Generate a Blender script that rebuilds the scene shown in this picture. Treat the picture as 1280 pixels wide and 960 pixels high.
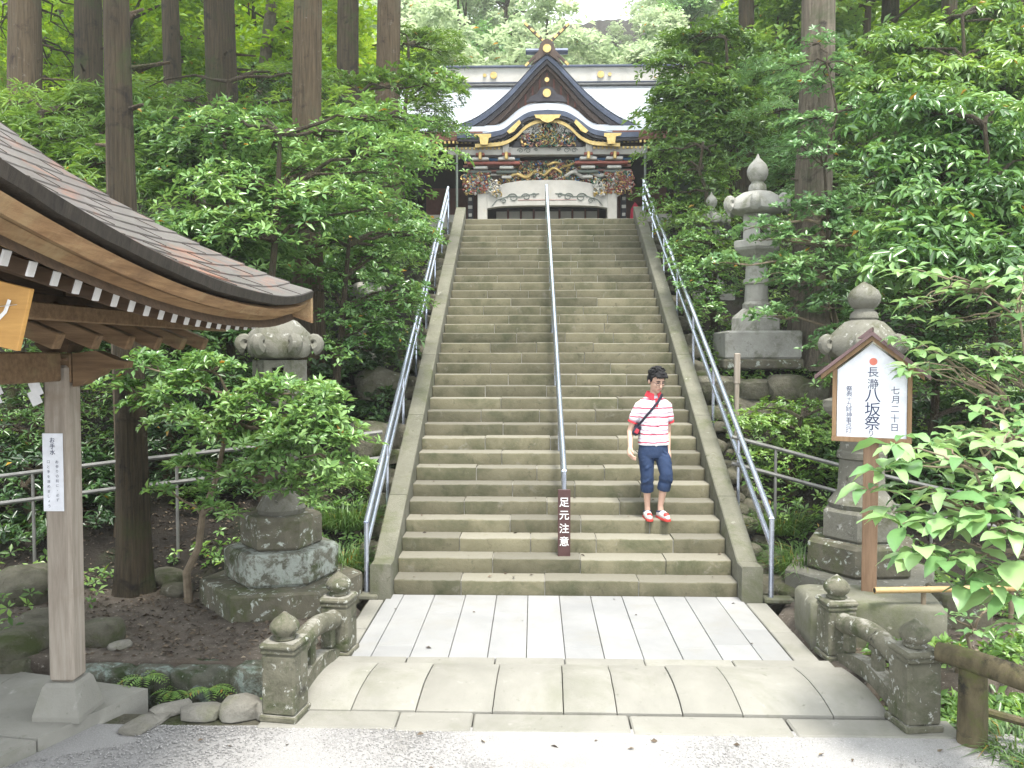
import bpy, bmesh, math, random
import numpy as np
from mathutils import Vector, Matrix, Euler

for o in list(bpy.data.objects):
    bpy.data.objects.remove(o)
SC = bpy.context.scene
COL = SC.collection
R = math.radians
PI = math.pi

# ------------------------------------------------------------------ camera
cam_d = bpy.data.cameras.new('camera')
cam_d.sensor_width = 36.0
cam_d.lens = 1036.0 / 1280.0 * 36.0
cam_d.clip_end = 600.0
cam_d.clip_start = 0.05
cam = bpy.data.objects.new('camera', cam_d)
COL.objects.link(cam)
cam.location = (0, 0, 2.54)
cam.rotation_euler = (R(90 - 2.21), 0, R(1.55))
SC.camera = cam

# ------------------------------------------------------------------ sky, sun, exposure
SUN_EL, SUN_AZ = R(70), R(160)          # azimuth measured clockwise from +Y
world = bpy.data.worlds.new('World')
SC.world = world
world.use_nodes = True
wn = world.node_tree
wn.nodes.clear()
sky = wn.nodes.new('ShaderNodeTexSky')
sky.sky_type = 'NISHITA'
sky.sun_disc = False
sky.sun_elevation = SUN_EL
sky.sun_rotation = SUN_AZ
sky.air_density = 1.0
sky.dust_density = 4.0
mixw = wn.nodes.new('ShaderNodeMixRGB')
mixw.inputs[0].default_value = 0.72
mixw.inputs[2].default_value = (11.0, 11.4, 11.6, 1)      # even cloud cover
bg = wn.nodes.new('ShaderNodeBackground')
bg.inputs[1].default_value = 0.125
wo = wn.nodes.new('ShaderNodeOutputWorld')
wn.links.new(sky.outputs[0], mixw.inputs[1])
wn.links.new(mixw.outputs[0], bg.inputs[0])
wn.links.new(bg.outputs[0], wo.inputs[0])
sun_d = bpy.data.lights.new('sun', 'SUN')
sun_d.energy = 2.6
sun_d.angle = R(12)
sun_d.color = (1.0, 0.96, 0.88)
sun = bpy.data.objects.new('sun', sun_d)
COL.objects.link(sun)
sd = Vector((math.sin(SUN_AZ) * math.cos(SUN_EL), math.cos(SUN_AZ) * math.cos(SUN_EL), math.sin(SUN_EL)))
sun.rotation_euler = sd.to_track_quat('Z', 'Y').to_euler()
sun.location = (0, -5, 30)
SC.view_settings.view_transform = 'Standard'
SC.view_settings.look = 'None'
SC.view_settings.gamma = 1.0
SC.view_settings.use_curve_mapping = False
SC.view_settings.exposure = 1.3
SC.cycles.max_bounces = 4
SC.cycles.diffuse_bounces = 1
SC.cycles.glossy_bounces = 2
SC.cycles.transmission_bounces = 2
SC.cycles.use_adaptive_sampling = True
SC.cycles.adaptive_threshold = 0.02
SC.cycles.transparent_max_bounces = 4
SC.cycles.volume_bounces = 0
SC.cycles.caustics_reflective = False
SC.cycles.caustics_refractive = False
SC.cycles.use_denoising = True

# ------------------------------------------------------------------ layout helper: a point of the place at distance Y
_cy, _sy, _cp, _sp = math.cos(R(1.55)), math.sin(R(1.55)), math.cos(R(2.21)), math.sin(R(2.21))
def at(u, v, Y):
    f = Vector((-_sy * _cp, _cy * _cp, -_sp)); r = Vector((_cy, _sy, 0)); up = r.cross(f)
    d = f + r * ((u - 640) / 1036.0) + up * ((480 - v) / 1036.0)
    return Vector((0, 0, 2.54)) + d * (Y / d.y)

# ------------------------------------------------------------------ materials
def _n(nt, t, **kw):
    n = nt.nodes.new(t)
    for k, v in kw.items():
        setattr(n, k, v)
    return n

def _ramp(nt, src, stops):
    r = _n(nt, 'ShaderNodeValToRGB')
    el = r.color_ramp.elements
    while len(el) < len(stops):
        el.new(0.5)
    for e, (p, c) in zip(el, stops):
        e.position = p
        e.color = tuple(c[:3]) + (1,)
    nt.links.new(src, r.inputs[0])
    return r.outputs[0]

def _noise(nt, vec, scale, detail=5, rough=0.6, dist=0.0):
    n = _n(nt, 'ShaderNodeTexNoise')
    n.inputs['Scale'].default_value = scale
    n.inputs['Detail'].default_value = detail
    n.inputs['Roughness'].default_value = rough
    n.inputs['Distortion'].default_value = dist
    nt.links.new(vec, n.inputs['Vector'])
    return n.outputs[0]

def pmat(name, c0, c1, scale=3.0, rough=0.85, bump=0.25, bscale=40.0, stains=(), metal=0.0, stretch=None,
         coords='pos', spec=0.4, top_light_lichen=None, piece_var=0.0, bdist=0.02):
    """two-tone noise surface; stains = (colour, scale, lo, hi); stretch = xyz scale for grain"""
    m = bpy.data.materials.new(name)
    m.use_nodes = True
    nt = m.node_tree
    b = nt.nodes['Principled BSDF']
    b.inputs['Roughness'].default_value = rough
    b.inputs['Metallic'].default_value = metal
    b.inputs['Specular IOR Level'].default_value = spec
    if coords == 'pos':
        vec = _n(nt, 'ShaderNodeNewGeometry').outputs['Position']
    else:
        vec = _n(nt, 'ShaderNodeTexCoord').outputs['Object']
    gv = vec
    if stretch:
        mp = _n(nt, 'ShaderNodeMapping')
        mp.inputs['Scale'].default_value = stretch
        nt.links.new(vec, mp.inputs[0])
        gv = mp.outputs[0]
    col = _ramp(nt, _noise(nt, gv, scale, 7, 0.65, 0.3), [(0.3, c0), (0.7, c1)])
    for (sc, ss, lo, hi) in stains:
        f = _ramp(nt, _noise(nt, vec, ss, 6, 0.7, 0.4), [(lo, (0, 0, 0)), (hi, (1, 1, 1))])
        mx = _n(nt, 'ShaderNodeMixRGB')
        mx.inputs[2].default_value = tuple(sc) + (1,)
        nt.links.new(f, mx.inputs[0]); nt.links.new(col, mx.inputs[1])
        col = mx.outputs[0]
    if top_light_lichen:
        sc, amt = top_light_lichen
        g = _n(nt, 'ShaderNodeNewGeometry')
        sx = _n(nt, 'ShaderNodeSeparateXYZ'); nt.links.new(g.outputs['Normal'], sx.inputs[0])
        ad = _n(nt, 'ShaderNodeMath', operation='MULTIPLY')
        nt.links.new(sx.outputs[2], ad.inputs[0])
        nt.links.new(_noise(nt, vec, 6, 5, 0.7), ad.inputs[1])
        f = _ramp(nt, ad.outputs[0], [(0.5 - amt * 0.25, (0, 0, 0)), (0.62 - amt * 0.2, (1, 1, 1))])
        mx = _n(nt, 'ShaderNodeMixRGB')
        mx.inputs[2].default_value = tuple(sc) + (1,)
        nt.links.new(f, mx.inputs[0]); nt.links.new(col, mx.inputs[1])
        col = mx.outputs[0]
    if piece_var:
        oi = _n(nt, 'ShaderNodeObjectInfo')
        mr = _n(nt, 'ShaderNodeMapRange')
        mr.inputs[3].default_value = 1 - piece_var; mr.inputs[4].default_value = 1 + piece_var
        nt.links.new(oi.outputs['Random'], mr.inputs[0])
        hs = _n(nt, 'ShaderNodeHueSaturation')
        nt.links.new(mr.outputs[0], hs.inputs['Value']); nt.links.new(col, hs.inputs['Color'])
        col = hs.outputs[0]
    nt.links.new(col, b.inputs['Base Color'])
    if bump:
        bp = _n(nt, 'ShaderNodeBump')
        bp.inputs['Strength'].default_value = bump
        bp.inputs['Distance'].default_value = bdist
        nt.links.new(_noise(nt, gv, bscale, 8, 0.7), bp.inputs['Height'])
        nt.links.new(bp.outputs[0], b.inputs['Normal'])
    return m

def flat(name, c, rough=0.6, metal=0.0, spec=0.4):
    return pmat(name, [x * 0.88 for x in c], [min(1, x * 1.1) for x in c], 12.0, rough, 0.05, 60, metal=metal, spec=spec)

def leafmat(name, dark, mid, light, rough=0.45, trans=0.3):
    m = bpy.data.materials.new(name)
    m.use_nodes = True
    nt = m.node_tree
    nt.nodes.clear()
    out = _n(nt, 'ShaderNodeOutputMaterial')
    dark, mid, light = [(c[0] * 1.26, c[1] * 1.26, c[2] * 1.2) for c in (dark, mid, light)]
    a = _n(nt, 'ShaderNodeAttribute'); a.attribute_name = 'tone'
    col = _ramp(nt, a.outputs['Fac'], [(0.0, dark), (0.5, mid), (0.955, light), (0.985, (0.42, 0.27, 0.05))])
    b = _n(nt, 'ShaderNodeBsdfPrincipled')
    b.inputs['Roughness'].default_value = rough
    b.inputs['Specular IOR Level'].default_value = 0.65
    nt.links.new(col, b.inputs['Base Color'])
    t = _n(nt, 'ShaderNodeBsdfTranslucent')
    hs = _n(nt, 'ShaderNodeHueSaturation')
    hs.inputs['Hue'].default_value = 0.47; hs.inputs['Saturation'].default_value = 1.15; hs.inputs['Value'].default_value = 1.35
    nt.links.new(col, hs.inputs['Color']); nt.links.new(hs.outputs[0], t.inputs[0])
    mx = _n(nt, 'ShaderNodeMixShader'); mx.inputs[0].default_value = trans
    nt.links.new(b.outputs[0], mx.inputs[1]); nt.links.new(t.outputs[0], mx.inputs[2])
    nt.links.new(mx.outputs[0], out.inputs[0])
    return m

M = {}
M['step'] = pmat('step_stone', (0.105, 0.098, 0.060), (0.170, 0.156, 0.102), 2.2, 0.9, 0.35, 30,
                 stains=[((0.048, 0.056, 0.026), 1.6, 0.46, 0.72), ((0.20, 0.19, 0.155), 5.0, 0.6, 0.75), ((0.05, 0.05, 0.03), 9.0, 0.58, 0.75)], piece_var=0.25, top_light_lichen=((0.185, 0.175, 0.138), 1.1))  # treads paler than risers: wear, and top light put into the colour
M['mortar'] = pmat('mortar', (0.26, 0.255, 0.23), (0.36, 0.35, 0.32), 9, 0.95, 0.3, 60)
M['cheek'] = pmat('cheek_stone', (0.12, 0.12, 0.088), (0.19, 0.185, 0.145), 3, 0.92, 0.4, 35,
                  stains=[((0.10, 0.11, 0.055), 2.2, 0.5, 0.7), ((0.40, 0.39, 0.34), 7, 0.62, 0.74), ((0.08, 0.08, 0.05), 11, 0.6, 0.72)], piece_var=0.08)
M['white_slab'] = pmat('white_granite', (0.24, 0.244, 0.246), (0.315, 0.315, 0.313), 1.5, 0.75, 0.12, 150,
                       stains=[((0.26, 0.255, 0.235), 1.6, 0.52, 0.74), ((0.26, 0.26, 0.26), 60, 0.58, 0.70), ((0.20, 0.19, 0.17), 14, 0.66, 0.76)], piece_var=0.07)
M['deck'] = pmat('bridge_stone', (0.215, 0.21, 0.185), (0.285, 0.277, 0.245), 1.8, 0.9, 0.25, 40,
                 stains=[((0.19, 0.19, 0.15), 1.3, 0.50, 0.74), ((0.37, 0.36, 0.33), 6, 0.62, 0.78), ((0.14, 0.14, 0.11), 14, 0.62, 0.74)], piece_var=0.06)
M['baluster'] = pmat('old_balustrade_stone', (0.092, 0.090, 0.062), (0.185, 0.176, 0.132), 6, 0.95, 0.8, 30,
                     stains=[((0.055, 0.068, 0.028), 3, 0.5, 0.66), ((0.46, 0.47, 0.43), 14, 0.585, 0.65), ((0.03, 0.03, 0.024), 5, 0.6, 0.7)], top_light_lichen=((0.30, 0.29, 0.25), 0.3))
M['dark_stone'] = pmat('mossy_lantern_base', (0.08, 0.076, 0.054), (0.17, 0.155, 0.115), 4, 0.95, 0.5, 30,
                       stains=[((0.07, 0.085, 0.03), 3, 0.48, 0.66), ((0.50, 0.54, 0.49), 11, 0.57, 0.65)])
M['lichen_stone'] = pmat('lichen_stone', (0.09, 0.09, 0.066), (0.17, 0.165, 0.13), 4, 0.95, 0.5, 30,
                         stains=[((0.33, 0.36, 0.32), 7, 0.46, 0.55), ((0.05, 0.065, 0.022), 3.4, 0.53, 0.64), ((0.30, 0.31, 0.27), 20, 0.58, 0.66)])
M['wall_stone'] = pmat('stream_wall_stone', (0.055, 0.058, 0.042), (0.13, 0.13, 0.10), 5, 0.95, 0.9, 14, bdist=0.05, stains=[((0.22, 0.27, 0.24), 6, 0.50, 0.60), ((0.03, 0.045, 0.014), 3.2, 0.50, 0.62), ((0.36, 0.38, 0.34), 18, 0.62, 0.70)])
M['lantern'] = pmat('lantern_stone', (0.29, 0.285, 0.26), (0.42, 0.415, 0.38), 3, 0.92, 0.45, 40,
                    stains=[((0.11, 0.12, 0.07), 2.4, 0.50, 0.70), ((0.44, 0.44, 0.41), 12, 0.6, 0.7), ((0.07, 0.07, 0.05), 6, 0.6, 0.72)])
M['lantern_old'] = pmat('weathered_lantern_stone', (0.125, 0.122, 0.098), (0.215, 0.21, 0.178), 3, 0.92, 0.5, 35,
                        stains=[((0.075, 0.078, 0.042), 3, 0.5, 0.68), ((0.40, 0.40, 0.37), 12, 0.6, 0.68), ((0.045, 0.042, 0.033), 6, 0.6, 0.72)])
M['rock'] = pmat('mossy_rock', (0.07, 0.066, 0.046), (0.17, 0.16, 0.12), 5.5, 0.95, 1.0, 12, bdist=0.05,
                 stains=[((0.06, 0.075, 0.024), 2.2, 0.48, 0.66), ((0.34, 0.34, 0.30), 9, 0.63, 0.72)])
M['pale_rock'] = pmat('pale_rock', (0.20, 0.19, 0.16), (0.32, 0.305, 0.265), 6, 0.95, 1.0, 12, bdist=0.04, stains=[((0.22, 0.22, 0.15), 3, 0.55, 0.7)])
M['gravel'] = pmat('gravel_fines', (0.25, 0.245, 0.24), (0.36, 0.355, 0.35), 120, 0.98, 0.3, 160,
                   stains=[((0.20, 0.19, 0.17), 0.9, 0.53, 0.72), ((0.45, 0.44, 0.43), 130, 0.58, 0.66), ((0.15, 0.145, 0.14), 100, 0.60, 0.68)], spec=0.15)
M['pebble'] = pmat('pebble', (0.10, 0.097, 0.093), (0.52, 0.51, 0.50), 70, 0.98, 0.2, 80, spec=0.15)
M['soil'] = pmat('forest_soil', (0.010, 0.008, 0.006), (0.032, 0.026, 0.019), 5, 0.98, 0.9, 28,  # near black: canopy shade put into the soil colour
                 stains=[((0.022, 0.034, 0.010), 1.1, 0.50, 0.68), ((0.13, 0.11, 0.085), 22, 0.66, 0.72)], bdist=0.05)
M['yard_soil'] = pmat('yard_soil', (0.060, 0.048, 0.037), (0.14, 0.118, 0.095), 7, 0.98, 0.7, 45,
                      stains=[((0.36, 0.33, 0.29), 30, 0.6, 0.67), ((0.09, 0.07, 0.05), 2, 0.55, 0.7), ((0.27, 0.24, 0.20), 1.2, 0.58, 0.75)], bdist=0.03)
M['water'] = pmat('stream_water', (0.02, 0.022, 0.016), (0.035, 0.035, 0.025), 3, 0.08, 0.1, 9, spec=0.5)
M['steel'] = pmat('steel_pipe', (0.42, 0.47, 0.58), (0.58, 0.62, 0.72), 5, 0.22, 0.05, 30, metal=0.8)
M['old_pipe'] = pmat('galvanised_pipe', (0.15, 0.15, 0.145), (0.25, 0.25, 0.235), 6, 0.55, 0.1, 30, metal=0.5)
M['post_wood'] = pmat('weathered_post', (0.24, 0.20, 0.16), (0.40, 0.355, 0.30), 3, 0.85, 0.3, 12, stretch=(9, 9, 0.7),
                      stains=[((0.25, 0.20, 0.15), 2.0, 0.55, 0.8)])
M['beam_wood'] = pmat('beam_wood', (0.11, 0.066, 0.034), (0.25, 0.16, 0.088), 3, 0.8, 0.3, 10, stretch=(0.8, 9, 9),
                      stains=[((0.23, 0.19, 0.10), 2.5, 0.57, 0.8)])
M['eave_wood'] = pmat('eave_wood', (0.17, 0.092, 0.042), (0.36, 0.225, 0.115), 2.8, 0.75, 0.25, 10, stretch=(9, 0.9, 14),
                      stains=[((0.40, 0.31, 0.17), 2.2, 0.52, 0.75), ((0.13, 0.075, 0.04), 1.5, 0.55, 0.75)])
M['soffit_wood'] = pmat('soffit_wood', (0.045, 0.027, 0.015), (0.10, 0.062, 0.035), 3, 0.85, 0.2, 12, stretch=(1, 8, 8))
M['white_paint'] = flat('white_paint', (0.80, 0.80, 0.80), 0.7)
M['copper_roof'] = pmat('weathered_copper_sheet', (0.105, 0.094, 0.09), (0.19, 0.172, 0.165), 3, 0.42, 0.25, 16, metal=0.25,
                        stains=[((0.30, 0.145, 0.10), 1.6, 0.52, 0.66), ((0.26, 0.25, 0.25), 6, 0.6, 0.75)])
M['roof_edge'] = pmat('roof_edge', (0.018, 0.015, 0.012), (0.055, 0.045, 0.035), 5, 0.8, 0.3, 20, stretch=(4, 4, 1))
M['plaque'] = pmat('plaque_wood', (0.42, 0.22, 0.06), (0.58, 0.33, 0.10), 3, 0.6, 0.1, 12, stretch=(1, 1, 9))
M['paper'] = flat('white_paper', (0.82, 0.82, 0.83), 0.8)
M['sign_white'] = flat('sign_white', (0.80, 0.82, 0.88), 0.6)
M['ink'] = flat('ink', (0.02, 0.03, 0.09), 0.6)
M['seal_red'] = flat('seal_red', (0.75, 0.23, 0.17), 0.7)
M['sign_wood'] = pmat('sign_wood', (0.15, 0.09, 0.052), (0.27, 0.175, 0.11), 3, 0.75, 0.2, 12, stretch=(9, 9, 0.8))
M['sign_frame'] = pmat('sign_frame_wood', (0.20, 0.12, 0.06), (0.31, 0.20, 0.11), 3, 0.7, 0.2, 12, stretch=(9, 9, 0.8))
M['sign_roof'] = pmat('sign_roof_sheet', (0.10, 0.062, 0.062), (0.17, 0.11, 0.11), 4, 0.45, 0.1, 30, metal=0.2)
M['maroon'] = pmat('maroon_board', (0.055, 0.024, 0.024), (0.09, 0.043, 0.04), 5, 0.55, 0.15, 30)
M['letter_white'] = flat('letter_white', (0.85, 0.84, 0.82), 0.6)
M['bamboo'] = pmat('bamboo', (0.42, 0.26, 0.11), (0.60, 0.42, 0.21), 3, 0.45, 0.15, 14, stretch=(0.6, 8, 8), stains=[((0.28, 0.17, 0.08), 4, 0.6, 0.75)])
M['log'] = pmat('mossy_log', (0.055, 0.045, 0.025), (0.15, 0.125, 0.07), 3, 0.9, 0.5, 12, stretch=(4, 4, 1.2),
                stains=[((0.085, 0.10, 0.024), 3, 0.52, 0.66), ((0.02, 0.018, 0.013), 4, 0.55, 0.66)])
M['bark'] = pmat('cedar_bark', (0.062, 0.046, 0.026), (0.20, 0.148, 0.09), 4, 0.95, 1.0, 6, stretch=(9, 9, 0.45), stains=[((0.12, 0.12, 0.075), 1.2, 0.54, 0.72), ((0.04, 0.026, 0.02), 3.0, 0.58, 0.70), ((0.30, 0.26, 0.21), 7, 0.63, 0.72)], bdist=0.12)
M['bark_dark'] = pmat('dark_bark', (0.032, 0.025, 0.014), (0.12, 0.092, 0.055), 4, 0.95, 1.0, 6, stretch=(9, 9, 0.45), stains=[((0.06, 0.08, 0.025), 1.5, 0.52, 0.7), ((0.014, 0.011, 0.009), 3.2, 0.56, 0.7)], bdist=0.12)
M['bark_pale'] = pmat('pale_bark', (0.13, 0.105, 0.078), (0.33, 0.285, 0.22), 4, 0.95, 1.0, 6, stretch=(9, 9, 0.45), stains=[((0.11, 0.13, 0.065), 1.4, 0.52, 0.7), ((0.06, 0.05, 0.04), 2.5, 0.57, 0.7)], bdist=0.12)
M['bark_pink'] = pmat('pinkish_bark', (0.10, 0.073, 0.046), (0.28, 0.212, 0.145), 4, 0.95, 1.0, 6, stretch=(9, 9, 0.45), stains=[((0.16, 0.15, 0.11), 1.2, 0.54, 0.72), ((0.05, 0.034, 0.028), 3.0, 0.6, 0.70), ((0.36, 0.30, 0.26), 7, 0.62, 0.72)], bdist=0.12)
M['twig'] = pmat('twig_bark', (0.13, 0.10, 0.065), (0.26, 0.21, 0.15), 8, 0.9, 0.3, 30)

# ------------------------------------------------------------------ object helpers
def link(o, parent=None):
    COL.objects.link(o)
    if parent is not None:
        o.parent = parent
    return o

def tag(o, label=None, cat=None, group=None, kind=None):
    if label: o['label'] = label
    if cat: o['category'] = cat
    if group: o['group'] = group
    if kind: o['kind'] = kind
    return o

def thing(name, loc, label, cat, group=None, rz=0.0):
    o = bpy.data.objects.new(name, None)
    o.empty_display_size = 0.1
    o.location = loc
    o.rotation_euler = (0, 0, rz)
    COL.objects.link(o)
    return tag(o, label, cat, group)

def copy_tree(o, parent=None):
    c = o.copy()
    COL.objects.link(c)
    c.parent = parent
    for ch in o.children:
        copy_tree(ch, c)
    return c

class MB:
    """collects shapes, builds ONE mesh object"""
    def __init__(s):
        s.v = []; s.f = []; s.m = []
    def add(s, v, f, mi=0):
        n = len(s.v)
        s.v.extend([tuple(p) for p in v])
        s.f.extend([tuple(i + n for i in q) for q in f])
        s.m.extend([mi] * len(f))
        return s
    def box(s, c, d, bev=0.0, mi=0, rot=None):
        hx, hy, hz = d[0] / 2, d[1] / 2, d[2] / 2
        b = min(bev, hx * 0.9, hy * 0.9, hz * 0.9)
        if b <= 0:
            v = [(x, y, z) for x in (-hx, hx) for y in (-hy, hy) for z in (-hz, hz)]
            f = [(0, 1, 3, 2), (4, 6, 7, 5), (0, 4, 5, 1), (2, 3, 7, 6), (0, 2, 6, 4), (1, 5, 7, 3)]
        else:
            v = []; ids = {}
            for sx in (-1, 1):
                for sy in (-1, 1):
                    for sz in (-1, 1):
                        for ax in range(3):
                            p = [sx * (hx - b), sy * (hy - b), sz * (hz - b)]
                            p[ax] = (sx, sy, sz)[ax] * (hx, hy, hz)[ax]
                            ids[(sx, sy, sz, ax)] = len(v); v.append(tuple(p))
            f = []
            def q(*ks):
                f.append(tuple(ids[k] for k in ks))
            for sg in (-1, 1):
                q((sg, -1, -1, 0), (sg, 1, -1, 0), (sg, 1, 1, 0), (sg, -1, 1, 0))
                q((-1, sg, -1, 1), (1, sg, -1, 1), (1, sg, 1, 1), (-1, sg, 1, 1))
                q((-1, -1, sg, 2), (1, -1, sg, 2), (1, 1, sg, 2), (-1, 1, sg, 2))
            for a in (-1, 1):
                for c2 in (-1, 1):
                    q((a, c2, -1, 0), (a, c2, 1, 0), (a, c2, 1, 1), (a, c2, -1, 1))
                    q((a, -1, c2, 0), (a, 1, c2, 0), (a, 1, c2, 2), (a, -1, c2, 2))
                    q((-1, a, c2, 1), (1, a, c2, 1), (1, a, c2, 2), (-1, a, c2, 2))
            for sx in (-1, 1):
                for sy in (-1, 1):
                    for sz in (-1, 1):
                        q((sx, sy, sz, 0), (sx, sy, sz, 1), (sx, sy, sz, 2))
        if rot is not None:
            v = [rot @ Vector(p) for p in v]
        v = [(p[0] + c[0], p[1] + c[1], p[2] + c[2]) for p in v]
        return s.add(v, f, mi)
    def tube(s, pts, rad, n=8, mi=0, caps=True, flat_=None):
        pts = [Vector(p) for p in pts]
        if not hasattr(rad, '__len__'):
            rad = [rad] * len(pts)
        v = []; f = []
        ref = None
        for i, p in enumerate(pts):
            d = (pts[min(i + 1, len(pts) - 1)] - pts[max(i - 1, 0)])
            if d.length < 1e-9: d = Vector((0, 0, 1))
            d.normalize()
            if ref is None:
                ref = Vector((1, 0, 0)) if abs(d.x) < 0.8 else Vector((0, 1, 0))
            a = (ref - d * ref.dot(d)).normalized(); b = d.cross(a); ref = a
            for k in range(n):
                t = 2 * PI * k / n
                sx = sy = rad[i]
                if flat_: sy *= flat_
                v.append(p + a * (math.cos(t) * sx) + b * (math.sin(t) * sy))
        for i in range(len(pts) - 1):
            for k in range(n):
                k2 = (k + 1) % n
                f.append((i * n + k, i * n + k2, (i + 1) * n + k2, (i + 1) * n + k))
        if caps:
            f.append(tuple(range(n - 1, -1, -1)))
            f.append(tuple((len(pts) - 1) * n + k for k in range(n)))
        return s.add(v, f, mi)
    def lathe(s, prof, n=12, c=(0, 0, 0), mi=0, phase=0.0, sq=None):
        """prof = (radius, z); n sides"""
        v = []; f = []
        for (r, z) in prof:
            for k in range(n):
                t = 2 * PI * k / n + phase
                v.append((c[0] + r * math.cos(t), c[1] + r * math.sin(t), c[2] + z))
        for i in range(len(prof) - 1):
            for k in range(n):
                k2 = (k + 1) % n
                f.append((i * n + k, i * n + k2, (i + 1) * n + k2, (i + 1) * n + k))
        f.append(tuple(range(n - 1, -1, -1)))
        f.append(tuple((len(prof) - 1) * n + k for k in range(n)))
        return s.add(v, f, mi)
    def prism(s, poly, y0, y1, mi=0):
        """polygon in xz extruded along y"""
        n = len(poly)
        v = [(x, y0, z) for x, z in poly] + [(x, y1, z) for x, z in poly]
        f = [tuple(range(n)), tuple(range(2 * n - 1, n - 1, -1))]
        f += [(i, i + n, (i + 1) % n + n, (i + 1) % n) for i in range(n)]
        return s.add(v, f, mi)
    def slab(s, poly, z0, z1, mi=0):
        """polygon in xy (counter-clockwise) extruded along z"""
        n = len(poly)
        v = [(x, y, z0) for x, y in poly] + [(x, y, z1) for x, y in poly]
        f = [tuple(range(n - 1, -1, -1)), tuple(range(n, 2 * n))]
        f += [(i, (i + 1) % n, (i + 1) % n + n, i + n) for i in range(n)]
        return s.add(v, f, mi)
    def strip(s, top, bot, y0, y1, mi=0):
        """band between two xz polylines, extruded y0..y1 (closed solid)"""
        n = len(top)
        v = []
        for y in (y0, y1):
            v += [(x, y, z) for x, z in top] + [(x, y, z) for x, z in bot]
        f = []
        for i in range(n - 1):
            f.append((i, i + n, i + n + 1, i + 1))
            f.append((2 * n + i, 2 * n + i + 1, 3 * n + i + 1, 3 * n + i))
            f.append((i, i + 1, 2 * n + i + 1, 2 * n + i))
            f.append((n + i, 3 * n + i, 3 * n + i + 1, n + i + 1))
        f.append((0, 2 * n, 3 * n, n)); f.append((n - 1, 2 * n - 1, 4 * n - 1, 3 * n - 1))
        return s.add(v, f, mi)
    def mesh(s, name, mats, smooth=False):
        me = bpy.data.meshes.new(name)
        me.from_pydata(s.v, [], s.f)
        if not isinstance(mats, (list, tuple)): mats = [mats]
        for m in mats: me.materials.append(m)
        if len(mats) > 1:
            me.polygons.foreach_set('material_index', s.m)
        if smooth:
            me.polygons.foreach_set('use_smooth', [True] * len(me.polygons))
        bm = bmesh.new(); bm.from_mesh(me)
        bmesh.ops.recalc_face_normals(bm, faces=bm.faces)
        bm.to_mesh(me); bm.free()
        if smooth == 'auto':
            me.set_sharp_from_angle(angle=R(38))
        me.update()
        return me
    def build(s, name, mats, parent=None, loc=(0, 0, 0), smooth=False, rot=None):
        o = bpy.data.objects.new(name, s.mesh(name, mats, smooth))
        o.location = loc
        if rot: o.rotation_euler = rot
        return link(o, parent)

def roughen(me, amt, seed=0, freq=2.0):
    """push vertices of a mesh about so edges are not clean"""
    rs = random.Random(seed)
    from mathutils import noise as mn
    off = Vector((rs.random() * 50, rs.random() * 50, rs.random() * 50))
    for v in me.vertices:
        d = mn.noise_vector(v.co * freq + off)
        v.co += d * amt
    me.update()

def rock_mesh(name, mat, seed, sx, sy, sz, sub=2, amt=0.25, flat_bottom=True, sq=0.75):
    bm = bmesh.new()
    bmesh.ops.create_icosphere(bm, subdivisions=sub, radius=1.0)
    from mathutils import noise as mn
    rs = random.Random(seed); off = Vector((rs.random() * 90, rs.random() * 90, rs.random() * 90))
    for v in bm.verts:
        c = v.co.copy()
        k = 1 + amt * (mn.noise(c * 1.1 + off) + 0.5 * mn.noise(c * 2.6 + off))
        # squarish
        c = Vector([math.copysign(abs(x) ** sq, x) for x in c]) * k
        c.x *= sx; c.y *= sy; c.z *= sz
        if flat_bottom and c.z < -0.5 * sz: c.z = -0.5 * sz
        v.co = c
    me = bpy.data.meshes.new(name)
    bm.to_mesh(me); bm.free()
    me.materials.append(mat)
    me.polygons.foreach_set('use_smooth', [True] * len(me.polygons))
    me.set_sharp_from_angle(angle=R(45))
    return me

def rock(name, mat, seed, loc, dims, rz=0.0, parent=None, label=None, cat=None, group=None, sub=2, amt=0.25):
    o = bpy.data.objects.new(name, rock_mesh(name, mat, seed, *dims, sub=sub, amt=amt))
    o.location = loc; o.rotation_euler = (0, 0, rz)
    link(o, parent)
    if label: tag(o, label, cat, group)
    return o

def np_mesh(name, V, F, mat, tone=None):
    """fast mesh from numpy; F is (n,3) or (n,4); tone per vertex"""
    me = bpy.data.meshes.new(name)
    k = F.shape[1]
    me.vertices.add(len(V)); me.vertices.foreach_set('co', V.astype(np.float32).ravel())
    me.loops.add(F.size); me.loops.foreach_set('vertex_index', F.astype(np.int32).ravel())
    me.polygons.add(len(F))
    me.polygons.foreach_set('loop_start', np.arange(0, F.size, k, dtype=np.int32))
    if tone is not None:
        a = me.attributes.new('tone', 'FLOAT', 'POINT')
        a.data.foreach_set('value', tone.astype(np.float32))
    me.materials.append(mat)
    me.update(calc_edges=True)
    return me

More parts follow.
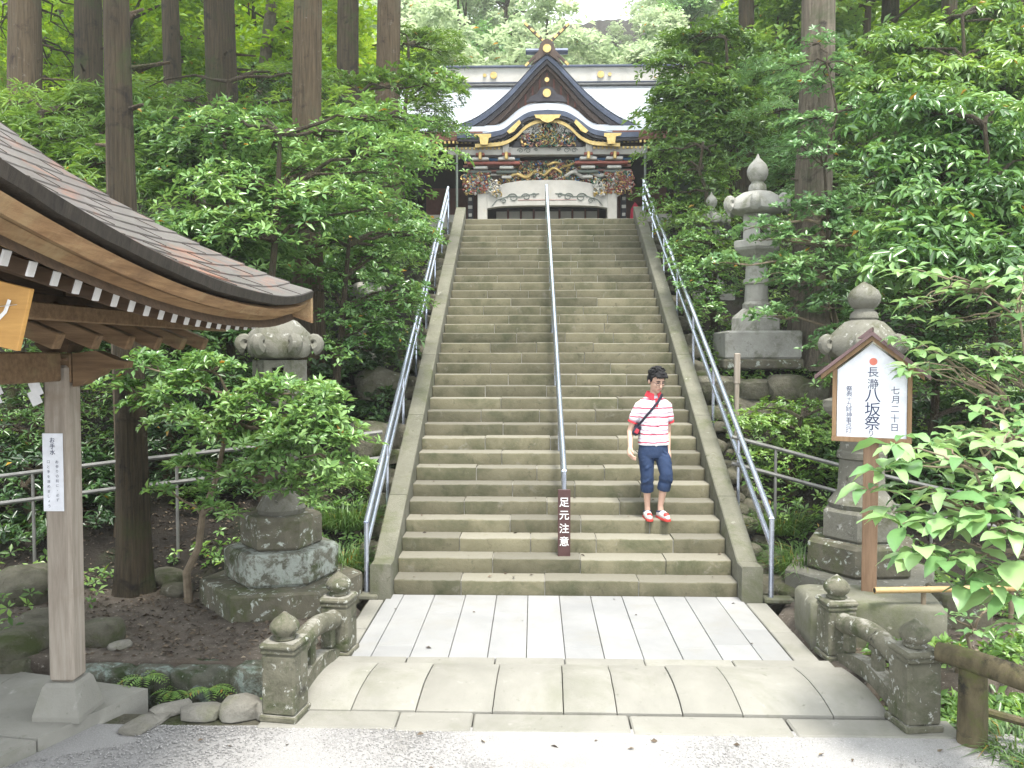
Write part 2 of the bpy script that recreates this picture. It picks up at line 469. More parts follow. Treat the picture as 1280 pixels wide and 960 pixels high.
_TXT = {}
def text_into(mb, s, size, cx, cz, y, mi=0, thick=0.0):
    """one line of writing as flat faces facing -y, centred at (cx, cz)"""
    key = s
    if key not in _TXT:
        cu = bpy.data.curves.new('writing', 'FONT')
        cu.body = s
        cu.align_x = 'CENTER'; cu.align_y = 'CENTER'
        cu.offset = thick
        o = bpy.data.objects.new('writing', cu)
        COL.objects.link(o)
        bpy.context.view_layer.update()
        me = bpy.data.meshes.new_from_object(o.evaluated_get(bpy.context.evaluated_depsgraph_get()))
        _TXT[key] = ([tuple(v.co) for v in me.vertices], [tuple(p.vertices) for p in me.polygons])
        bpy.data.objects.remove(o); bpy.data.curves.remove(cu); bpy.data.meshes.remove(me)
    vs, fs = _TXT[key]
    if not vs: return
    xs = [p[0] for p in vs]; ys = [p[1] for p in vs]
    mx, my = (min(xs) + max(xs)) / 2, (min(ys) + max(ys)) / 2
    mb.add([((p[0] - mx) * size + cx, y, (p[1] - my) * size + cz) for p in vs], fs, mi)

def column(mb, s, size, cx, z_top, pitch, y, thick=0.0):
    for i, ch in enumerate(s):
        if ch != ' ':
            text_into(mb, ch, size, cx, z_top - pitch * (i + 0.5), y, 0, thick)

# ================================================================== THE GROUND
from mathutils import noise as mn
STEP_R, STEP_T, ST_Y, NSTEP = 0.158, 0.278, 8.57, 34
SX0, SX1 = -1.475, 2.11
TOPZ = STEP_R * NSTEP
def stair_line(y):
    return (y - ST_Y) / STEP_T * STEP_R + STEP_R

def hill(x, y):
    """height of the natural ground"""
    if y < 8.9:
        b = 0.02
        if x < -2.3: b += 0.05 * min(1, (-2.3 - x) / 2)
    elif y < 18.5:
        b = 0.02 + (y - 8.9) * 0.555
    else:
        b = 0.02 + 9.6 * 0.555
    if y > 33:
        e = y - 33
        b += e * 0.62 if e < 45 else 27.9
    lat = max(0, abs(x - 0.3) - 3.5)
    if y > 9 and lat > 0:
        b += 0.10 * min(lat, 25) * min(1, (y - 9) / 5)
    n = mn.noise(Vector((x * 0.55, y * 0.55, 3.3))) * 0.10 + mn.noise(Vector((x * 1.9, y * 1.9, 7.1))) * 0.035
    if y < 9: n *= 0.35
    if y > 30: n *= 6
    b += n
    cx = abs(x - 0.318)
    if 8.2 < y < 18.6 and cx < 2.15:
        b = min(b, stair_line(y) - 0.75 + max(0, cx - 1.95) * 2.5)
    if y <= 8.6 and -1.78 < x < 2.42: b = -0.25
    if y < 6.5: b = -0.55 + mn.noise(Vector((x * 2, y * 2, 1))) * 0.05
    if 18.5 < y < 33 and abs(x) < 9: b = min(b, 5.30)
    return b

def lines(parts):
    out = []
    for a, b, st in parts:
        n = max(1, int(round((b - a) / st)))
        out += [a + (b - a) * i / n for i in range(n)]
    return out + [parts[-1][1]]
gx = lines([(-90, -30, 6), (-30, -9, 1.5), (-9, -1.8, 0.15), (-1.8, 2.45, 0.2), (2.45, 8, 0.15), (8, 30, 1.5), (30, 90, 6)])
gy = lines([(5.85, 6.44, 0.2), (6.44, 6.52, 0.04), (6.52, 19, 0.16), (19, 34, 1.0), (34, 110, 3.0)])
V = []; F = []
for y in gy:
    for x in gx:
        V.append((x, y, hill(x, y)))
nx = len(gx)
mi = []
for j in range(len(gy) - 1):
    for i in range(nx - 1):
        F.append((j * nx + i, j * nx + i + 1, (j + 1) * nx + i + 1, (j + 1) * nx + i))
        mi.append(1 if gy[j] < 8.3 and gy[j] > 6.4 else 0)
g = MB(); g.v = V; g.f = F; g.m = mi
tag(g.build('ground', [M['soil'], M['yard_soil']], smooth=True), kind='structure')
# gravel yard in front of the stream
g = MB()
gyx = lines([(-80, -6, 8), (-6, 6, 0.4), (6, 80, 8)]); gyy = lines([(-60, 0, 6), (0, 5.72, 0.3)])
for y in gyy:
    for x in gyx:
        g.v.append((x, y, -0.10 + 0.015 * mn.noise(Vector((x, y, 0)))))
n2 = len(gyx)
for j in range(len(gyy) - 1):
    for i in range(n2 - 1):
        g.f.append((j * n2 + i, j * n2 + i + 1, (j + 1) * n2 + i + 1, (j + 1) * n2 + i)); g.m.append(0)
tag(g.build('gravel_yard', M['gravel'], smooth=True), kind='structure')
# stream bank face below the yard edge
g = MB()
g.box((-21.8, 5.83, -0.40), (40, 0.22, 0.56), 0.02)
g.box((22.6, 5.83, -0.40), (40, 0.22, 0.56), 0.02)
tag(g.build('stream_bank', M['rock']), kind='structure')
g = MB(); g.box((0, 6.2, -0.50), (70, 0.60, 0.10))
tag(g.build('stream_water', M['water']), kind='structure')

# loose stones on the gravel
rs = np.random.default_rng(3)
N = 30000
px = rs.uniform(-3.4, 3.3, N); py = 5.70 - rs.uniform(0, 1, N) ** 1.3 * 1.9
keep = ~((px < -2.75) & (py > 5.15 + (px + 3.3) * 0.5))
px, py = px[keep], py[keep]; N = len(px)
r = rs.uniform(0.005, 0.012, N)
ang = rs.uniform(0, 2 * PI, N)
base = np.array([(1, 0, 0), (0, 1, 0), (-1, 0, 0), (0, -1, 0), (0, 0, 0.5), (0, 0, -0.4)])
Vp = np.empty((N, 6, 3))
c, s_ = np.cos(ang), np.sin(ang)
asp = rs.uniform(0.6, 1.0, N)
Vp[:, :, 0] = px[:, None] + r[:, None] * (c[:, None] * base[:, 0] - s_[:, None] * base[:, 1] * asp[:, None])
Vp[:, :, 1] = py[:, None] + r[:, None] * (s_[:, None] * base[:, 0] + c[:, None] * base[:, 1] * asp[:, None])
Vp[:, :, 2] = -0.098 + r[:, None] * base[:, 2] * asp[:, None]
tri = np.array([(0, 1, 4), (1, 2, 4), (2, 3, 4), (3, 0, 4), (1, 0, 5), (2, 1, 5), (3, 2, 5), (0, 3, 5)])
Fp = (np.arange(N)[:, None, None] * 6 + tri[None]).reshape(-1, 3)
o = bpy.data.objects.new('gravel', np_mesh('gravel', Vp.reshape(-1, 3), Fp, M['pebble']))
link(o); tag(o, 'loose pale grey gravel scattered over the yard', 'gravel', kind='stuff')

# ================================================================== STAIRCASE
rnd = random.Random(11)
st = thing('stone_staircase', (0.318, ST_Y, 0), 'long steep flight of greenish grey stone steps climbing to the shrine', 'staircase')
ox, oy = 0.318, ST_Y
def box_mesh(name, mat, d, bev, seed, amt=0.004, freq=5.0):
    mb = MB(); mb.box((0, 0, 0), d, bev)
    me = mb.mesh(name, mat)
    roughen(me, amt, seed, freq)
    return me
for k in range(1, NSTEP + 1):
    y0 = (k - 1) * STEP_T
    # joints: stones of uneven length, staggered
    cuts = [SX0 - ox]
    x = SX0 - ox + (rnd.uniform(0.75, 1.05) if k % 2 else rnd.uniform(1.25, 1.6)) * 0.8
    while x < SX1 - ox - 0.45:
        cuts.append(x); x += rnd.uniform(0.72, 1.0)
    cuts.append(SX1 - ox)
    for i in range(len(cuts) - 1):
        a, b = cuts[i], cuts[i + 1]
        w = b - a - 0.010
        dz = rnd.uniform(-0.006, 0.006); dy = rnd.uniform(-0.010, 0.010)
        me = bpy.data.meshes.new('step_stone')
        # a block with a worn, slightly waved front edge
        nseg = 9
        vs = []; fs = []
        top = k * STEP_R + dz
        for q in range(nseg + 1):
            xx = a + 0.005 + w * q / nseg
            wv = 0.007 * mn.noise(Vector((xx * 3.1, k * 2.7, 0.5))) + 0.005 * mn.noise(Vector((xx * 13, k, 4)))
            endr = 0.008 if q in (0, nseg) else 0.0
            yf = y0 + dy + wv + endr
            vs += [(xx, yf + 0.004, top - STEP_R - 0.008), (xx, yf - 0.004, top - 0.020), (xx, yf + 0.004, top - 0.006 + wv * 0.3), (xx, yf + 0.016, top + wv * 0.4), (xx, y0 + STEP_T + 0.05, top)]
        for q in range(nseg):
            for j in range(4):
                fs.append((q * 5 + j, (q + 1) * 5 + j, (q + 1) * 5 + j + 1, q * 5 + j + 1))
        fs.append((0, 1, 2, 3, 4)); fs.append(tuple(nseg * 5 + j for j in (4, 3, 2, 1, 0)))
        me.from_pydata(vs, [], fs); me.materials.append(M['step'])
        me.polygons.foreach_set('use_smooth', [True] * len(me.polygons)); me.set_sharp_from_angle(angle=R(50))
        me.update()
        o = bpy.data.objects.new('step_stone', me); link(o, st)
# mortar core behind the stones
mb = MB()
poly = [(0.012, -0.30)]
for k in range(1, NSTEP + 1):
    poly += [((k - 1) * STEP_T + 0.024, k * STEP_R - 0.016), (k * STEP_T + 0.024, k * STEP_R - 0.016)]
poly[0] = (0.024, -0.3)
poly += [(NSTEP * STEP_T + 0.016, -0.3)]
nn = len(poly)
vs = [(SX0 - ox + 0.004, y, z) for y, z in poly] + [(SX1 - ox - 0.004, y, z) for y, z in poly]
# split into vertical strips for clean faces
fs = []
for k in range(NSTEP):
    pass
for i in range(nn):
    j = (i + 1) % nn
    fs.append((i, j, j + nn, i + nn))
mb.add(vs, fs)
mb.build('mortar_bed', M['mortar'], st)
# sloping cheek stones
for side, xa, xb in ((-1, -1.690, -1.478), (1, 2.113, 2.325)):
    yy = [8.40, 8.62, 9.55, 11.0, 12.4, 13.9, 15.3, 16.6, 17.95]
    for i in range(len(yy) - 1):
        y0, y1 = yy[i] + (0.004 if i else 0), yy[i + 1] - 0.004
        def tz(y):
            return 0.36 if y < 8.63 else 0.36 + (y - 8.63) * STEP_R / STEP_T
        wv = 0.004 * (rnd.random() - 0.5)
        mb = MB()
        zb0 = -0.05 if i == 0 else tz(y0) - 0.55
        zb1 = -0.05 if i == 0 else tz(y1) - 0.55
        P = [(y0, zb0), (y1, zb1), (y1, tz(y1)), (y0, tz(y0))]
        b = 0.012
        vs = []
        for x, ins in ((xa - ox, b), (xa - ox + b, 0), (xb - ox - b, 0), (xb - ox, b)):
            for (y, z), top in zip(P, (0, 0, 1, 1)):
                vs.append((x + wv, y - oy, z - (ins if top else 0)))
        fs = [(0, 1, 2, 3), (15, 14, 13, 12)]
        for a in range(3):
            for c2 in range(4):
                d2 = (c2 + 1) % 4
                fs.append((a * 4 + c2, a * 4 + d2, a * 4 + 4 + d2, a * 4 + 4 + c2))
        mb.add(vs, fs)
        me = mb.mesh('cheek_stone', M['cheek'])
        o = bpy.data.objects.new('cheek_stone', me); link(o, st)
# landing at the top
mb = MB(); mb.box((0, NSTEP * STEP_T + 2.6, TOPZ - 0.10), (4.4, 5.0, 0.19), 0.01)
mb.build('landing', M['cheek'], st)

# rubble banked against the cheeks
for side, xb in ((-1, -1.84), (1, 2.475)):
    rw = thing('rubble_bank', (xb, 8.6, 0), 'bank of mossy rubble stones along the ' + ('left' if side < 0 else 'right') + ' edge of the steps', 'rubble')
    y = 8.75
    k = 0
    protos = [rock_mesh('stone', M['rock'], 100 + i + (10 if side > 0 else 0), 1, 1, 1, sub=2, amt=0.3) for i in range(6)]
    while y < 17.6:
        for c2 in range(2):
            o = bpy.data.objects.new('stone', protos[k % 6]); k += 1
            s0 = rnd.uniform(0.10, 0.19)
            xx = side * (c2 * 0.20 - 0.02) + rnd.uniform(-0.05, 0.05)
            o.location = (xx, y - 8.6 + rnd.uniform(-0.1, 0.1), max(0.02, stair_line(y) - 0.30 - c2 * 0.16 + rnd.uniform(-0.06, 0.06)))
            o.rotation_euler = (rnd.uniform(-0.3, 0.3), rnd.uniform(-0.3, 0.3), rnd.uniform(0, 6))
            o.scale = (s0 * 1.1, s0 * 1.2, s0 * 0.8)
            link(o, rw)
        y += rnd.uniform(0.22, 0.34)

# ================================================================== PAVING AND BRIDGE
pv = thing('paving', (0.3, 7.7, 0), 'pale granite slabs laid between the bridge and the lowest step', 'paving')
tag(pv, kind='structure'); del pv['category']
x0, x1 = -1.53, 2.135
cols = [x0, x0 + 0.165]
n = 11
wcol = (x1 - 0.24 - cols[-1]) / (n - 1) if False else 0.325
while cols[-1] + wcol < x1 - 0.12: cols.append(cols[-1] + wcol)
cols.append(x1)
for i in range(len(cols) - 1):
    ys = [6.775, 8.565]
    rnd2 = random.Random(i * 7 + 2)
    cutp = rnd2.choice([7.15, 7.55, 8.0, 7.05]) if i not in (0, 3, 5) else None
    if cutp: ys = [6.775, cutp, 8.565]
    for j in range(len(ys) - 1):
        d = (cols[i + 1] - cols[i] - 0.006, ys[j + 1] - ys[j] - (0.003), 0.10)
        me = box_mesh('slab', M['white_slab'], d, 0.004, i * 3 + j, 0.0012, 4)
        o = bpy.data.objects.new('slab', me)
        o.location = ((cols[i] + cols[i + 1]) / 2 - 0.3, (ys[j] + ys[j + 1]) / 2 - 7.7, -0.05 + rnd2.uniform(-0.002, 0.002))
        link(o, pv)
# flanking kerb stones
for xa, xb in ((-1.70, -1.540), (2.145, 2.36)):
    ys = [6.78, 7.5, 8.385]
    for j in range(2):
        me = box_mesh('kerb_stone', M['deck'], (xb - xa - 0.01, ys[j + 1] - ys[j] - 0.01, 0.12), 0.008, j + int(xa * 10), 0.006, 4)
        o = bpy.data.objects.new('kerb_stone', me); o.location = ((xa + xb) / 2 - 0.3, (ys[j] + ys[j + 1]) / 2 - 7.7, -0.062); link(o, pv)
# dark joint bed under the slabs
mb = MB(); mb.box((0, -0.05, -0.10), (4.05, 1.9, 0.12)); mb.build('joint_bed', M['rock'], pv)

br = thing('stone_bridge', (0.4, 6.2, 0), 'low arched stone slab bridge over the narrow stream before the steps', 'bridge')
def deck_z(y):
    t = (6.60 - y) / 0.66          # 0 at the back, 1 at the front
    return 0.022 + 0.035 * math.sin(min(max(t, 0), 1) * PI * 0.55) - 0.135 * max(0, t) ** 2.1
def edge_x(side, y):              # the bridge widens towards the yard
    t = (6.78 - y) / 1.1
    return (-1.63 - 0.16 * t) if side < 0 else (2.44 + 0.17 * t)
cutf = [0.0, 0.095, 0.205, 0.335, 0.455, 0.545, 0.655, 0.755, 0.905, 1.0]
for i in range(len(cutf) - 1):
    m_ = 10
    vs = []; fs = []
    for j in range(m_ + 1):
        y = 6.60 - 0.66 * j / m_
        a = edge_x(-1, y) + (edge_x(1, y) - edge_x(-1, y)) * cutf[i] + 0.004 + 0.004 * mn.noise(Vector((i, y * 6, 2)))
        b = edge_x(-1, y) + (edge_x(1, y) - edge_x(-1, y)) * cutf[i + 1] - 0.004 + 0.004 * mn.noise(Vector((i + 1, y * 6, 2)))
        z = deck_z(y) + 0.003 * math.sin(i * 2.3)
        for xx, zz in ((a, z - 0.14), (a, z - 0.006), (a + 0.008, z), (b - 0.008, z), (b, z - 0.006), (b, z - 0.14)):
            vs.append((xx - 0.4, y - 6.2, zz))
    for j in range(m_):
        for q in range(5):
            fs.append((j * 6 + q, j * 6 + q + 1, (j + 1) * 6 + q + 1, (j + 1) * 6 + q))
        fs.append((j * 6 + 5, j * 6, (j + 1) * 6, (j + 1) * 6 + 5))
    fs.append((0, 1, 2, 3, 4, 5)); fs.append(tuple(m_ * 6 + q for q in (5, 4, 3, 2, 1, 0)))
    mb = MB(); mb.add(vs, fs)
    o = mb.build('deck_slab', M['deck'], br, smooth='auto')
# thin stones behind and the row of threshold stones in front
xs = [-1.66, -1.05, -0.32, 0.25, 0.9, 1.62, 2.42]
for i in range(len(xs) - 1):
    me = box_mesh('back_stone', M['deck'], (xs[i + 1] - xs[i] - 0.008, 0.160, 0.16), 0.008, i, 0.003, 4)
    o = bpy.data.objects.new('back_stone', me); o.location = ((xs[i] + xs[i + 1]) / 2 - 0.4, 6.686 - 6.2, -0.066); link(o, br)
xs = [-1.96, -0.98, -0.44, 0.68, 1.80, 2.95]
for i in range(len(xs) - 1):
    me = box_mesh('threshold_stone', M['deck'], (xs[i + 1] - xs[i] - 0.008, 0.275 + 0.02 * (i % 2), 0.30), 0.012, i + 20, 0.008, 3)
    o = bpy.data.objects.new('threshold_stone', me)
    o.location = ((xs[i] + xs[i + 1]) / 2 - 0.4, 5.795 - 6.2 - 0.012 * i + 0.02, -0.238); link(o, br)
mb = MB(); mb.box((0.0, 0.05, -0.28), (4.0, 0.68, 0.16)); mb.build('arch_core', M['rock'], br)

# stone balustrades
def balustrade(label, pf, pb, sgn):
    """pf, pb: front and back post foot"""
    th = thing('stone_balustrade', (pf[0], pf[1], pf[2]), label, 'balustrade', 'stone balustrades of the bridge')
    d = Vector((pb[0] - pf[0], pb[1] - pf[1], 0)); L = d.length; d.normalize()
    rz = math.atan2(d.y, d.x)
    th.rotation_euler = (0, 0, rz - PI / 2)      # local +y runs from the front post to the back post
    dzb = pb[2] - pf[2]
    for y, z0, hgt, w in ((0, 0, 0.56, 0.25), (L, dzb, 0.50, 0.235)):
        mb = MB()
        mb.box((0, y, z0 + 0.02), (w + 0.03, w + 0.03, 0.05), 0.01)
        mb.box((0, y, z0 + 0.045 + (hgt - 0.13) / 2), (w, w, hgt - 0.13), 0.014)
        mb.box((0, y, z0 + hgt - 0.065), (w + 0.012, w + 0.012, 0.035), 0.012)
        mb.box((0, y, z0 + hgt - 0.025), (w + 0.028, w + 0.028, 0.05), 0.018)
        me = mb.mesh('post', M['baluster']); roughen(me, 0.004, int(y * 10), 9)
        po = bpy.data.objects.new('post', me); link(po, th)
        mb = MB()
        zz = z0 + hgt
        prof = [(0.075, -0.005), (0.085, 0.012), (0.07, 0.026), (0.072, 0.034), (0.098, 0.058), (0.109, 0.085), (0.103, 0.112), (0.078, 0.142), (0.045, 0.165), (0.022, 0.185), (0.004, 0.198)]
        mb.lathe(prof, 16, (0, y, zz))
        fo = mb.build('finial', M['baluster'], po, smooth='auto')
    # handrail, bowed like the bridge
    mb = MB()
    pts = []
    for i in range(13):
        t = i / 12
        pts.append((0, 0.11 + (L - 0.22) * t, 0.33 + dzb * t + 0.10 * math.sin(PI * min(1, t * 0.95 + 0.12)) ** 0.9))
    mb.tube(pts, 0.078, 12)
    mb.build('handrail', M['baluster'], th, smooth='auto')
    # arched bottom beam
    mb = MB()
    top = []; bot = []
    for i in range(13):
        t = i / 12; y = 0.10 + (L - 0.20) * t
        h = math.sin(PI * min(1, t * 0.86 + 0.10)) ** 0.8
        top.append((y, 0.03 + dzb * t + 0.165 * h)); bot.append((y, -0.10 + dzb * t + 0.165 * h))
    mb.strip(top, bot, -0.055, 0.055)
    mb.v = [(p[1], p[0], p[2]) for p in mb.v]
    mb.build('bottom_beam', M['baluster'], th)
    mb = MB()
    for t in (0.42, 0.80):
        y = L * t
        mb.box((0, y, 0.24 + dzb * t), (0.075, 0.085, 0.20), 0.01)
        mb.box((0, y, 0.335 + dzb * t), (0.085, 0.16, 0.05), 0.012)
        mb.build('strut', M['baluster'], th); mb = MB()
    return th
balustrade('stone balustrade on the left of the bridge, nearest the pavilion post', (-1.80, 5.86, -0.085), (-1.655, 6.90, -0.01), -1)
balustrade('stone balustrade on the right of the bridge, joined to the log rail', (2.675, 5.82, -0.085), (2.525, 6.92, -0.01), 1)

# ================================================================== HANDRAILS
def pipe_rail(name, label, x, ya, yb, za_off, posts, lower, foot=None, xdrift=0.0):
    th = thing(name, (x, ya, 0), label, 'handrail', 'steel handrails on the steps')
    def z_at(y): return stair_line(y) + za_off
    def xx(y): return xdrift * (y - ya)
    mb = MB(); mb.tube([(xx(ya), 0, z_at(ya)), (xx(yb), yb - ya, z_at(yb))], 0.031, 10)
    mb.build('top_rail', M['steel'], th, smooth='auto')
    mb = MB(); mb.tube([(xx(ya), 0.01, z_at(ya) - lower), (xx(yb), yb - ya, z_at(yb) - lower)], 0.029, 10)
    mb.build('lower_rail', M['steel'], th, smooth='auto')
    for i in range(posts):
        y = ya + (yb - ya) * i / (posts - 1)
        zf = max(0.0, stair_line(y) - (0.35 if foot is None else 0.0) - (STEP_R if foot is not None else 0))
        if i == 0 and foot is not None: zf = foot
        mb = MB(); mb.tube([(xx(y), y - ya, zf), (xx(y), y - ya, z_at(y))], 0.026 if i in (0, posts - 1) else 0.02, 8)
        mb.lathe([(0.045, 0), (0.045, 0.012)], 10, (xx(y), y - ya, zf))
        mb.build('post', M['steel'], th, smooth='auto')
    return th
pipe_rail('handrail', 'double steel pipe handrail on the left side of the steps', -1.74, 8.48, 17.75, 0.665, 8, 0.24, None, -0.011)
pipe_rail('handrail', 'double steel pipe handrail on the right side of the steps', 2.405, 8.40, 17.75, 0.79, 8, 0.27, None, -0.011)
pipe_rail('handrail', 'steel pipe handrail climbing the middle of the steps', 0.335, 9.25, 17.85, 0.66, 7, 0.20, 2 * STEP_R, -0.0095)

def pipe_fence(label, pts, drop, n_posts, zf):
    th = thing('pipe_fence', pts[0], label, 'fence', 'pipe fences on the slopes')
    b = Vector(pts[0])
    for dz, nm in ((0, 'top_rail'), (-drop, 'lower_rail')):
        mb = MB(); mb.tube([Vector(p) - b + Vector((0, 0, dz)) for p in pts], 0.024, 8)
        mb.build(nm, M['old_pipe'], th, smooth='auto')
    P = [Vector(p) for p in pts]
    for i in range(n_posts):
        t = (i + 0.5) / n_posts * (len(P) - 1)
        k = int(t); p = P[k].lerp(P[k + 1], t - k)
        mb = MB(); mb.tube([p - b + Vector((0, 0, 0.0)), Vector((p.x, p.y, min(hill(p.x, p.y), p.z - drop)) ) - b - Vector((0, 0, 0.1))], 0.018, 8)
        mb.build('post', M['old_pipe'], th, smooth='auto')
pipe_fence('two grey pipes of a low fence crossing behind the left stone lantern', [at(478, 540, 9.5), at(300, 561, 9.3), at(140, 578, 9.1), at(-60, 603, 8.9)], 0.30, 3, 0)
pipe_fence('two grey pipes of a low fence crossing behind the right stone lantern', [at(915, 546, 9.7), at(1062, 585, 9.6), at(1180, 612, 9.5), at(1330, 640, 9.4)], 0.31, 4, 0)

# warning sign at the foot of the middle rail
th = thing('warning_sign', (0.325, 8.97, 2 * STEP_R), 'narrow maroon board with white vertical characters at the foot of the middle handrail', 'sign')
mb = MB(); mb.box((0, 0, 0.365), (0.135, 0.03, 0.73), 0.003); mb.build('board', M['maroon'], th)
mb = MB(); column(mb, '足元注意', 0.112, 0, 0.665, 0.142, -0.0175, 0.007); mb.build('lettering', M['letter_white'], th)

# weathered stake beside the right rail
th = thing('wooden_stake', (2.44, 11.0, 1.30), 'thin weathered wooden stake standing against the right handrail', 'stake')
mb = MB(); mb.box((0.23, 0, 0.45), (0.055, 0.05, 1.55), 0.006); mb.box((0.23, -0.002, 1.02), (0.075, 0.06, 0.40), 0.008)
mb.build('shaft', M['post_wood'], th)
mb = MB(); mb.tube([(0.19, -0.04, 0.30), (0.27, -0.04, 0.30), (0.27, 0.04, 0.30), (0.19, 0.04, 0.30), (0.19, -0.04, 0.30)], 0.006, 5); mb.build('tie_wire', M['steel'], th)

# ================================================================== STONE LANTERNS
def hexr(prof, mb, n=6, c=(0, 0, 0), phase=0.0):
    mb.lathe(prof, n, c, 0, phase)

def lantern_cap(th, z, r, h, mat, n=6, phase=0.0, curl=0.13):
    """roof with up-curled corners"""
    mb = MB()
    rings = [(0.30, h), (0.55, h * 0.93), (0.78, h * 0.75), (0.93, h * 0.52), (1.0, h * 0.36), (1.0, h * 0.16), (0.92, h * 0.06), (0.5, 0.0)]
    m_ = n * 6
    vs = []; fs = []
    for q, (f_, zz) in enumerate(rings):
        for k in range(m_):
            t = 2 * PI * k / m_ + phase
            u = (k % 6) / 6.0
            corner = abs(u - 0.0) if u < 0.5 else 1 - u          # 0 at the corner
            cc = (1 - corner * 2) ** 2
            rr = r * f_ * (0.90 + 0.10 * cc * f_)
            vs.append((rr * math.cos(t), rr * math.sin(t), z + zz + (0.10 * h * cc if 0.8 < f_ else 0)))
    for q in range(len(rings) - 1):
        for k in range(m_):
            k2 = (k + 1) % m_
            fs.append((q * m_ + k, (q + 1) * m_ + k, (q + 1) * m_ + k2, q * m_ + k2))
    fs.append(tuple(range(m_))); fs.append(tuple((len(rings) - 1) * m_ + k for k in range(m_ - 1, -1, -1)))
    mb.add(vs, fs)
    co = mb.build('cap', mat, th, smooth='auto')
    for k in range(n):
        t = 2 * PI * k / n + phase
        d = Vector((math.cos(t), math.sin(t), 0)); up = Vector((0, 0, 1))
        mb = MB()
        pts = []; rad = []
        for i in range(11):
            a = i / 10 * PI * 1.55
            rr = curl * (0.80 - 0.06 * i)
            cen = d * (r * 0.98) + up * (z + h * 0.30 + curl * 0.62)
            pts.append(cen + d * (math.sin(a) * rr) - up * (math.cos(a) * rr)); rad.append(curl * (0.92 - 0.035 * i))
        mb.tube(pts, rad, 8, flat_=1.0)
        mb.build('curl', mat, co, smooth='auto')
    return co

def finial_parts(th, z, s, mat, kz=1.0):
    mb = MB()
    mb.lathe([(0.16 * s, 0), (0.185 * s, 0.05 * s), (0.17 * s, 0.13 * s), (0.13 * s, 0.17 * s), (0.125 * s, 0.20 * s)], 16, (0, 0, 0)); mb.v = [(p[0], p[1], z + p[2] * kz) for p in mb.v]; mb.build('neck', mat, th, smooth='auto')
    mb = MB()
    mb.lathe([(0.12 * s, 0.19 * s), (0.17 * s, 0.24 * s), (0.21 * s, 0.32 * s), (0.215 * s, 0.40 * s), (0.18 * s, 0.49 * s), (0.11 * s, 0.56 * s), (0.045 * s, 0.62 * s), (0.012 * s, (0.70 if kz == 1 else 0.64) * s)], 16, (0, 0, 0)); mb.v = [(p[0], p[1], z + p[2] * kz) for p in mb.v]
    mb.build('finial', mat, th, smooth='auto')

def firebox(th, z, r, h, mat, n=6, phase=0.0):
    """hollow light chamber: corner posts, sill, lintel and openings on every second side"""
    def corner(k, rr): 
        t = 2 * PI * k / n + phase
        return Vector((rr * math.cos(t), rr * math.sin(t), 0))
    fb = None
    mb = MB()
    mb.lathe([(r, 0), (r, 0.18 * h)], n, (0, 0, z), 0, phase); mb.lathe([(r, 0.82 * h), (r, h)], n, (0, 0, z), 0, phase)
    for k in range(n):
        c0 = corner(k, r); c1 = corner(k + 1, r); i0 = corner(k, r * 0.8); i1 = corner(k + 1, r * 0.8)
        def quad(a, b, z0, z1):
            A = [c0.lerp(c1, a), c0.lerp(c1, b), i0.lerp(i1, b), i0.lerp(i1, a)]
            vs = [p + Vector((0, 0, z + z0)) for p in A] + [p + Vector((0, 0, z + z1)) for p in A]
            mb.add(vs, [(0, 1, 5, 4), (1, 2, 6, 5), (2, 3, 7, 6), (3, 0, 4, 7)])
        if k % 2 == 0:
            quad(0, 0.28, 0.18 * h, 0.82 * h); quad(0.72, 1, 0.18 * h, 0.82 * h)
        else:
            quad(0, 1, 0.18 * h, 0.82 * h)
    fb = mb.build('light_chamber', mat, th)
    mb = MB(); mb.lathe([(r * 0.55, 0.1 * h), (r * 0.55, 0.9 * h)], n, (0, 0, z), 0, phase)
    mb.build('core', M['roof_edge'], fb)
    return fb

def big_lantern(loc, label, rz, mats, s=1.0, top=True, slim=1.0):
    """tall lantern on three hexagonal tiers"""
    th = thing('stone_lantern', loc, label, 'stone lantern', 'pair of tall lanterns flanking the foot of the steps', rz)
    base, tier, low, body = mats
    for nm, r0, z0, z1, m_, b in (('base_slab', 0.80, -0.05, 0.28, base, 0.02), ('plinth', 0.56, 0.28, 0.60, tier, 0.035), ('pedestal', 0.40, 0.60, 0.92, low, 0.03)):
        mb = MB(); mb.lathe([((r0 - b) * s, z0 * s), (r0 * s, (z0 + b) * s), (r0 * s, (z1 - b) * s), ((r0 - b) * s, z1 * s)], 6, (0, 0, 0), 0, PI / 6 * 0)
        me = mb.mesh(nm, m_); roughen(me, 0.005, int(r0 * 100), 4)
        link(bpy.data.objects.new(nm, me), th)
    mb = MB()
    mb.lathe([(0.31, 0.92), (0.33, 0.97), (0.28, 1.04), (0.235, 1.10), (0.225, 1.30), (0.22, 1.42), (0.245, 1.44), (0.245, 1.50), (0.22, 1.52), (0.205, 1.72), (0.225, 1.77), (0.30, 1.84)], 18); mb.v = [(p[0] * slim, p[1] * slim, p[2]) for p in mb.v]
    mb.build('shaft', body, th, smooth='auto')
    mb = MB(); mb.lathe([(0.30, 1.84), (0.40, 1.93), (0.42, 1.97), (0.42, 2.04), (0.36, 2.06)], 6); mb.build('platform', body, th)
    firebox(th, 2.06, 0.265, 0.40, body)
    lantern_cap(th, 2.46, 0.38 if top else 0.33, 0.42, body, 6, 0.0, 0.08)
    if top: finial_parts(th, 2.86, 0.76, body, 0.84)
    return th
big_lantern((-2.56, 8.27, 0), 'tall stone lantern half hidden by shrubs, its cap under the pavilion eave', R(12), (M['dark_stone'], M['lichen_stone'], M['dark_stone'], M['lantern_old']), top=False, slim=0.74)
big_lantern((3.42, 8.72, 0), 'tall weathered stone lantern standing directly behind the festival sign', R(4), (M['lantern_old'], M['dark_stone'], M['lantern_old'], M['lantern_old']))

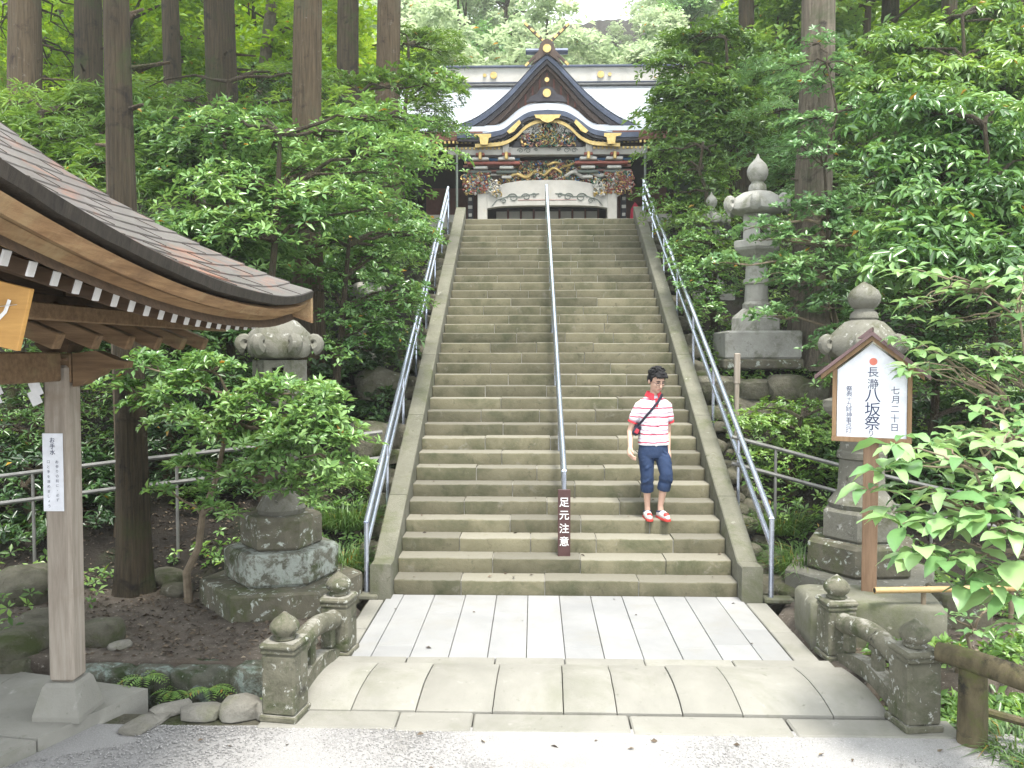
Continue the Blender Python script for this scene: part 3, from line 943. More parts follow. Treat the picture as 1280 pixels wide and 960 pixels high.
def slender_lantern(loc, label, s, rz, cat_mat, block=True):
    th = thing('stone_lantern', loc, label, 'stone lantern', None, rz)
    if block:
        for nm, d, z, m_ in (('footing', (1.36, 1.1, 0.16), 0.06, 'dark_stone'), ('block', (1.30, 1.05, 0.42), 0.35, 'lantern')):
            mb = MB(); mb.box((0, 0, z), d, 0.03); me = mb.mesh(nm, M[m_]); roughen(me, 0.015, 4, 3); o = bpy.data.objects.new(nm, me); o.rotation_euler = (0, 0, -rz); link(o, th)
        z0 = 0.56
    else: z0 = 0.0
    mb = MB(); mb.lathe([(0.46, z0), (0.46, z0 + 0.20), (0.42, z0 + 0.24), (0.33, z0 + 0.30), (0.25, z0 + 0.36)], 6); mb.build('pedestal', cat_mat, th)
    mb = MB(); mb.lathe([(0.24, z0 + 0.36), (0.24, z0 + 0.42), (0.205, z0 + 0.46), (0.195, z0 + 0.72), (0.225, z0 + 0.74), (0.225, z0 + 0.80), (0.195, z0 + 0.82), (0.185, z0 + 1.10), (0.22, z0 + 1.14)], 18)
    mb.build('shaft', cat_mat, th, smooth='auto')
    mb = MB(); mb.lathe([(0.22, z0 + 1.14), (0.40, z0 + 1.25), (0.43, z0 + 1.29), (0.43, z0 + 1.38), (0.38, z0 + 1.40)], 6); mb.build('platform', cat_mat, th)
    firebox(th, z0 + 1.40, 0.26, 0.40, cat_mat)
    lantern_cap(th, z0 + 1.80, 0.50, 0.36, cat_mat, 6, 0, 0.10)
    finial_parts(th, z0 + 2.14, 0.85, cat_mat)
    for ch in th.children:
        pass
    th.scale = (s * 0.88, s * 0.88, s)
    return th
slender_lantern((3.44, 13.0, hill(3.44, 13.0) - 0.02), 'pale stone lantern on a square stone block halfway up the right slope', 1.0, R(12), M['lantern'])
slender_lantern((3.24, 15.4, hill(3.24, 15.4) - 0.35), 'grey stone lantern behind branches near the top of the right slope', 0.66, R(5), M['lantern'])
slender_lantern((-2.66, 13.0, hill(-2.66, 13.0) - 0.05), 'small grey stone lantern half buried in leaves on the left slope', 0.62, R(25), M['lantern'], False)

# ledge of stones below the slope lantern
lw = thing('retaining_wall', (3.4, 12.0, hill(3.4, 12.0) - 0.15), 'rough retaining wall of big stones below the slope lantern', 'wall')
for i in range(9):
    o = bpy.data.objects.new('stone', rock_mesh('stone', M['rock'], 300 + i, 0.32 + 0.1 * (i % 3), 0.25, 0.20 + 0.05 * (i % 2), sub=2, amt=0.3))
    o.location = (-0.85 + (i % 5) * 0.5 + 0.12 * (i // 5), -0.05 + 0.12 * (i // 5), 0.02 + 0.33 * (i // 5)); o.rotation_euler = (0, 0, i * 0.7 % 0.6); link(o, lw)

# ================================================================== FESTIVAL SIGN
th = thing('festival_sign', (3.015, 7.48, 0.38), 'white notice board with a little brown roof on a wooden post, brush lettering', 'sign', None, R(-25))
mb = MB(); mb.box((0, 0.02, 0.75), (0.125, 0.10, 1.50), 0.006); mb.build('post', M['sign_wood'], th)
W2, ZB, ZS, ZA = 0.285, 1.40, 2.00, 2.235          # half width, bottom, shoulder, apex of the face
face = [(-W2, ZB), (W2, ZB), (W2, ZS), (0, ZA), (-W2, ZS)]
mb = MB(); mb.prism(face, -0.055, -0.035); mb.build('face', M['sign_white'], th)
mb = MB()
mb.box((-W2 - 0.022, -0.02, (ZB + ZS) / 2 + 0.02), (0.036, 0.12, ZS - ZB + 0.04), 0.003)
mb.build('frame_side', M['sign_frame'], th)
mb = MB(); mb.box((W2 + 0.022, -0.02, (ZB + ZS) / 2 + 0.02), (0.036, 0.12, ZS - ZB + 0.04), 0.003); mb.build('frame_side', M['sign_frame'], th)
mb = MB(); mb.box((0, -0.02, ZB - 0.022), (2 * W2 + 0.086, 0.12, 0.042), 0.003); mb.build('frame_bottom', M['sign_frame'], th)
mb = MB(); mb.prism([(-W2, ZB), (W2, ZB), (W2, ZS), (0, ZA), (-W2, ZS)], -0.028, 0.0); mb.build('back_board', M['sign_wood'], th)
sl = (ZA - ZS) / W2
for s_ in (-1, 1):
    def rp(d, o): return (s_ * d, ZA + 0.055 - sl * d + o)
    e = 0.47
    mb = MB(); mb.prism([rp(0, -0.03), rp(e - 0.05, -0.03), rp(e - 0.05, 0.012), rp(0, 0.012)], -0.12, 0.12); mb.build('rafter_board', M['sign_frame'], th)
    mb = MB(); mb.prism([rp(0, 0.014), rp(e, 0.014), rp(e, 0.05), rp(0, 0.05)], -0.16, 0.16); mb.build('roof_panel', M['sign_roof'], th)
mb = MB(); mb.prism([(-0.12, ZA + 0.045), (0.0, ZA + 0.145), (0.0, ZA + 0.108), (-0.075, ZA + 0.045)], -0.14, 0.14); mb.build('ridge_cap', M['sign_roof'], th)
mb = MB(); yl = -0.0565
column(mb, '長瀞', 0.098, 0.01, 2.035, 0.105, yl)
column(mb, '八坂祭', 0.135, 0.01, 1.835, 0.122, yl, 0.004)
column(mb, 'り', 0.06, 0.0, 1.47, 0.06, yl)
mb.build('lettering', M['ink'], th)
mb = MB(); column(mb, '七月二十日', 0.075, 0.19, 1.865, 0.082, yl); mb.build('lettering', M['ink'], th)
mb = MB(); column(mb, '祭典十九時神事点灯', 0.055, -0.185, 1.855, 0.047, yl); mb.build('lettering', M['ink'], th)
mb = MB(); mb.tube([(0.01, -0.0552, 2.075), (0.01, -0.0572, 2.075)], 0.033, 16); mb.build('seal', M['seal_red'], th)

def block_stone(name, label, cat, mat, poly, z0, z1, seed, bev=0.05):
    cx = sum(p[0] for p in poly) / len(poly); cy = sum(p[1] for p in poly) / len(poly)
    pl = [(x - cx, y - cy) for x, y in poly]
    n = 8
    vs = []; fs = []
    lv = [(0.99, z0), (1.0, z0 + 0.1), (1.0, (z0 + z1) / 2), (1.0, z1 - bev), (0.955, z1 - bev * 0.25), (0.90, z1)]
    ring = []
    for i in range(len(pl)):
        a = Vector(pl[i]); b = Vector(pl[(i + 1) % len(pl)])
        for q in range(n): ring.append(a.lerp(b, (q + 0.5) / n))
    m_ = len(ring)
    for f_, z in lv:
        for p in ring: vs.append((p.x * f_, p.y * f_, z))
    for q in range(len(lv) - 1):
        for k in range(m_):
            fs.append((q * m_ + k, q * m_ + (k + 1) % m_, (q + 1) * m_ + (k + 1) % m_, (q + 1) * m_ + k))
    vs.append((0, 0, z1)); c = len(vs) - 1
    for k in range(m_): fs.append(((len(lv) - 1) * m_ + k, (len(lv) - 1) * m_ + (k + 1) % m_, c))
    mb = MB(); mb.add(vs, fs)
    me = mb.mesh(name, mat, smooth='auto'); roughen(me, 0.018, seed, 3.5)
    o = bpy.data.objects.new(name, me); o.location = (cx, cy, 0); link(o)
    return tag(o, label, cat)
block_stone('stone_block', 'long low rough stone block carrying the festival sign post', 'stone block', M['cheek'], [(2.40, 7.14), (3.50, 7.02), (3.62, 7.62), (2.43, 7.74)], -0.05, 0.385, 5)
block_stone('stone_block', 'dark squared stone in the shade beside the festival sign block', 'stone block', M['dark_stone'], [(3.72, 7.55), (4.15, 7.5), (4.2, 7.95), (3.74, 8.0)], -0.05, 0.33, 8)

# bamboo pole across the stone
th = thing('bamboo_pole', at(1093, 738, 7.05), 'golden bamboo pole lying level beside the festival sign', 'bamboo pole')
p0 = at(1093, 738, 7.05); p1 = at(1330, 734, 7.25)
mb = MB()
L = (p1 - p0).length; pts = []; rad = []
nd = 7
for i in range(nd):
    for q, rr in ((0.0, 0.031), (0.06, 0.027), (0.94, 0.027), (0.995, 0.031)):
        pts.append((p1 - p0) * ((i + q) / nd)); rad.append(rr)
mb.tube(pts, rad, 12); mb.build('culm', M['bamboo'], th, smooth='auto')
mb = MB(); mb.tube([(-0.002, 0, 0), (0.002, 0, 0)], 0.020, 10); mb.build('hollow_shade', M['roof_edge'], th, (-0.0008, 0, 0))  # dark disc on the capped end, shade of a hollow put into its colour
for x in (0.45, 1.25):
    mb = MB(); p = (p1 - p0) * (x / L); mb.tube([p + Vector((0, 0.02, -0.02)), p + Vector((0.0, 0.02, -0.62))], 0.022, 8); mb.build('support', M['twig'], th)

# log fence on the right
th = thing('log_fence', (2.95, 5.5, -0.1), 'mossy log rail on squat round posts leading off the right balustrade', 'fence')
b = Vector((2.95, 5.5, -0.1))
rail = [(2.79, 5.73, 0.47), (2.86, 5.64, 0.48), (3.0, 5.45, 0.47), (3.25, 5.14, 0.44), (3.6, 4.7, 0.40)]
mb = MB(); mb.tube([Vector(p) - b for p in rail], [0.070, 0.073, 0.076, 0.073, 0.073], 14)
me = mb.mesh('rail', M['log'], smooth='auto'); roughen(me, 0.012, 3, 6); link(bpy.data.objects.new('rail', me), th)
for (x, y) in ((2.955, 5.58), (3.40, 4.98)):
    mb = MB(); mb.tube([(x - b.x, y - b.y, -0.15), (x - b.x, y - b.y, 0.2), (x - b.x, y - b.y, 0.54)], [0.095, 0.090, 0.088], 14)
    me = mb.mesh('post', M['log'], smooth='auto'); roughen(me, 0.008, 5, 6); link(bpy.data.objects.new('post', me), th)
mb = MB(); mb.tube([Vector((2.95, 5.66, 0.12)) - b, Vector((3.8, 5.35, -0.02)) - b], 0.03, 8); mb.build('lower_rail', M['log'], th, smooth='auto')

# ================================================================== STREAM EDGE STONES, ROCKS
sw = thing('stream_wall', (-2.6, 6.5, -0.3), 'low wall of lichen covered stones along the stream beside the left balustrade', 'wall')
xs = [-3.72, -3.22, -2.88, -2.42, -2.08, -1.80]
for i in range(len(xs) - 1):
    w = xs[i + 1] - xs[i]
    o = bpy.data.objects.new('stone', rock_mesh('stone', M['wall_stone'], 40 + i, w * 0.56, 0.17, 0.21, sub=3, amt=0.12, sq=0.42))
    o.location = ((xs[i] + xs[i + 1]) / 2 + 2.6, 0.02 * (i % 2), 0.12); link(o, sw)
for i, x in enumerate((-4.4, -5.1, -6.0)):
    o = bpy.data.objects.new('stone', rock_mesh('stone', M['rock'], 50 + i, 0.42, 0.22, 0.3, sub=3, amt=0.25)); o.location = (x + 2.6, 0.06, 0.12); link(o, sw)
for i, (u, v, Y, s) in enumerate([(252, 892, 5.86, (0.16, 0.10, 0.06)), (300, 882, 5.88, (0.15, 0.11, 0.10)), (215, 890, 5.95, (0.15, 0.09, 0.04)), (330, 884, 5.86, (0.06, 0.07, 0.08)), (180, 893, 5.72, (0.20, 0.12, 0.025))]):
    p = at(u, v, Y)
    rock('rock', M['pale_rock'], 60 + i, (p.x, Y, -0.11 + s[2] * 0.5), s, 0.3 * i, label=['flat pale rock at the stream edge by the pavilion platform', 'pointed pale rock at the stream edge left of the front balustrade post', 'thin pale rock lying half under the others at the stream edge', 'small pale rock touching the front balustrade post', 'broad sunken paving rock at the gravel edge'][i], cat='rock')
for i, (u, v, Y, s, lb) in enumerate([(122, 805, 6.95, (0.22, 0.16, 0.13), 'rounded tan rock on the bare earth right of the pavilion post'),
                                  (142, 792, 7.2, (0.11, 0.10, 0.10), 'small mossy rock leaning behind the rounded tan rock'),
                                  (150, 812, 6.85, (0.10, 0.07, 0.04), 'flat ochre stone in front of the rounded tan rock'),
                                  (30, 835, 6.8, (0.50, 0.22, 0.15), 'broad mossy boulder left of the pavilion post'),
                                  (35, 735, 8.2, (0.42, 0.30, 0.24), 'large mossy boulder in the shade behind the pavilion'),
                                  (208, 712, 8.7, (0.22, 0.16, 0.10), 'grey rock behind the mossy cedar foot'),
                                  (222, 738, 8.35, (0.16, 0.12, 0.09), 'small dark rock between the cedar foot and the left lantern'),
                                  (478, 480, 12.2, (0.42, 0.35, 0.32), 'mossy boulder on the left slope beside the handrail'),
                                  (470, 540, 11.0, (0.40, 0.3, 0.3), 'dark boulder low on the left slope behind the pipe fence')]):
    p = at(u, v, Y)
    rock('rock', M['rock'] if i != 2 else M['pale_rock'], 80 + i, (p.x, p.y, hill(p.x, p.y) + s[2] * 0.35), s, 0.5 * i, label=lb, cat='rock', sub=3)
# short footing slabs where the rails meet the paving
for x, y, lb in ((-1.76, 8.44, 'small flat footing stone under the left handrail post'), (2.48, 8.42, 'small flat footing stone under the right handrail post')):
    me = box_mesh('footing_stone', M['cheek'], (0.30, 0.14, 0.06), 0.015, 9, 0.01, 5); o = bpy.data.objects.new('footing_stone', me); o.location = (x, y, 0.02); link(o); tag(o, lb, 'stone')

# ================================================================== WATER PAVILION (left)
PX, PY = -3.30, 5.70
pav = thing('water_pavilion', (PX, PY, 0), 'timber purification pavilion with a curved metal roof at the left edge', 'pavilion')
def L_(x, y, z): return (x - PX, y - PY, z)
# platform
plat = thing('pavilion_platform', (-4.0, 5.0, 0), 'pale stone platform under the purification pavilion', 'platform')
slabs = [[(-2.93, 6.12), (-4.10, 6.42), (-4.10, 5.42), (-3.28, 5.30)], [(-4.11, 6.42), (-6.2, 6.7), (-6.2, 5.0), (-4.11, 5.36)],
         [(-3.285, 5.285), (-4.105, 5.405), (-4.6, 3.6), (-4.0, 3.6)], [(-4.115, 5.345), (-6.2, 4.985), (-6.2, 3.6), (-4.61, 3.6)]]
for i, pl in enumerate(slabs):
    mb = MB(); mb.slab([(x + 4.0, y - 5.0) for x, y in pl], -0.2, -0.012 - 0.004 * i)
    me = mb.mesh('slab', M['deck']); link(bpy.data.objects.new('slab', me), plat)
# posts on flared stone feet
for (x, y) in ((PX, PY), (PX - 2.3, PY), (PX, PY - 2.3), (PX - 2.3, PY - 2.3)):
    mb = MB()
    mb.lathe([(0.235, -0.02), (0.235, 0.02), (0.165, 0.21), (0.14, 0.235)], 4, L_(x, y, 0), 0, PI / 4)
    mb.build('post_foot', M['deck'], pav)
    mb = MB(); mb.box(L_(x, y, 0.235 + 1.1075), (0.178, 0.178, 2.215), 0.02); mb.build('post', M['post_wood'], pav)
# tie beams with carved noses
for y in (PY, PY - 2.3):
    mb = MB(); mb.box(L_(PX - 1.15, y, 2.43), (2.5, 0.13, 0.205), 0.01); mb.build('tie_beam', M['beam_wood'], pav)
    for s_, x in ((1, PX + 0.11), (-1, PX - 2.41)):
        poly = [(0, -0.13), (0, 0.10), (0.16, 0.12), (0.30, 0.06), (0.37, 0.045), (0.36, 0.0), (0.28, -0.01), (0.22, 0.0), (0.19, -0.045), (0.11, -0.075), (0.07, -0.11)]
        mb = MB(); mb.prism([(x - PX + s_ * a, 2.43 + b_) for a, b_ in poly], y - PY - 0.06, y - PY + 0.06); mb.build('beam_nose', M['beam_wood'], pav)
for x in (PX, PX - 2.3):
    mb = MB(); mb.box(L_(x, PY - 1.15, 2.44), (0.125, 2.08, 0.20), 0.01); mb.build('tie_beam', M['beam_wood'], pav)
    # bracket blocks and arms carrying the eave purlin
    for y in (PY, PY - 1.15, PY - 2.3):
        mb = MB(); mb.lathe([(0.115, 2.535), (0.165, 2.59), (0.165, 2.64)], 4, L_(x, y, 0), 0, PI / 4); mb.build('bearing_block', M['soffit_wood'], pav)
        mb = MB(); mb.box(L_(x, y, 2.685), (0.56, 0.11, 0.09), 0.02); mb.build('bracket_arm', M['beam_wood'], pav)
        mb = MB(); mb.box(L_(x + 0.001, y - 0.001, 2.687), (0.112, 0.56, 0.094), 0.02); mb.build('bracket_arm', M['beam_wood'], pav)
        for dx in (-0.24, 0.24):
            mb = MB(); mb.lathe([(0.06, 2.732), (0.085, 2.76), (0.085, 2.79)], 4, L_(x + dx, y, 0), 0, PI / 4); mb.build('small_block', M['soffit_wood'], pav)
    mb = MB(); mb.box(L_(x, PY - 0.9, 2.86), (0.13, 5.2 - 1.0, 0.14), 0.01); mb.build('purlin', M['soffit_wood'], pav)
# curved roof: eave line along y, slope rising towards the ridge at x = RX
RX, EX, YF, YN = -4.47, -1.84, 6.85, 1.95
def eave_z(s):                       # s = distance from the far end of the eave
    return 2.93 + 0.036 * (s - 1.3) ** 2 + 0.05 * max(0, 1 - s / 0.9) ** 2
def roof_z(t, s):
    k = max(0, 1 - t / 2.0)
    return 2.93 + (eave_z(s) - 2.93) * k + 0.40 * t + 0.07 * t * t
NT, NS = 14, 28
def roof_pt(side, i, j, dz=0.0):
    t = (EX - RX) * i / NT; s = (YF - YN) * j / NS
    x = EX - t
    # the far edge sweeps slightly outward at the eave
    return (x if side > 0 else 2 * RX - x, YF - s, roof_z(t, s) + dz)
# sheets laid in courses: each course is a shallow step in the skin
for side in (1, -1):
    mb = MB()
    vs = []; fs = []
    for i in range(NT + 1):
        for lip in (0, 1):
            for j in range(NS + 1):
                p = roof_pt(side, i, j, 0.012 if lip else 0.0)
                vs.append((p[0] - PX, p[1] - PY, p[2]))
    w_ = NS + 1
    for i in range(NT):
        a = (2 * i + 1) * w_; b_ = (2 * i + 2) * w_
        for j in range(NS):
            fs.append((a + j, a + j + 1, b_ + j + 1, b_ + j)); fs.append((2 * i * w_ + j, 2 * i * w_ + j + 1, a + j + 1, a + j))
    mb.add(vs, fs)
    sk = mb.build('roof_sheet', M['copper_roof'], pav)
    # standing seams between sheets
    for i in range(NT):
        off = 0 if i % 2 else 2
        for j in range(off, NS, 4):
            if side < 0: continue
            a = roof_pt(side, i, j, 0.014); c = roof_pt(side, i + 1, j, 0.002)
            m2 = MB(); m2.tube([L_(*a), L_(*c)], 0.004, 4); m2.build('seam', M['roof_edge'], sk)
    # thick dark roof edge
    mb = MB(); vs = []; fs = []
    for j in range(NS + 1):
        for dx, dz in ((0.012, 0.004), (0.0, -0.052 - 0.012 * mn.noise(Vector((j * 1.7, 3, 1)))), (-0.10, -0.062), (-0.12, -0.02)):
            p = roof_pt(side, 0, j, dz); vs.append((p[0] - PX + side * dx, p[1] - PY, p[2]))
    for j in range(NS):
        for q in range(4):
            q2 = (q + 1) % 4
            fs.append((j * 4 + q, j * 4 + q2, (j + 1) * 4 + q2, (j + 1) * 4 + q))
    fs.append((0, 1, 2, 3)); fs.append(tuple(NS * 4 + q for q in (3, 2, 1, 0)))
    mb.add(vs, fs); mb.build('roof_edge', M['roof_edge'], pav)
    # two eave boards, stepped inward
    for nm, xo, xi, zo, zi, dpt in (('eave_board', -0.02, -0.16, -0.088, -0.085, 0.05), ('lower_eave_board', -0.12, -0.34, -0.128, -0.105, 0.045)):
        mb = MB(); vs = []; fs = []
        for j in range(NS + 1):
            e = roof_pt(side, 0, j)
            for dx, dz in ((xo, zo), (xo - 0.05, zo - dpt), (xi, zi - dpt * 0.6), (xi, zi + 0.05)):
                vs.append((e[0] - PX + side * dx, e[1] - PY, e[2] + dz))
        for j in range(NS):
            for q in range(4):
                q2 = (q + 1) % 4; fs.append((j * 4 + q, j * 4 + q2, (j + 1) * 4 + q2, (j + 1) * 4 + q))
        fs.append((0, 1, 2, 3)); fs.append(tuple(NS * 4 + q for q in (3, 2, 1, 0)))
        mb.add(vs, fs); mb.build(nm, M['eave_wood'], pav)
    # soffit boarding
    mb = MB(); vs = []; fs = []
    for i in range(NT + 1):
        for j in range(NS + 1):
            p = roof_pt(side, i, j, -0.12 - (0.10 if i == 0 else 0.06)); x = p[0] - side * (0.14 if i == 0 else 0)
            vs.append((x - PX, p[1] - PY, p[2]))
    for i in range(NT):
        for j in range(NS): fs.append((i * w_ + j, i * w_ + j + 1, (i + 1) * w_ + j + 1, (i + 1) * w_ + j))
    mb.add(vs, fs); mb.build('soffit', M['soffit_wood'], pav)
# flying rafters with white painted ends, right eave
s = 0.50
while s < 4.6:
    e = eave_z(s); y = YF - s
    x0_, z0_ = EX - 0.265, e - 0.205
    x1_, z1_ = EX - 1.15, e - 0.205 + 0.88 * 0.33
    d = Vector((x1_ - x0_, 0, z1_ - z0_)); ln = d.length
    ang = math.atan2(z0_ - z1_, x0_ - x1_)
    rot = Matrix.Rotation(-ang, 3, 'Y')
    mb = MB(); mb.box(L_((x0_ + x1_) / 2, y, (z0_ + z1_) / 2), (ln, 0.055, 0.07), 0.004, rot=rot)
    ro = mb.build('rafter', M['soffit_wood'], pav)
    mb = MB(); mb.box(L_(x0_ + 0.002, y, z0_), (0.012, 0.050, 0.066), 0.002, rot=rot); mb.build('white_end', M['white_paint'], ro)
    s += 0.172
# base rafters
for y in (6.78, 6.36, 5.94, 5.52, 5.10, 4.68, 4.26, 3.84, 3.42, 3.0, 2.58):
    x0_, z0_ = -2.72, 2.60; x1_, z1_ = -3.7, 3.02
    ang = math.atan2(z0_ - z1_, x0_ - x1_); rot = Matrix.Rotation(-ang, 3, 'Y')
    mb = MB(); mb.box(L_((x0_ + x1_) / 2, y, (z0_ + z1_) / 2), (1.07, 0.085, 0.10), 0.008, rot=rot); mb.build('base_rafter', M['beam_wood'], pav)
mb = MB(); mb.box(L_(-2.60, 4.5, 2.755), (0.07, 4.7, 0.09), 0.006); mb.build('rafter_plate', M['beam_wood'], pav)
# gable ends: bargeboards, gable wall and ridge
for y, s in ((YF - 0.02, 0.0), (YN + 0.02, YF - YN)):
    for side in (1, -1):
        mb = MB(); top = []; bot = []
        for i in range(NT + 1):
            t = (EX - RX) * i / NT
            z = roof_z(t, s); x = EX - t if side > 0 else 2 * RX - EX + t
            top.append((x - PX, z - 0.03)); bot.append((x - PX, z - 0.26 - 0.06 * i / NT))
        mb.strip(top, bot, y - PY - 0.03, y - PY + 0.03); mb.build('bargeboard', M['eave_wood'], pav)
for y in (PY + 0.05, PY - 2.35):
    zr = roof_z(EX - RX, 2.4) - 0.3
    mb = MB(); mb.prism([(-2.3, 2.9), (0, 2.9), (0, 3.0), (-1.15, zr), (-2.3, 3.0)], y - PY - 0.02, y - PY + 0.02); mb.build('gable_wall', M['soffit_wood'], pav)
zr = roof_z(EX - RX, 2.4)
mb = MB(); mb.box(L_(RX, (YF + YN) / 2 - 0.2, zr + 0.02), (0.22, YF - YN - 0.6, 0.16), 0.03); mb.build('ridge', M['roof_edge'], pav)

# paper streamers on the straw rope
rp_ = thing('straw_rope', (PX - 1.15, PY - 0.11, 2.36), 'thin straw rope tied along the far beam of the pavilion', 'rope')
mb = MB(); mb.tube([(-1.15 + 2.4 * i / 16, 0, 0.13 - 0.03 * math.sin(PI * i / 16)) for i in range(17)], 0.010, 6); mb.build('cord', M['sign_wood'], rp_, smooth='auto')
def streamer(x, label):
    th = thing('paper_streamer', (x, PY - 0.115, 2.52), label, 'paper streamer', 'paper streamers on the rope')
    mb = MB(); mb.tube([(0, 0, 0.0), (0.004, -0.003, -0.13)], 0.004, 5); mb.build('string', M['paper'], th)
    w, hgt = 0.075, 0.10
    ox_, oz = -0.02, -0.13
    for k in range(3):
        mb = MB()
        a = R(-24)
        rot = Matrix.Rotation(a, 3, 'Y')
        mb.box((ox_, -0.006 * (k % 2), oz - 0.04), (w, 0.0015, hgt), 0, rot=rot)
        mb.build('fold', M['paper'], th)
        ox_ += 0.028 if k % 2 == 0 else -0.012; oz -= 0.062
    return th
streamer(PX - 0.12, 'zigzag white paper streamer hanging beside the pavilion post')
streamer(PX - 0.40, 'zigzag white paper streamer cut by the left edge of the picture')
# notice on the post
th = thing('notice_plate', (PX - 0.020, PY - 0.090, 1.98), 'white vertical notice fixed to the pavilion post', 'notice')
mb = MB(); mb.box((0, -0.004, -0.27), (0.142, 0.006, 0.54), 0.001); mb.build('plate', M['sign_white'], th)
mb = MB(); column(mb, 'お手水', 0.040, 0.0, -0.025, 0.042, -0.0085, 0.01); mb.build('lettering', M['ink'], th)
mb = MB(); column(mb, 'お参りの前に、必ず', 0.024, 0.030, -0.18, 0.033, -0.0085); mb.build('lettering', M['ink'], th)
mb = MB(); column(mb, '口と手を清めましょう', 0.024, -0.030, -0.18, 0.034, -0.0085); mb.build('lettering', M['ink'], th)
# hanging votive plaque
pc = at(10, 390, 3.45)
th = thing('votive_plaque', pc, 'tilted orange wooden plaque with white brush strokes hanging under the pavilion roof', 'plaque')
rot = Matrix.Rotation(R(14), 3, 'Y')
mb = MB(); mb.box((-0.06, 0, 0.0), (0.28, 0.03, 0.27), 0.003, rot=rot); mb.build('board', M['plaque'], th)
mb = MB(); mb.tube([(-0.06, -0.019, -0.06), (0.0, -0.019, 0.0), (0.02, -0.019, 0.05)], 0.008, 4, flat_=0.15); mb.tube([(-0.04, -0.019, 0.02), (0.05, -0.019, 0.03)], 0.007, 4, flat_=0.15); mb.build('brush_stroke', M['letter_white'], th)
mb = MB(); mb.tube([(-0.06, 0, 0.12), (-0.06, 0, 0.40)], 0.005, 5); mb.build('cord', M['sign_wood'], th)

# ================================================================== SHRINE HALL
M['blue_copper'] = pmat('blue_grey_copper', (0.50, 0.54, 0.60), (0.64, 0.68, 0.74), 2, 0.32, 0.12, 20, metal=0.35)
M['roof_rim'] = pmat('roof_rim_copper', (0.05, 0.062, 0.095), (0.10, 0.12, 0.175), 3, 0.35, 0.1, 20, metal=0.4)
M['dark_lacquer'] = pmat('dark_lacquer', (0.025, 0.022, 0.030), (0.05, 0.045, 0.055), 4, 0.4, 0.1, 20)
M['gold'] = pmat('gold_fitting', (0.55, 0.38, 0.12), (0.78, 0.60, 0.27), 9, 0.35, 0.25, 30, metal=0.6)
M['brown_lattice'] = pmat('brown_gable', (0.07, 0.05, 0.042), (0.14, 0.10, 0.085), 5, 0.8, 0.2, 14, stretch=(5, 5, 1))
M['red_soffit'] = pmat('red_brown_soffit', (0.12, 0.045, 0.035), (0.20, 0.08, 0.06), 4, 0.7, 0.1, 14)
M['plaster'] = pmat('white_lacquer', (0.48, 0.465, 0.43), (0.62, 0.60, 0.56), 3, 0.6, 0.1, 14, stains=[((0.55, 0.5, 0.42), 5, 0.6, 0.75)])
M['verm'] = flat('vermilion', (0.33, 0.10, 0.075), 0.5)
M['c_green'] = flat('carving_green', (0.10, 0.26, 0.17), 0.6)
M['c_blue'] = flat('carving_blue', (0.06, 0.20, 0.42), 0.6)
M['c_white'] = flat('carving_white', (0.72, 0.70, 0.66), 0.6)
M['c_pink'] = flat('carving_pink', (0.42, 0.20, 0.17), 0.6)
M['swirl'] = flat('swirl_grey_green', (0.16, 0.19, 0.17), 0.6)
M['interior'] = flat('dark_interior', (0.030, 0.018, 0.014), 0.8)
CARV = [M['gold'], M['c_green'], M['verm'], M['c_white'], M['c_blue'], M['c_pink'], M['brown_lattice']]

HX, HY, HZ = at(684, 165, 25).x, 25.0, 5.30
hall = thing('shrine_hall', (HX, HY, HZ), 'ornate shrine hall with curved gabled roof and painted carvings at the top of the steps', 'shrine')
def zf(v, Y=25.0): return at(684, v, Y).z - HZ
def xf(d, Y=25.0): return d * Y / 1036.0
def lerp_curve(pts, n):
    """smooth resample of (d, v) control points"""
    xs = np.array([p[0] for p in pts], float); ys = np.array([p[1] for p in pts], float)
    t = np.linspace(xs[0], xs[-1], n)
    # cubic through finite-difference tangents
    m = np.gradient(ys, xs)
    out = []
    for q in t:
        i = min(max(np.searchsorted(xs, q) - 1, 0), len(xs) - 2)
        h = xs[i + 1] - xs[i]; s = (q - xs[i]) / h
        out.append((q, (2 * s**3 - 3 * s**2 + 1) * ys[i] + (s**3 - 2 * s**2 + s) * h * m[i] + (-2 * s**3 + 3 * s**2) * ys[i + 1] + (s**3 - s**2) * h * m[i + 1]))
    return out
def sym(curve): return [(-d, v) for d, v in reversed(curve[1:])] + list(curve)
def loft(mb, c0, y0, c1, y1, mi=0, steps=1):
    """sheet between curve c0 (xz list) at y0 and c1 at y1"""
    n = len(c0); vs = []
    for q in range(steps + 1):
        t = q / steps
        vs += [(a[0] * (1 - t) + b[0] * t, y0 * (1 - t) + y1 * t, a[1] * (1 - t) + b[1] * t) for a, b in zip(c0, c1)]
    fs = [(q * n + i, q * n + i + 1, (q + 1) * n + i + 1, (q + 1) * n + i) for q in range(steps) for i in range(n - 1)]
    mb.add(vs, fs, mi)

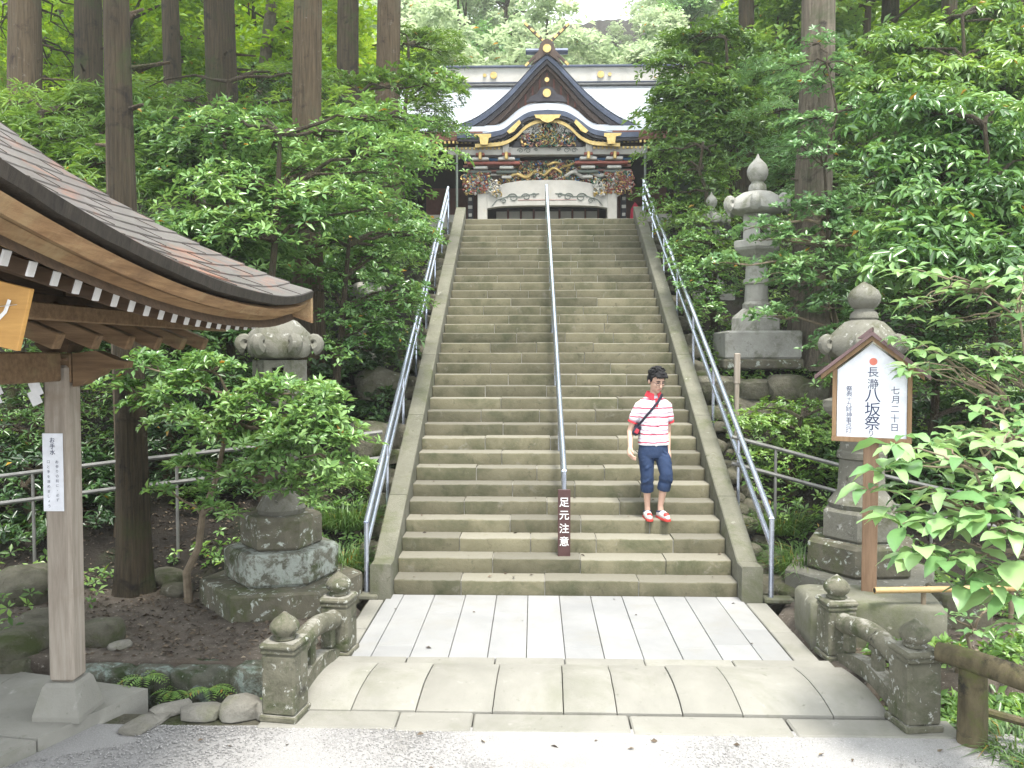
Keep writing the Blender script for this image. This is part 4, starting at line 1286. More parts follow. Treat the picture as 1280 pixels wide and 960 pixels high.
# podium and body
mb = MB(); mb.box((0, 2.6, 0.45), (9.0, 6.4, 0.9), 0.02); mb.build('podium', M['cheek'], hall)
mb = MB(); mb.box((0, 3.2, 2.3), (8.6, 0.2, 4.2)); mb.build('rear_wall', M['interior'], hall)
for i in range(8):                      # sliding panels seen over the top step
    x = (-3.5 + i) * 0.40
    mb = MB(); mb.box((x, 0.98, 1.30), (0.33, 0.04, 0.62), 0.005); so = mb.build('sliding_panel', M['plaster'], hall)
    mb = MB(); mb.box((x + 0.20, 0.95, 1.32), (0.05, 0.06, 0.70), 0.005); mb.build('stile', M['red_soffit'], so)
for s_ in (-1, 1):
    mb = MB(); mb.box((s_ * 3.0, 2.9, 1.8), (2.0, 0.1, 1.8)); mb.build('side_panel', M['red_soffit'], hall)
    mb = MB(); mb.box((s_ * 3.35, 1.2, 1.3), (1.1, 0.08, 0.5)); mb.build('side_railing', M['plaster'], hall)
    # pillar with carved capital
    x = s_ * xf(80)
    mb = MB(); mb.box((x, 0, 0.45 + (zf(226) - 0.45) / 2), (0.29, 0.29, zf(226) - 0.45), 0.02); po = mb.build('pillar', M['plaster'], hall)
    mb = MB(); mb.box((x, 0, 0.55), (0.40, 0.40, 0.25), 0.03); mb.build('pillar_shoe', M['gold'], po)
    # dark corner post with wrapped cloth
    mb = MB(); mb.box((s_ * xf(97), 0.6, 1.4), (0.16, 0.16, 1.8), 0.01); mb.build('side_post', M['dark_lacquer'], hall)
    mb = MB()
    for q in range(5): mb.box((s_ * xf(97), 0.508, 0.95 + q * 0.24), (0.10 + 0.03 * (q % 2), 0.012, 0.10), 0.004)
    mb.build('post_pattern', M['c_white'], hall)
mb = MB(); mb.prism([(xf(104), 0.9), (xf(118), 0.9), (xf(116), zf(256)), (xf(111), zf(249)), (xf(106), zf(258))], 0.5, 0.56); mb.build('red_cloth', flat('crimson_cloth', (0.62, 0.03, 0.08), 0.8), hall)
# thin poles at the sides of the porch
for d in (-110, 118):
    mb = MB(); mb.tube([(xf(d), -0.5, 0.2), (xf(d), -0.5, zf(186))], 0.035, 8); mb.build('down_pipe', M['swirl'], hall)

# lower rainbow beam with scroll work
lo = lerp_curve([(0, 257.5), (40, 258), (58, 259), (70, 261)], 12); hi = lerp_curve([(0, 226), (40, 228), (60, 233), (74, 243)], 12)
mb = MB(); mb.strip([(xf(d), zf(v)) for d, v in sym(hi)], [(xf(d), zf(v)) for d, v in sym([(a[0] * 74 / 70, a[1]) for a in lo])], -0.14, 0.14)
rb = mb.build('rainbow_beam', M['plaster'], hall)
def scroll(mb, cx, cv, size, sgn, y, rad=0.016, turns=1.4, n=22):
    pts = []
    for i in range(n):
        t = i / (n - 1); a = t * turns * 2 * PI; r_ = size * (1 - 0.8 * t)
        pts.append((xf(cx) + sgn * r_ * math.cos(a), y, zf(cv) + r_ * math.sin(a) * 0.8))
    mb.tube(pts, [rad * (1 - 0.5 * i / n) for i in range(n)], 5)
mb = MB()
for s_ in (-1, 1):
    for c_, v_, sz in ((26, 247, 0.14), (42, 248, 0.17), (54, 252, 0.10), (16, 245, 0.08)): scroll(mb, s_ * c_, v_, sz, s_, -0.15)
    mb.tube([(s_ * xf(d), -0.145, zf(v)) for d, v in ((10, 243), (20, 244), (32, 247), (48, 246), (62, 251), (68, 258))], 0.014, 5)
    mb.build('scroll_work', M['swirl'], rb); mb = MB()
mb = MB(); mb.tube([(xf(d), -0.142, zf(251)) for d in range(-36, 37, 6)], 0.010, 5); mb.build('scribe_line', M['c_pink'], rb)

def carving(name, x0, x1, v0, v1, y, n, seed, mats=CARV, weights=None, parent=hall, dense=1.0):
    """relief of curling bodies, leaves and clouds in painted wood"""
    rs = random.Random(seed)
    mb = MB()
    for i in range(int(n * 2.2)):
        cx = rs.uniform(x0, x1); cv = rs.uniform(v0, v1)
        mi = rs.choices(range(len(mats)), weights)[0] if weights else rs.randrange(len(mats))
        k = rs.random()
        if k < 0.55:
            a0 = rs.uniform(0, 6.28); r_ = rs.uniform(0.035, 0.10) * dense
            pts = []
            for q in range(8):
                a = a0 + q / 7 * rs.uniform(2.5, 4.5)
                pts.append((xf(cx) + r_ * (1 - 0.07 * q) * math.cos(a), y - rs.uniform(0, 0.08) - 0.01 * q, zf(cv) + r_ * (1 - 0.07 * q) * math.sin(a)))
            mb.tube(pts, [0.020 - 0.0014 * q for q in range(8)], 5, mi)
        else:
            r_ = rs.uniform(0.02, 0.05) * dense
            mb.lathe([(0.01, -r_), (r_ * 0.8, -r_ * 0.5), (r_, 0), (r_ * 0.7, r_ * 0.6), (0.01, r_)], 7, (xf(cx), y - rs.uniform(0.0, 0.09), zf(cv)), mi)
    return mb.build(name, mats, parent, smooth='auto')
# frieze of dragons over the beam, and the carved noses at both sides
mb = MB(); mb.box((0, 0.10, (zf(226) + zf(200)) / 2), (xf(150), 0.06, zf(200) - zf(226)), 0.0); mb.build('frieze_back', M['brown_lattice'], hall)
carving('dragon_carving', -56, 62, 202, 228, 0.03, 230, 1, weights=[7, 4, 2, 2, 1, 1, 3])
def wavy(p): return lerp_curve(p, 26)
def dragon(pts, mi_mat, seed, rad):
    rad = [rad * (1.1 - 0.75 * abs(q / 25 - 0.4)) for q in range(26)]
    mb = MB(); mb.tube([(xf(d), -0.06 - 0.05 * math.sin(i * 0.35), zf(v)) for i, (d, v) in enumerate(pts)], rad, 7); return mb.build('dragon_body', mi_mat, hall, smooth='auto')
dragon(wavy([(-50, 224), (-38, 218), (-26, 222), (-14, 214), (-4, 219), (8, 211), (18, 217)]), M['gold'], 1, 0.055)
dragon(wavy([(22, 221), (34, 216), (44, 222), (56, 218), (66, 221), (76, 217)]), M['plaster'], 2, 0.06)
dragon(wavy([(0, 207), (12, 204), (22, 208), (34, 205)]), M['gold'], 3, 0.045)
for s_ in (-1, 1):
    a, b = sorted((s_ * 72, s_ * 104))
    carving('carved_nose', a, b, 217, 243, -0.10, 85, 5 + s_, weights=[5, 2, 4, 3, 1, 2, 1], dense=1.15)
    a, b = sorted((s_ * 58, s_ * 72))
    carving('cloud_bracket', a, b, 226, 246, -0.12, 34, 9 + s_, mats=[M['c_white'], M['gold'], M['c_green']], weights=[5, 2, 1])
# bracket clusters
for s_ in (-1, 1):
    for cx in (50, 82):
        x = s_ * xf(cx)
        for q, (v, w, m_) in enumerate(((222, 0.30, 'c_white'), (216, 0.62, 'swirl'), (211, 0.42, 'c_white'), (206, 0.80, 'verm'), (201, 0.5, 'c_white'), (196, 0.26, 'verm'))):
            mb = MB(); mb.box((x, -0.02 * q, zf(v)), (w, 0.30 + 0.06 * q, 0.085), 0.02); mb.build('bracket_arm', M[m_], hall)
        mb = MB(); mb.box((x, -0.32, zf(198)), (0.10, 0.22, 0.22), 0.02); mb.build('bracket_nose', M['gold'], hall)
    for v, m_, t in ((199, 'c_blue', 0.07), (207, 'c_pink', 0.06), (213, 'c_pink', 0.05), (218, 'c_white', 0.05)):
        xa, xb = xf(34), xf(104)
        mb = MB(); mb.box((s_ * (xa + xb) / 2, 0.05, zf(v)), (xb - xa, 0.12, t), 0.01); mb.build('bracket_rail', M[m_], hall)
    for q in range(10):
        x = s_ * xf(38 + q * 7)
        mb = MB(); mb.box((x, -0.04, zf(203)), (0.075, 0.10, 0.07), 0.01); mb.build('small_block', M['gold' if q % 2 else 'verm'], hall)
# white beam across the porch
mb = MB(); mb.box((0, -0.12, (zf(186) + zf(196)) / 2), (xf(244), 0.30, zf(186) - zf(196)), 0.015); wb = mb.build('porch_beam', M['plaster'], hall)
mb = MB()
for s_ in (-1, 1):
    mb = MB()
    for c_, v_, sz in ((24, 191, 0.10), (33, 191, 0.09), (14, 190, 0.06)): scroll(mb, s_ * c_, v_, sz, s_, -0.28, 0.013)
    mb.build('scroll_work', M['swirl'], wb)
for s_ in (-1, 1):
    mb = MB(); mb.box((s_ * xf(51), -0.30, (zf(180) + zf(202)) / 2), (0.20, 0.12, zf(180) - zf(202)), 0.03); mb.build('beam_strut', M['plaster'], hall)
# gold tipped rafters, two rows
for v, y in ((181.5, -0.40), (188.0, -0.30)):
    mb = MB(); mg = MB()
    x = xf(-150)
    while x < xf(150):
        if abs(x) > xf(49):
            mb.box((x, y + 0.5, zf(v) + 0.12), (0.055, 1.0, 0.07), 0, rot=Matrix.Rotation(R(14), 3, 'X')); mg.box((x, y - 0.01, zf(v)), (0.062, 0.02, 0.075), 0.004)
        x += 0.122
    ro = mb.build('rafter_row', M['red_soffit'], hall); ro['kind'] = 'stuff'
    go = mg.build('gold_rafter_tips', M['gold'], hall); go['kind'] = 'stuff'
for s_ in (-1, 1):
    mb = MB(); mb.box((s_ * xf(118), 0.5, zf(174)), (xf(110), 1.6, 0.10)); mb.build('soffit', M['red_soffit'], hall)
    mb = MB(); mb.box((s_ * xf(122), -0.36, zf(173.5)), (xf(86), 0.08, 0.26)); mb.build('fascia', M['red_soffit'], hall)

# tympanum of the undulating gable
ty = lerp_curve([(0, 157), (18, 160), (30, 168), (38, 180), (44, 187)], 14)
mb = MB(); mb.strip([(xf(d), zf(v)) for d, v in sym(ty)], [(xf(d), zf(187)) for d, v in sym(ty)], -0.28, -0.22); mb.build('tympanum', M['dark_lacquer'], hall)
carving('tympanum_carving', -33, 33, 172, 186, -0.32, 95, 21, weights=[4, 3, 2, 1, 1, 3, 2])
carving('phoenix_carving', -11, 11, 161, 184, -0.36, 60, 23, weights=[6, 4, 1, 1, 0, 0, 2])
carving('white_crane_carving', -30, -8, 160, 171, -0.31, 34, 25, mats=[M['c_white'], M['swirl']], weights=[4, 1])
carving('white_crane_carving', 8, 30, 160, 171, -0.31, 34, 26, mats=[M['c_white'], M['swirl']], weights=[4, 1])
# gold edged undulating bargeboard
gb = lerp_curve([(0, 154), (16, 156), (28, 163), (38, 173), (50, 180), (70, 183), (88, 184)], 22)
mb = MB(); mb.strip([(xf(d), zf(v)) for d, v in sym(gb)], [(xf(d), zf(v + 4.5)) for d, v in sym(gb)], -0.46, -0.38); mb.build('gold_bargeboard', M['gold'], hall)
db = lerp_curve([(0, 146), (18, 148), (32, 155), (44, 166), (56, 172), (75, 174), (92, 175)], 22)
mb = MB(); mb.strip([(xf(d), zf(v)) for d, v in sym(db)], [(xf(d), zf(v + 8.5)) for d, v in sym(db)], -0.42, -0.34); mb.build('dark_bargeboard', M['dark_lacquer'], hall)
def gold_plate(pts, y=-0.66):
    pts = [(d, v + 3.0) for d, v in pts]
    mb = MB(); mb.prism([(xf(d), zf(v)) for d, v in pts], y, y + 0.03); mb.build('gold_fitting', M['gold'], hall)
gold_plate([(-16, 148), (16, 148), (14, 152), (9, 153), (6, 156), (0, 158), (-6, 156), (-9, 153), (-14, 152)])
for s_ in (-1, 1):
    gold_plate([(s_ * d, v) for d, v in ((34, 154), (49, 168), (46, 171), (40, 168), (37, 164), (32, 158))], -0.66)
    gold_plate([(s_ * d, v) for d, v in ((68, 171), (89, 171), (88, 174), (82, 175), (81, 184), (72, 184), (71, 176), (68, 175))], -0.66)

# undulating porch roof: front edge, rim and skin rising back to the big gable
fr = lerp_curve([(0, 138), (26, 142), (40, 151), (53, 161), (70, 165.5), (112, 166.5)], 24)
bk = lerp_curve([(0, 126), (22, 129), (38, 138), (50, 149), (66, 158), (112, 161)], 24)
FRc = [(xf(d, 24.4), at(684, v, 24.4).z - HZ) for d, v in sym(fr)]
BKc = [(xf(d, 26.3), at(684, v, 26.3).z - HZ) for d, v in sym(bk)]
mb = MB(); nst = 6
for q in range(nst):                    # lapped courses
    t0, t1 = q / nst, (q + 1) / nst
    c0 = [(a[0] * (1 - t0) + b[0] * t0, a[1] * (1 - t0) + b[1] * t0 + 0.018) for a, b in zip(FRc, BKc)]
    c1 = [(a[0] * (1 - t1) + b[0] * t1, a[1] * (1 - t1) + b[1] * t1) for a, b in zip(FRc, BKc)]
    loft(mb, c0, -0.6 + 1.9 * t0, c1, -0.6 + 1.9 * t1)
    c2 = [(a[0], a[1] - 0.018) for a in c0]; loft(mb, c2, -0.6 + 1.9 * t0, c0, -0.6 + 1.9 * t0 - 0.001)
mb.build('porch_roof', M['blue_copper'], hall, smooth='auto')
mb = MB(); mb.strip([(x, z + 0.02) for x, z in FRc], [(x, z - 0.125) for x, z in FRc], -0.62, -0.48); mb.build('porch_roof_rim', M['roof_rim'], hall)
mb = MB(); mb.strip([(x, z - 0.127) for x, z in FRc], [(x, z - 0.21) for x, z in FRc], -0.58, -0.46); mb.build('porch_roof_lip', M['dark_lacquer'], hall)

# main roof, long lapped courses
RZ0, RZ1 = zf(165), at(684, 107, 29.5).z - HZ
def main_z(t): return RZ0 + (RZ1 - RZ0) * (0.72 * t + 0.28 * t * t)
mb = MB(); nc = 26; XW = 6.2
for q in range(nc):
    t0, t1 = q / nc, (q + 1) / nc
    y0, y1 = 4.5 * t0 - 0.0, 4.5 * t1
    w0 = XW
    xs_ = [-w0 + 2 * w0 * i / 24 for i in range(25)]
    def up_(x, t): return 0.22 * (abs(x) / XW) ** 4 * (1 - t)
    # opening for the porch roof is covered by the gable itself
    loft(mb, [(x, main_z(t0) + 0.022 + up_(x, t0)) for x in xs_], y0, [(x, main_z(t1) + up_(x, t1)) for x in xs_], y1)
    loft(mb, [(x, main_z(t0) + up_(x, t0)) for x in xs_], y0, [(x, main_z(t0) + 0.022 + up_(x, t0)) for x in xs_], y0 - 0.001)
# rear slope
loft(mb, [(x, RZ1) for x in xs_], 4.5, [(x, RZ0) for x in xs_], 9.5)
mb.build('main_roof', M['blue_copper'], hall)
mb = MB(); mb.strip([(x, main_z(0) + 0.02 + up_(x, 0)) for x in xs_ ], [(x, main_z(0) - 0.16 + up_(x, 0)) for x in xs_], -0.03, 0.15); mb.build('main_roof_rim', M['roof_rim'], hall)
# main ridge
zb = RZ1
mb = MB(); mb.box((0, 4.5, zb + 0.28), (12.6, 0.5, 0.62), 0.02); ri = mb.build('main_ridge', M['plaster'], hall)
mb = MB(); mb.box((0, 4.5, zb + 0.56), (12.8, 0.66, 0.04), 0.01); mb.box((0, 4.5, zb + 0.615), (12.8, 0.5, 0.05), 0.02); mb.box((0, 4.47, zb + 0.02), (12.6, 0.62, 0.03), 0.008); mb.build('ridge_moulding', M['roof_rim'], ri)
for d in (-64, 68, -75, 79):
    r_ = 0.12 if abs(d) < 70 else 0.06
    mb = MB(); mb.tube([(xf(d, 29.2), 4.20, zb + 0.28), (xf(d, 29.2), 4.25, zb + 0.28)], r_, 16); mb.build('gold_crest', M['gold'], ri)

# big front gable on the roof
gt = lerp_curve([(0, 73), (9, 81), (27, 100), (42, 116.5), (64, 136.5), (86, 152), (111, 162.5)], 24)
YG = 26.2
GT = [(xf(d, YG), at(684, v, YG).z - HZ) for d, v in sym(gt)]
gy_ = YG - 25
def inset(c, k, dz):
    return [(x * k, z + dz) for x, z in c]
mb = MB(); mb.strip(GT, [(x * 0.985, z - 0.16) for x, z in GT], gy_ - 0.45, gy_ - 0.10); mb.build('gable_rim', M['roof_rim'], hall)
mb = MB(); mb.strip([(x * 0.982, z - 0.165) for x, z in GT], [(x * 0.955, z - 0.30) for x, z in GT], gy_ - 0.38, gy_ - 0.15); mb.build('gable_bargeboard', M['dark_lacquer'], hall)
mb = MB(); mb.strip([(x * 0.95, z - 0.31) for x, z in GT], [(x * 0.90, z - 0.42) for x, z in GT], gy_ - 0.28, gy_ - 0.16); mb.build('gable_inner_board', M['brown_lattice'], hall)
gz0 = GT[0][1] - 0.3
mb = MB(); mb.strip([(x * 0.97, max(z - 0.2, gz0)) for x, z in GT], [(x * 0.97, gz0 - 0.05) for x, z in GT], gy_ - 0.12, gy_ - 0.02); mb.build('gable_wall', M['brown_lattice'], hall)
# skin of the gable running back into the main roof
mb = MB(); back = [(x, z) for x, z in GT]
loft(mb, [(x, z + 0.03) for x, z in GT], gy_ - 0.46, [(x, z + 0.03) for x, z in GT], 4.4, steps=8)
mb.build('gable_roof', M['blue_copper'], hall, smooth='auto')
for i in range(-6, 7):
    x = i * 0.22
    zt = np.interp(abs(x), [p[0] for p in GT[len(GT) // 2:]], [p[1] for p in GT[len(GT) // 2:]]) - 0.5
    zl = at(684, 128, YG).z - HZ - 0.2
    if zt > zl:
        mb = MB(); mb.box((x, gy_ - 0.14, (zt + zl) / 2), (0.06, 0.05, zt - zl), 0.004); mb.build('gable_slat', M['red_soffit'], hall)
def zg(v): return at(684, v, YG - 0.3).z - HZ
mb = MB(); mb.prism([(xf(d), zg(v)) for d, v in ((-26, 128), (-20, 121), (-12, 118), (-9, 112), (0, 108), (9, 112), (12, 118), (20, 121), (26, 128))], gy_ - 0.40, gy_ - 0.30); mb.build('gable_pendant', M['dark_lacquer'], hall)
for v, r_ in ((118, 0.125), (101.5, 0.07)):
    mb = MB(); mb.tube([(0, gy_ - 0.46, zg(v)), (0, gy_ - 0.39, zg(v))], r_, 18); mb.build('gold_crest', M['gold'], hall)
# ridge end with crest, cross log and crossed finials
mb = MB(); mb.prism([(xf(d), zg(v)) for d, v in ((-20, 84), (-13, 74), (-9, 60), (-5, 54), (0, 52), (5, 54), (9, 60), (13, 74), (20, 84), (9, 76), (0, 70), (-9, 76))], gy_ - 0.55, gy_ - 0.40); mb.build('ridge_end', M['brown_lattice'], hall)
mb = MB(); mb.tube([(0, gy_ - 0.60, zg(64.5)), (0, gy_ - 0.54, zg(64.5))], 0.125, 18); mb.build('gold_crest', M['gold'], hall)
mb = MB(); mb.box((0, 2.9, GT[len(GT) // 2][1] + 0.18), (0.42, 4.2, 0.42), 0.05); mb.build('gable_ridge', M['roof_rim'], hall)
mb = MB(); mb.tube([(xf(-27), gy_ - 0.1, zg(61.5)), (xf(27), gy_ - 0.1, zg(61.5))], 0.095, 14); mb.build('ridge_log', M['roof_rim'], hall, smooth='auto')
for s_ in (-1, 1):
    p0 = Vector((s_ * xf(28), gy_ - 0.2 + 0.03 * s_, zg(28))); p1 = Vector((-s_ * xf(27), gy_ - 0.2 + 0.03 * s_, zg(80)))
    d = (p1 - p0); ln = d.length; ang = math.atan2(d.z, d.x)
    rot = Matrix.Rotation(-ang, 3, 'Y')
    mb = MB(); mb.box((p0 + p1) / 2, (ln, 0.05, 0.095), 0.01, rot=rot); cg = mb.build('crossed_finial', M['brown_lattice'], hall)
    for t in (0.03, 0.17, 0.30, 0.43, 0.97):
        mb = MB(); mb.box(p0 + d * t + Vector((0, -0.03, 0)), (0.15, 0.02, 0.07), 0.006, rot=rot); mb.build('gold_plate', M['gold'], cg)

# ================================================================== PERSON ON THE STEPS
def remeshed(mb, name, mat, parent, voxel, smooth_it=4):
    tmp = bpy.data.objects.new('tmp', mb.mesh('tmp', mat))
    COL.objects.link(tmp)
    m1 = tmp.modifiers.new('r', 'REMESH'); m1.mode = 'VOXEL'; m1.voxel_size = voxel; m1.use_smooth_shade = True
    m2 = tmp.modifiers.new('s', 'SMOOTH'); m2.iterations = smooth_it; m2.factor = 0.5
    bpy.context.view_layer.update()
    me = bpy.data.meshes.new_from_object(tmp.evaluated_get(bpy.context.evaluated_depsgraph_get()))
    bpy.data.objects.remove(tmp)
    me.name = name
    me.materials.clear()
    for m in (mat if isinstance(mat, (list, tuple)) else [mat]): me.materials.append(m)
    me.polygons.foreach_set('use_smooth', [True] * len(me.polygons))
    o = bpy.data.objects.new(name, me)
    return link(o, parent)

def cap(mb, pts, rad, n=14, fl=None):
    """tapered limb with rounded ends"""
    pts = [Vector(p) for p in pts]
    d0 = (pts[0] - pts[1]).normalized(); d1 = (pts[-1] - pts[-2]).normalized()
    P = []; Rr = []
    for a in (0.95, 0.7, 0.35):
        P.append(pts[0] + d0 * rad[0] * a); Rr.append(rad[0] * math.sqrt(1 - a * a))
    P += pts; Rr += list(rad)
    for a in (0.35, 0.7, 0.95):
        P.append(pts[-1] + d1 * rad[-1] * a); Rr.append(rad[-1] * math.sqrt(1 - a * a))
    mb.tube(P, Rr, n, flat_=fl)

def ell(mb, c, r, n=16, m=10, rot=None):
    vs = []; fs = []
    for i in range(m + 1):
        th_ = PI * i / m
        for k in range(n):
            p = Vector((r[0] * math.sin(th_) * math.cos(2 * PI * k / n), r[1] * math.sin(th_) * math.sin(2 * PI * k / n), r[2] * math.cos(th_)))
            if rot is not None: p = rot @ p
            vs.append((c[0] + p.x, c[1] + p.y, c[2] + p.z))
    for i in range(m):
        for k in range(n):
            fs.append((i * n + k, (i + 1) * n + k, (i + 1) * n + (k + 1) % n, i * n + (k + 1) % n))
    mb.add(vs, fs)

def loop_loft(mb, secs, n=20):
    """elliptic sections (cx, cy, z, rx, ry)"""
    vs = []; fs = []
    for (cx, cy, z, rx, ry) in secs:
        for k in range(n):
            t = 2 * PI * k / n
            e = 0.85
            vs.append((cx + rx * math.copysign(abs(math.cos(t)) ** e, math.cos(t)), cy + ry * math.copysign(abs(math.sin(t)) ** e, math.sin(t)), z))
    for i in range(len(secs) - 1):
        for k in range(n):
            fs.append((i * n + k, i * n + (k + 1) % n, (i + 1) * n + (k + 1) % n, (i + 1) * n + k))
    fs.append(tuple(range(n - 1, -1, -1))); fs.append(tuple((len(secs) - 1) * n + k for k in range(n)))
    mb.add(vs, fs)

M['skin'] = pmat('skin', (0.56, 0.35, 0.26), (0.66, 0.44, 0.34), 6, 0.55, 0.08, 60, coords='obj')
M['hair'] = pmat('black_hair', (0.006, 0.006, 0.007), (0.016, 0.015, 0.016), 30, 0.55, 0.9, 60, coords='obj', stretch=(1, 1, 0.4), spec=0.25)
M['navy'] = pmat('navy_cotton', (0.012, 0.028, 0.075), (0.026, 0.05, 0.115), 8, 0.85, 0.5, 25, coords='obj')
M['shoe_white'] = flat('shoe_white', (0.66, 0.64, 0.63), 0.6)
M['shoe_red'] = flat('shoe_red', (0.60, 0.06, 0.05), 0.6)
M['red_cloth'] = pmat('red_collar', (0.55, 0.03, 0.05), (0.68, 0.06, 0.08), 10, 0.8, 0.2, 40, coords='obj')
M['strap'] = flat('dark_strap', (0.02, 0.02, 0.04), 0.7)
# striped polo cloth: white with pairs of thick red and thin mauve stripes
m = bpy.data.materials.new('striped_polo'); m.use_nodes = True
nt = m.node_tree; b = nt.nodes['Principled BSDF']; b.inputs['Roughness'].default_value = 0.85
tc = _n(nt, 'ShaderNodeTexCoord'); sx = _n(nt, 'ShaderNodeSeparateXYZ'); nt.links.new(tc.outputs['Object'], sx.inputs[0])
nz = _noise(nt, tc.outputs['Object'], 5.0, 3)
ma = _n(nt, 'ShaderNodeMath', operation='MULTIPLY_ADD'); ma.inputs[1].default_value = 0.05; nt.links.new(nz, ma.inputs[0]); nt.links.new(sx.outputs[2], ma.inputs[2])
mm = _n(nt, 'ShaderNodeMath', operation='MULTIPLY'); mm.inputs[1].default_value = 1 / 0.098; nt.links.new(ma.outputs[0], mm.inputs[0])
fr_ = _n(nt, 'ShaderNodeMath', operation='FRACT'); nt.links.new(mm.outputs[0], fr_.inputs[0])
r_ = _n(nt, 'ShaderNodeValToRGB'); r_.color_ramp.interpolation = 'CONSTANT'
wht = (0.74, 0.75, 0.80, 1); 
el = r_.color_ramp.elements
for p_, c_ in ((0.0, wht), (0.14, (0.52, 0.07, 0.13, 1)), (0.31, wht), (0.60, (0.50, 0.28, 0.38, 1)), (0.71, wht)):
    e = el[0] if p_ == 0 else el.new(p_)
    e.color = c_
el[-1].color = wht
nt.links.new(fr_.outputs[0], r_.inputs[0]); nt.links.new(r_.outputs[0], b.inputs['Base Color'])
bp = _n(nt, 'ShaderNodeBump'); bp.inputs['Strength'].default_value = 0.6; bp.inputs['Distance'].default_value = 0.02
nt.links.new(_noise(nt, tc.outputs['Object'], 9, 4), bp.inputs['Height']); nt.links.new(bp.outputs[0], b.inputs['Normal'])
M['polo'] = m

pp = at(816, 648, 9.52)
per = thing('person', (pp.x, 9.52, 4 * STEP_R), 'person in a red and white striped polo and navy cropped trousers walking down the steps', 'person', None, R(9))
# joints (x to the picture's right, -y towards the viewer)
HEADC = Vector((0.018, -0.055, 1.585))
body = MB()
hr = Euler((R(22), 0, R(14))).to_matrix()          # head bowed and turned a little
def H_(x, y, z): return HEADC + hr @ (Vector((x, y, z)) * 1.08)
ell(body, H_(0, 0.012, 0.028), (0.084, 0.102, 0.102), rot=hr)
ell(body, H_(0, -0.018, -0.045), (0.069, 0.078, 0.084), rot=hr)        # jaw and face
ell(body, H_(0, -0.062, -0.098), (0.026, 0.022, 0.020), rot=hr)        # chin
cap(body, [H_(0, -0.088, 0.012), H_(0, -0.103, -0.024), H_(0, -0.106, -0.034)], [0.009, 0.013, 0.015], 10)   # nose
ell(body, H_(0, -0.082, -0.064), (0.024, 0.012, 0.008), rot=hr)
for s_ in (-1, 1):
    ell(body, H_(s_ * 0.080, 0.012, -0.012), (0.012, 0.022, 0.034), rot=hr)   # ears
    ell(body, H_(s_ * 0.040, -0.062, -0.028), (0.022, 0.024, 0.022), rot=hr)  # cheeks
    ell(body, H_(s_ * 0.030, -0.078, 0.028), (0.026, 0.014, 0.008), rot=hr)   # brow
cap(body, [(0.0, 0.02, 1.36), (0.008, -0.005, 1.44), (0.014, -0.025, 1.51)], [0.062, 0.055, 0.056])
loop_loft(body, [(0, 0, 0.78, 0.135, 0.09), (0, 0, 0.95, 0.132, 0.085), (0, 0, 1.10, 0.132, 0.088), (0, 0, 1.22, 0.145, 0.092), (0, 0.005, 1.32, 0.135, 0.080), (0, 0.01, 1.375, 0.07, 0.06)])
arms = {-1: [(-0.148, 0.01, 1.315), (-0.210, 0.03, 1.16), (-0.262, 0.045, 0.995), (-0.292, -0.075, 0.825)],
        1: [(0.148, 0.01, 1.315), (0.186, 0.04, 1.16), (0.192, 0.065, 0.975), (0.176, 0.000, 0.775)]}
for s_, A in arms.items():
    cap(body, A, [0.046, 0.042, 0.036, 0.026])
    w = Vector(A[3]); dr = (w - Vector(A[2])).normalized()
    side = Vector((1, 0, 0)); side = (side - dr * side.dot(dr)).normalized(); fw = dr.cross(side) if dr.cross(side).y < 0 else -dr.cross(side)
    palm = w + dr * 0.045
    cap(body, [w, palm, w + dr * 0.085], [0.026, 0.036, 0.034], 12, 0.55 if False else None)
    for q, (o_, ln) in enumerate(((-0.027, 0.060), (-0.009, 0.072), (0.009, 0.068), (0.026, 0.052))):
        b0 = w + dr * 0.085 + fw * o_ * 0.9 + side * (0.004 * s_)
        b1 = b0 + dr * ln * 0.5 - side * s_ * 0.010 + fw * 0.006
        b2 = b1 + dr * ln * 0.38 - side * s_ * 0.026
        b3 = b2 + dr * ln * 0.10 - side * s_ * 0.024
        cap(body, [b0, b1, b2, b3], [0.0115, 0.0105, 0.0095, 0.0085], 8)
    t0 = w + dr * 0.030 + fw * 0.026
    cap(body, [t0, t0 + fw * 0.020 + dr * 0.028 - side * s_ * 0.008, t0 + fw * 0.020 + dr * 0.060 - side * s_ * 0.020], [0.014, 0.012, 0.009], 8)
legs = {-1: [(-0.086, 0.0, 0.84), (-0.082, -0.035, 0.49), (-0.052, 0.045, 0.13), (-0.050, 0.045, 0.075)],
        1: [(0.086, 0.0, 0.84), (0.120, -0.115, 0.515), (0.076, -0.045, 0.150), (0.078, -0.050, 0.088)]}
for s_, A in legs.items():
    k = Vector(A[1]); an = Vector(A[2])
    cap(body, [Vector(A[0]) - Vector((0, 0, 0.05)), Vector(A[0]).lerp(k, 0.5), k, k.lerp(an, 0.30) + Vector((0, 0.015, 0)), k.lerp(an, 0.65) + Vector((0, 0.006, 0)), an, A[3]], [0.070, 0.066, 0.052, 0.052, 0.040, 0.032, 0.034])
    f0 = Vector(A[3])
    cap(body, [f0 + Vector((0, 0.04, -0.03)), f0 + Vector((s_ * 0.012, -0.06, -0.035)), f0 + Vector((s_ * 0.024, -0.15, -0.045))], [0.034, 0.038, 0.030], 12)
remeshed(body, 'body', M['skin'], per, 0.0065, 2)

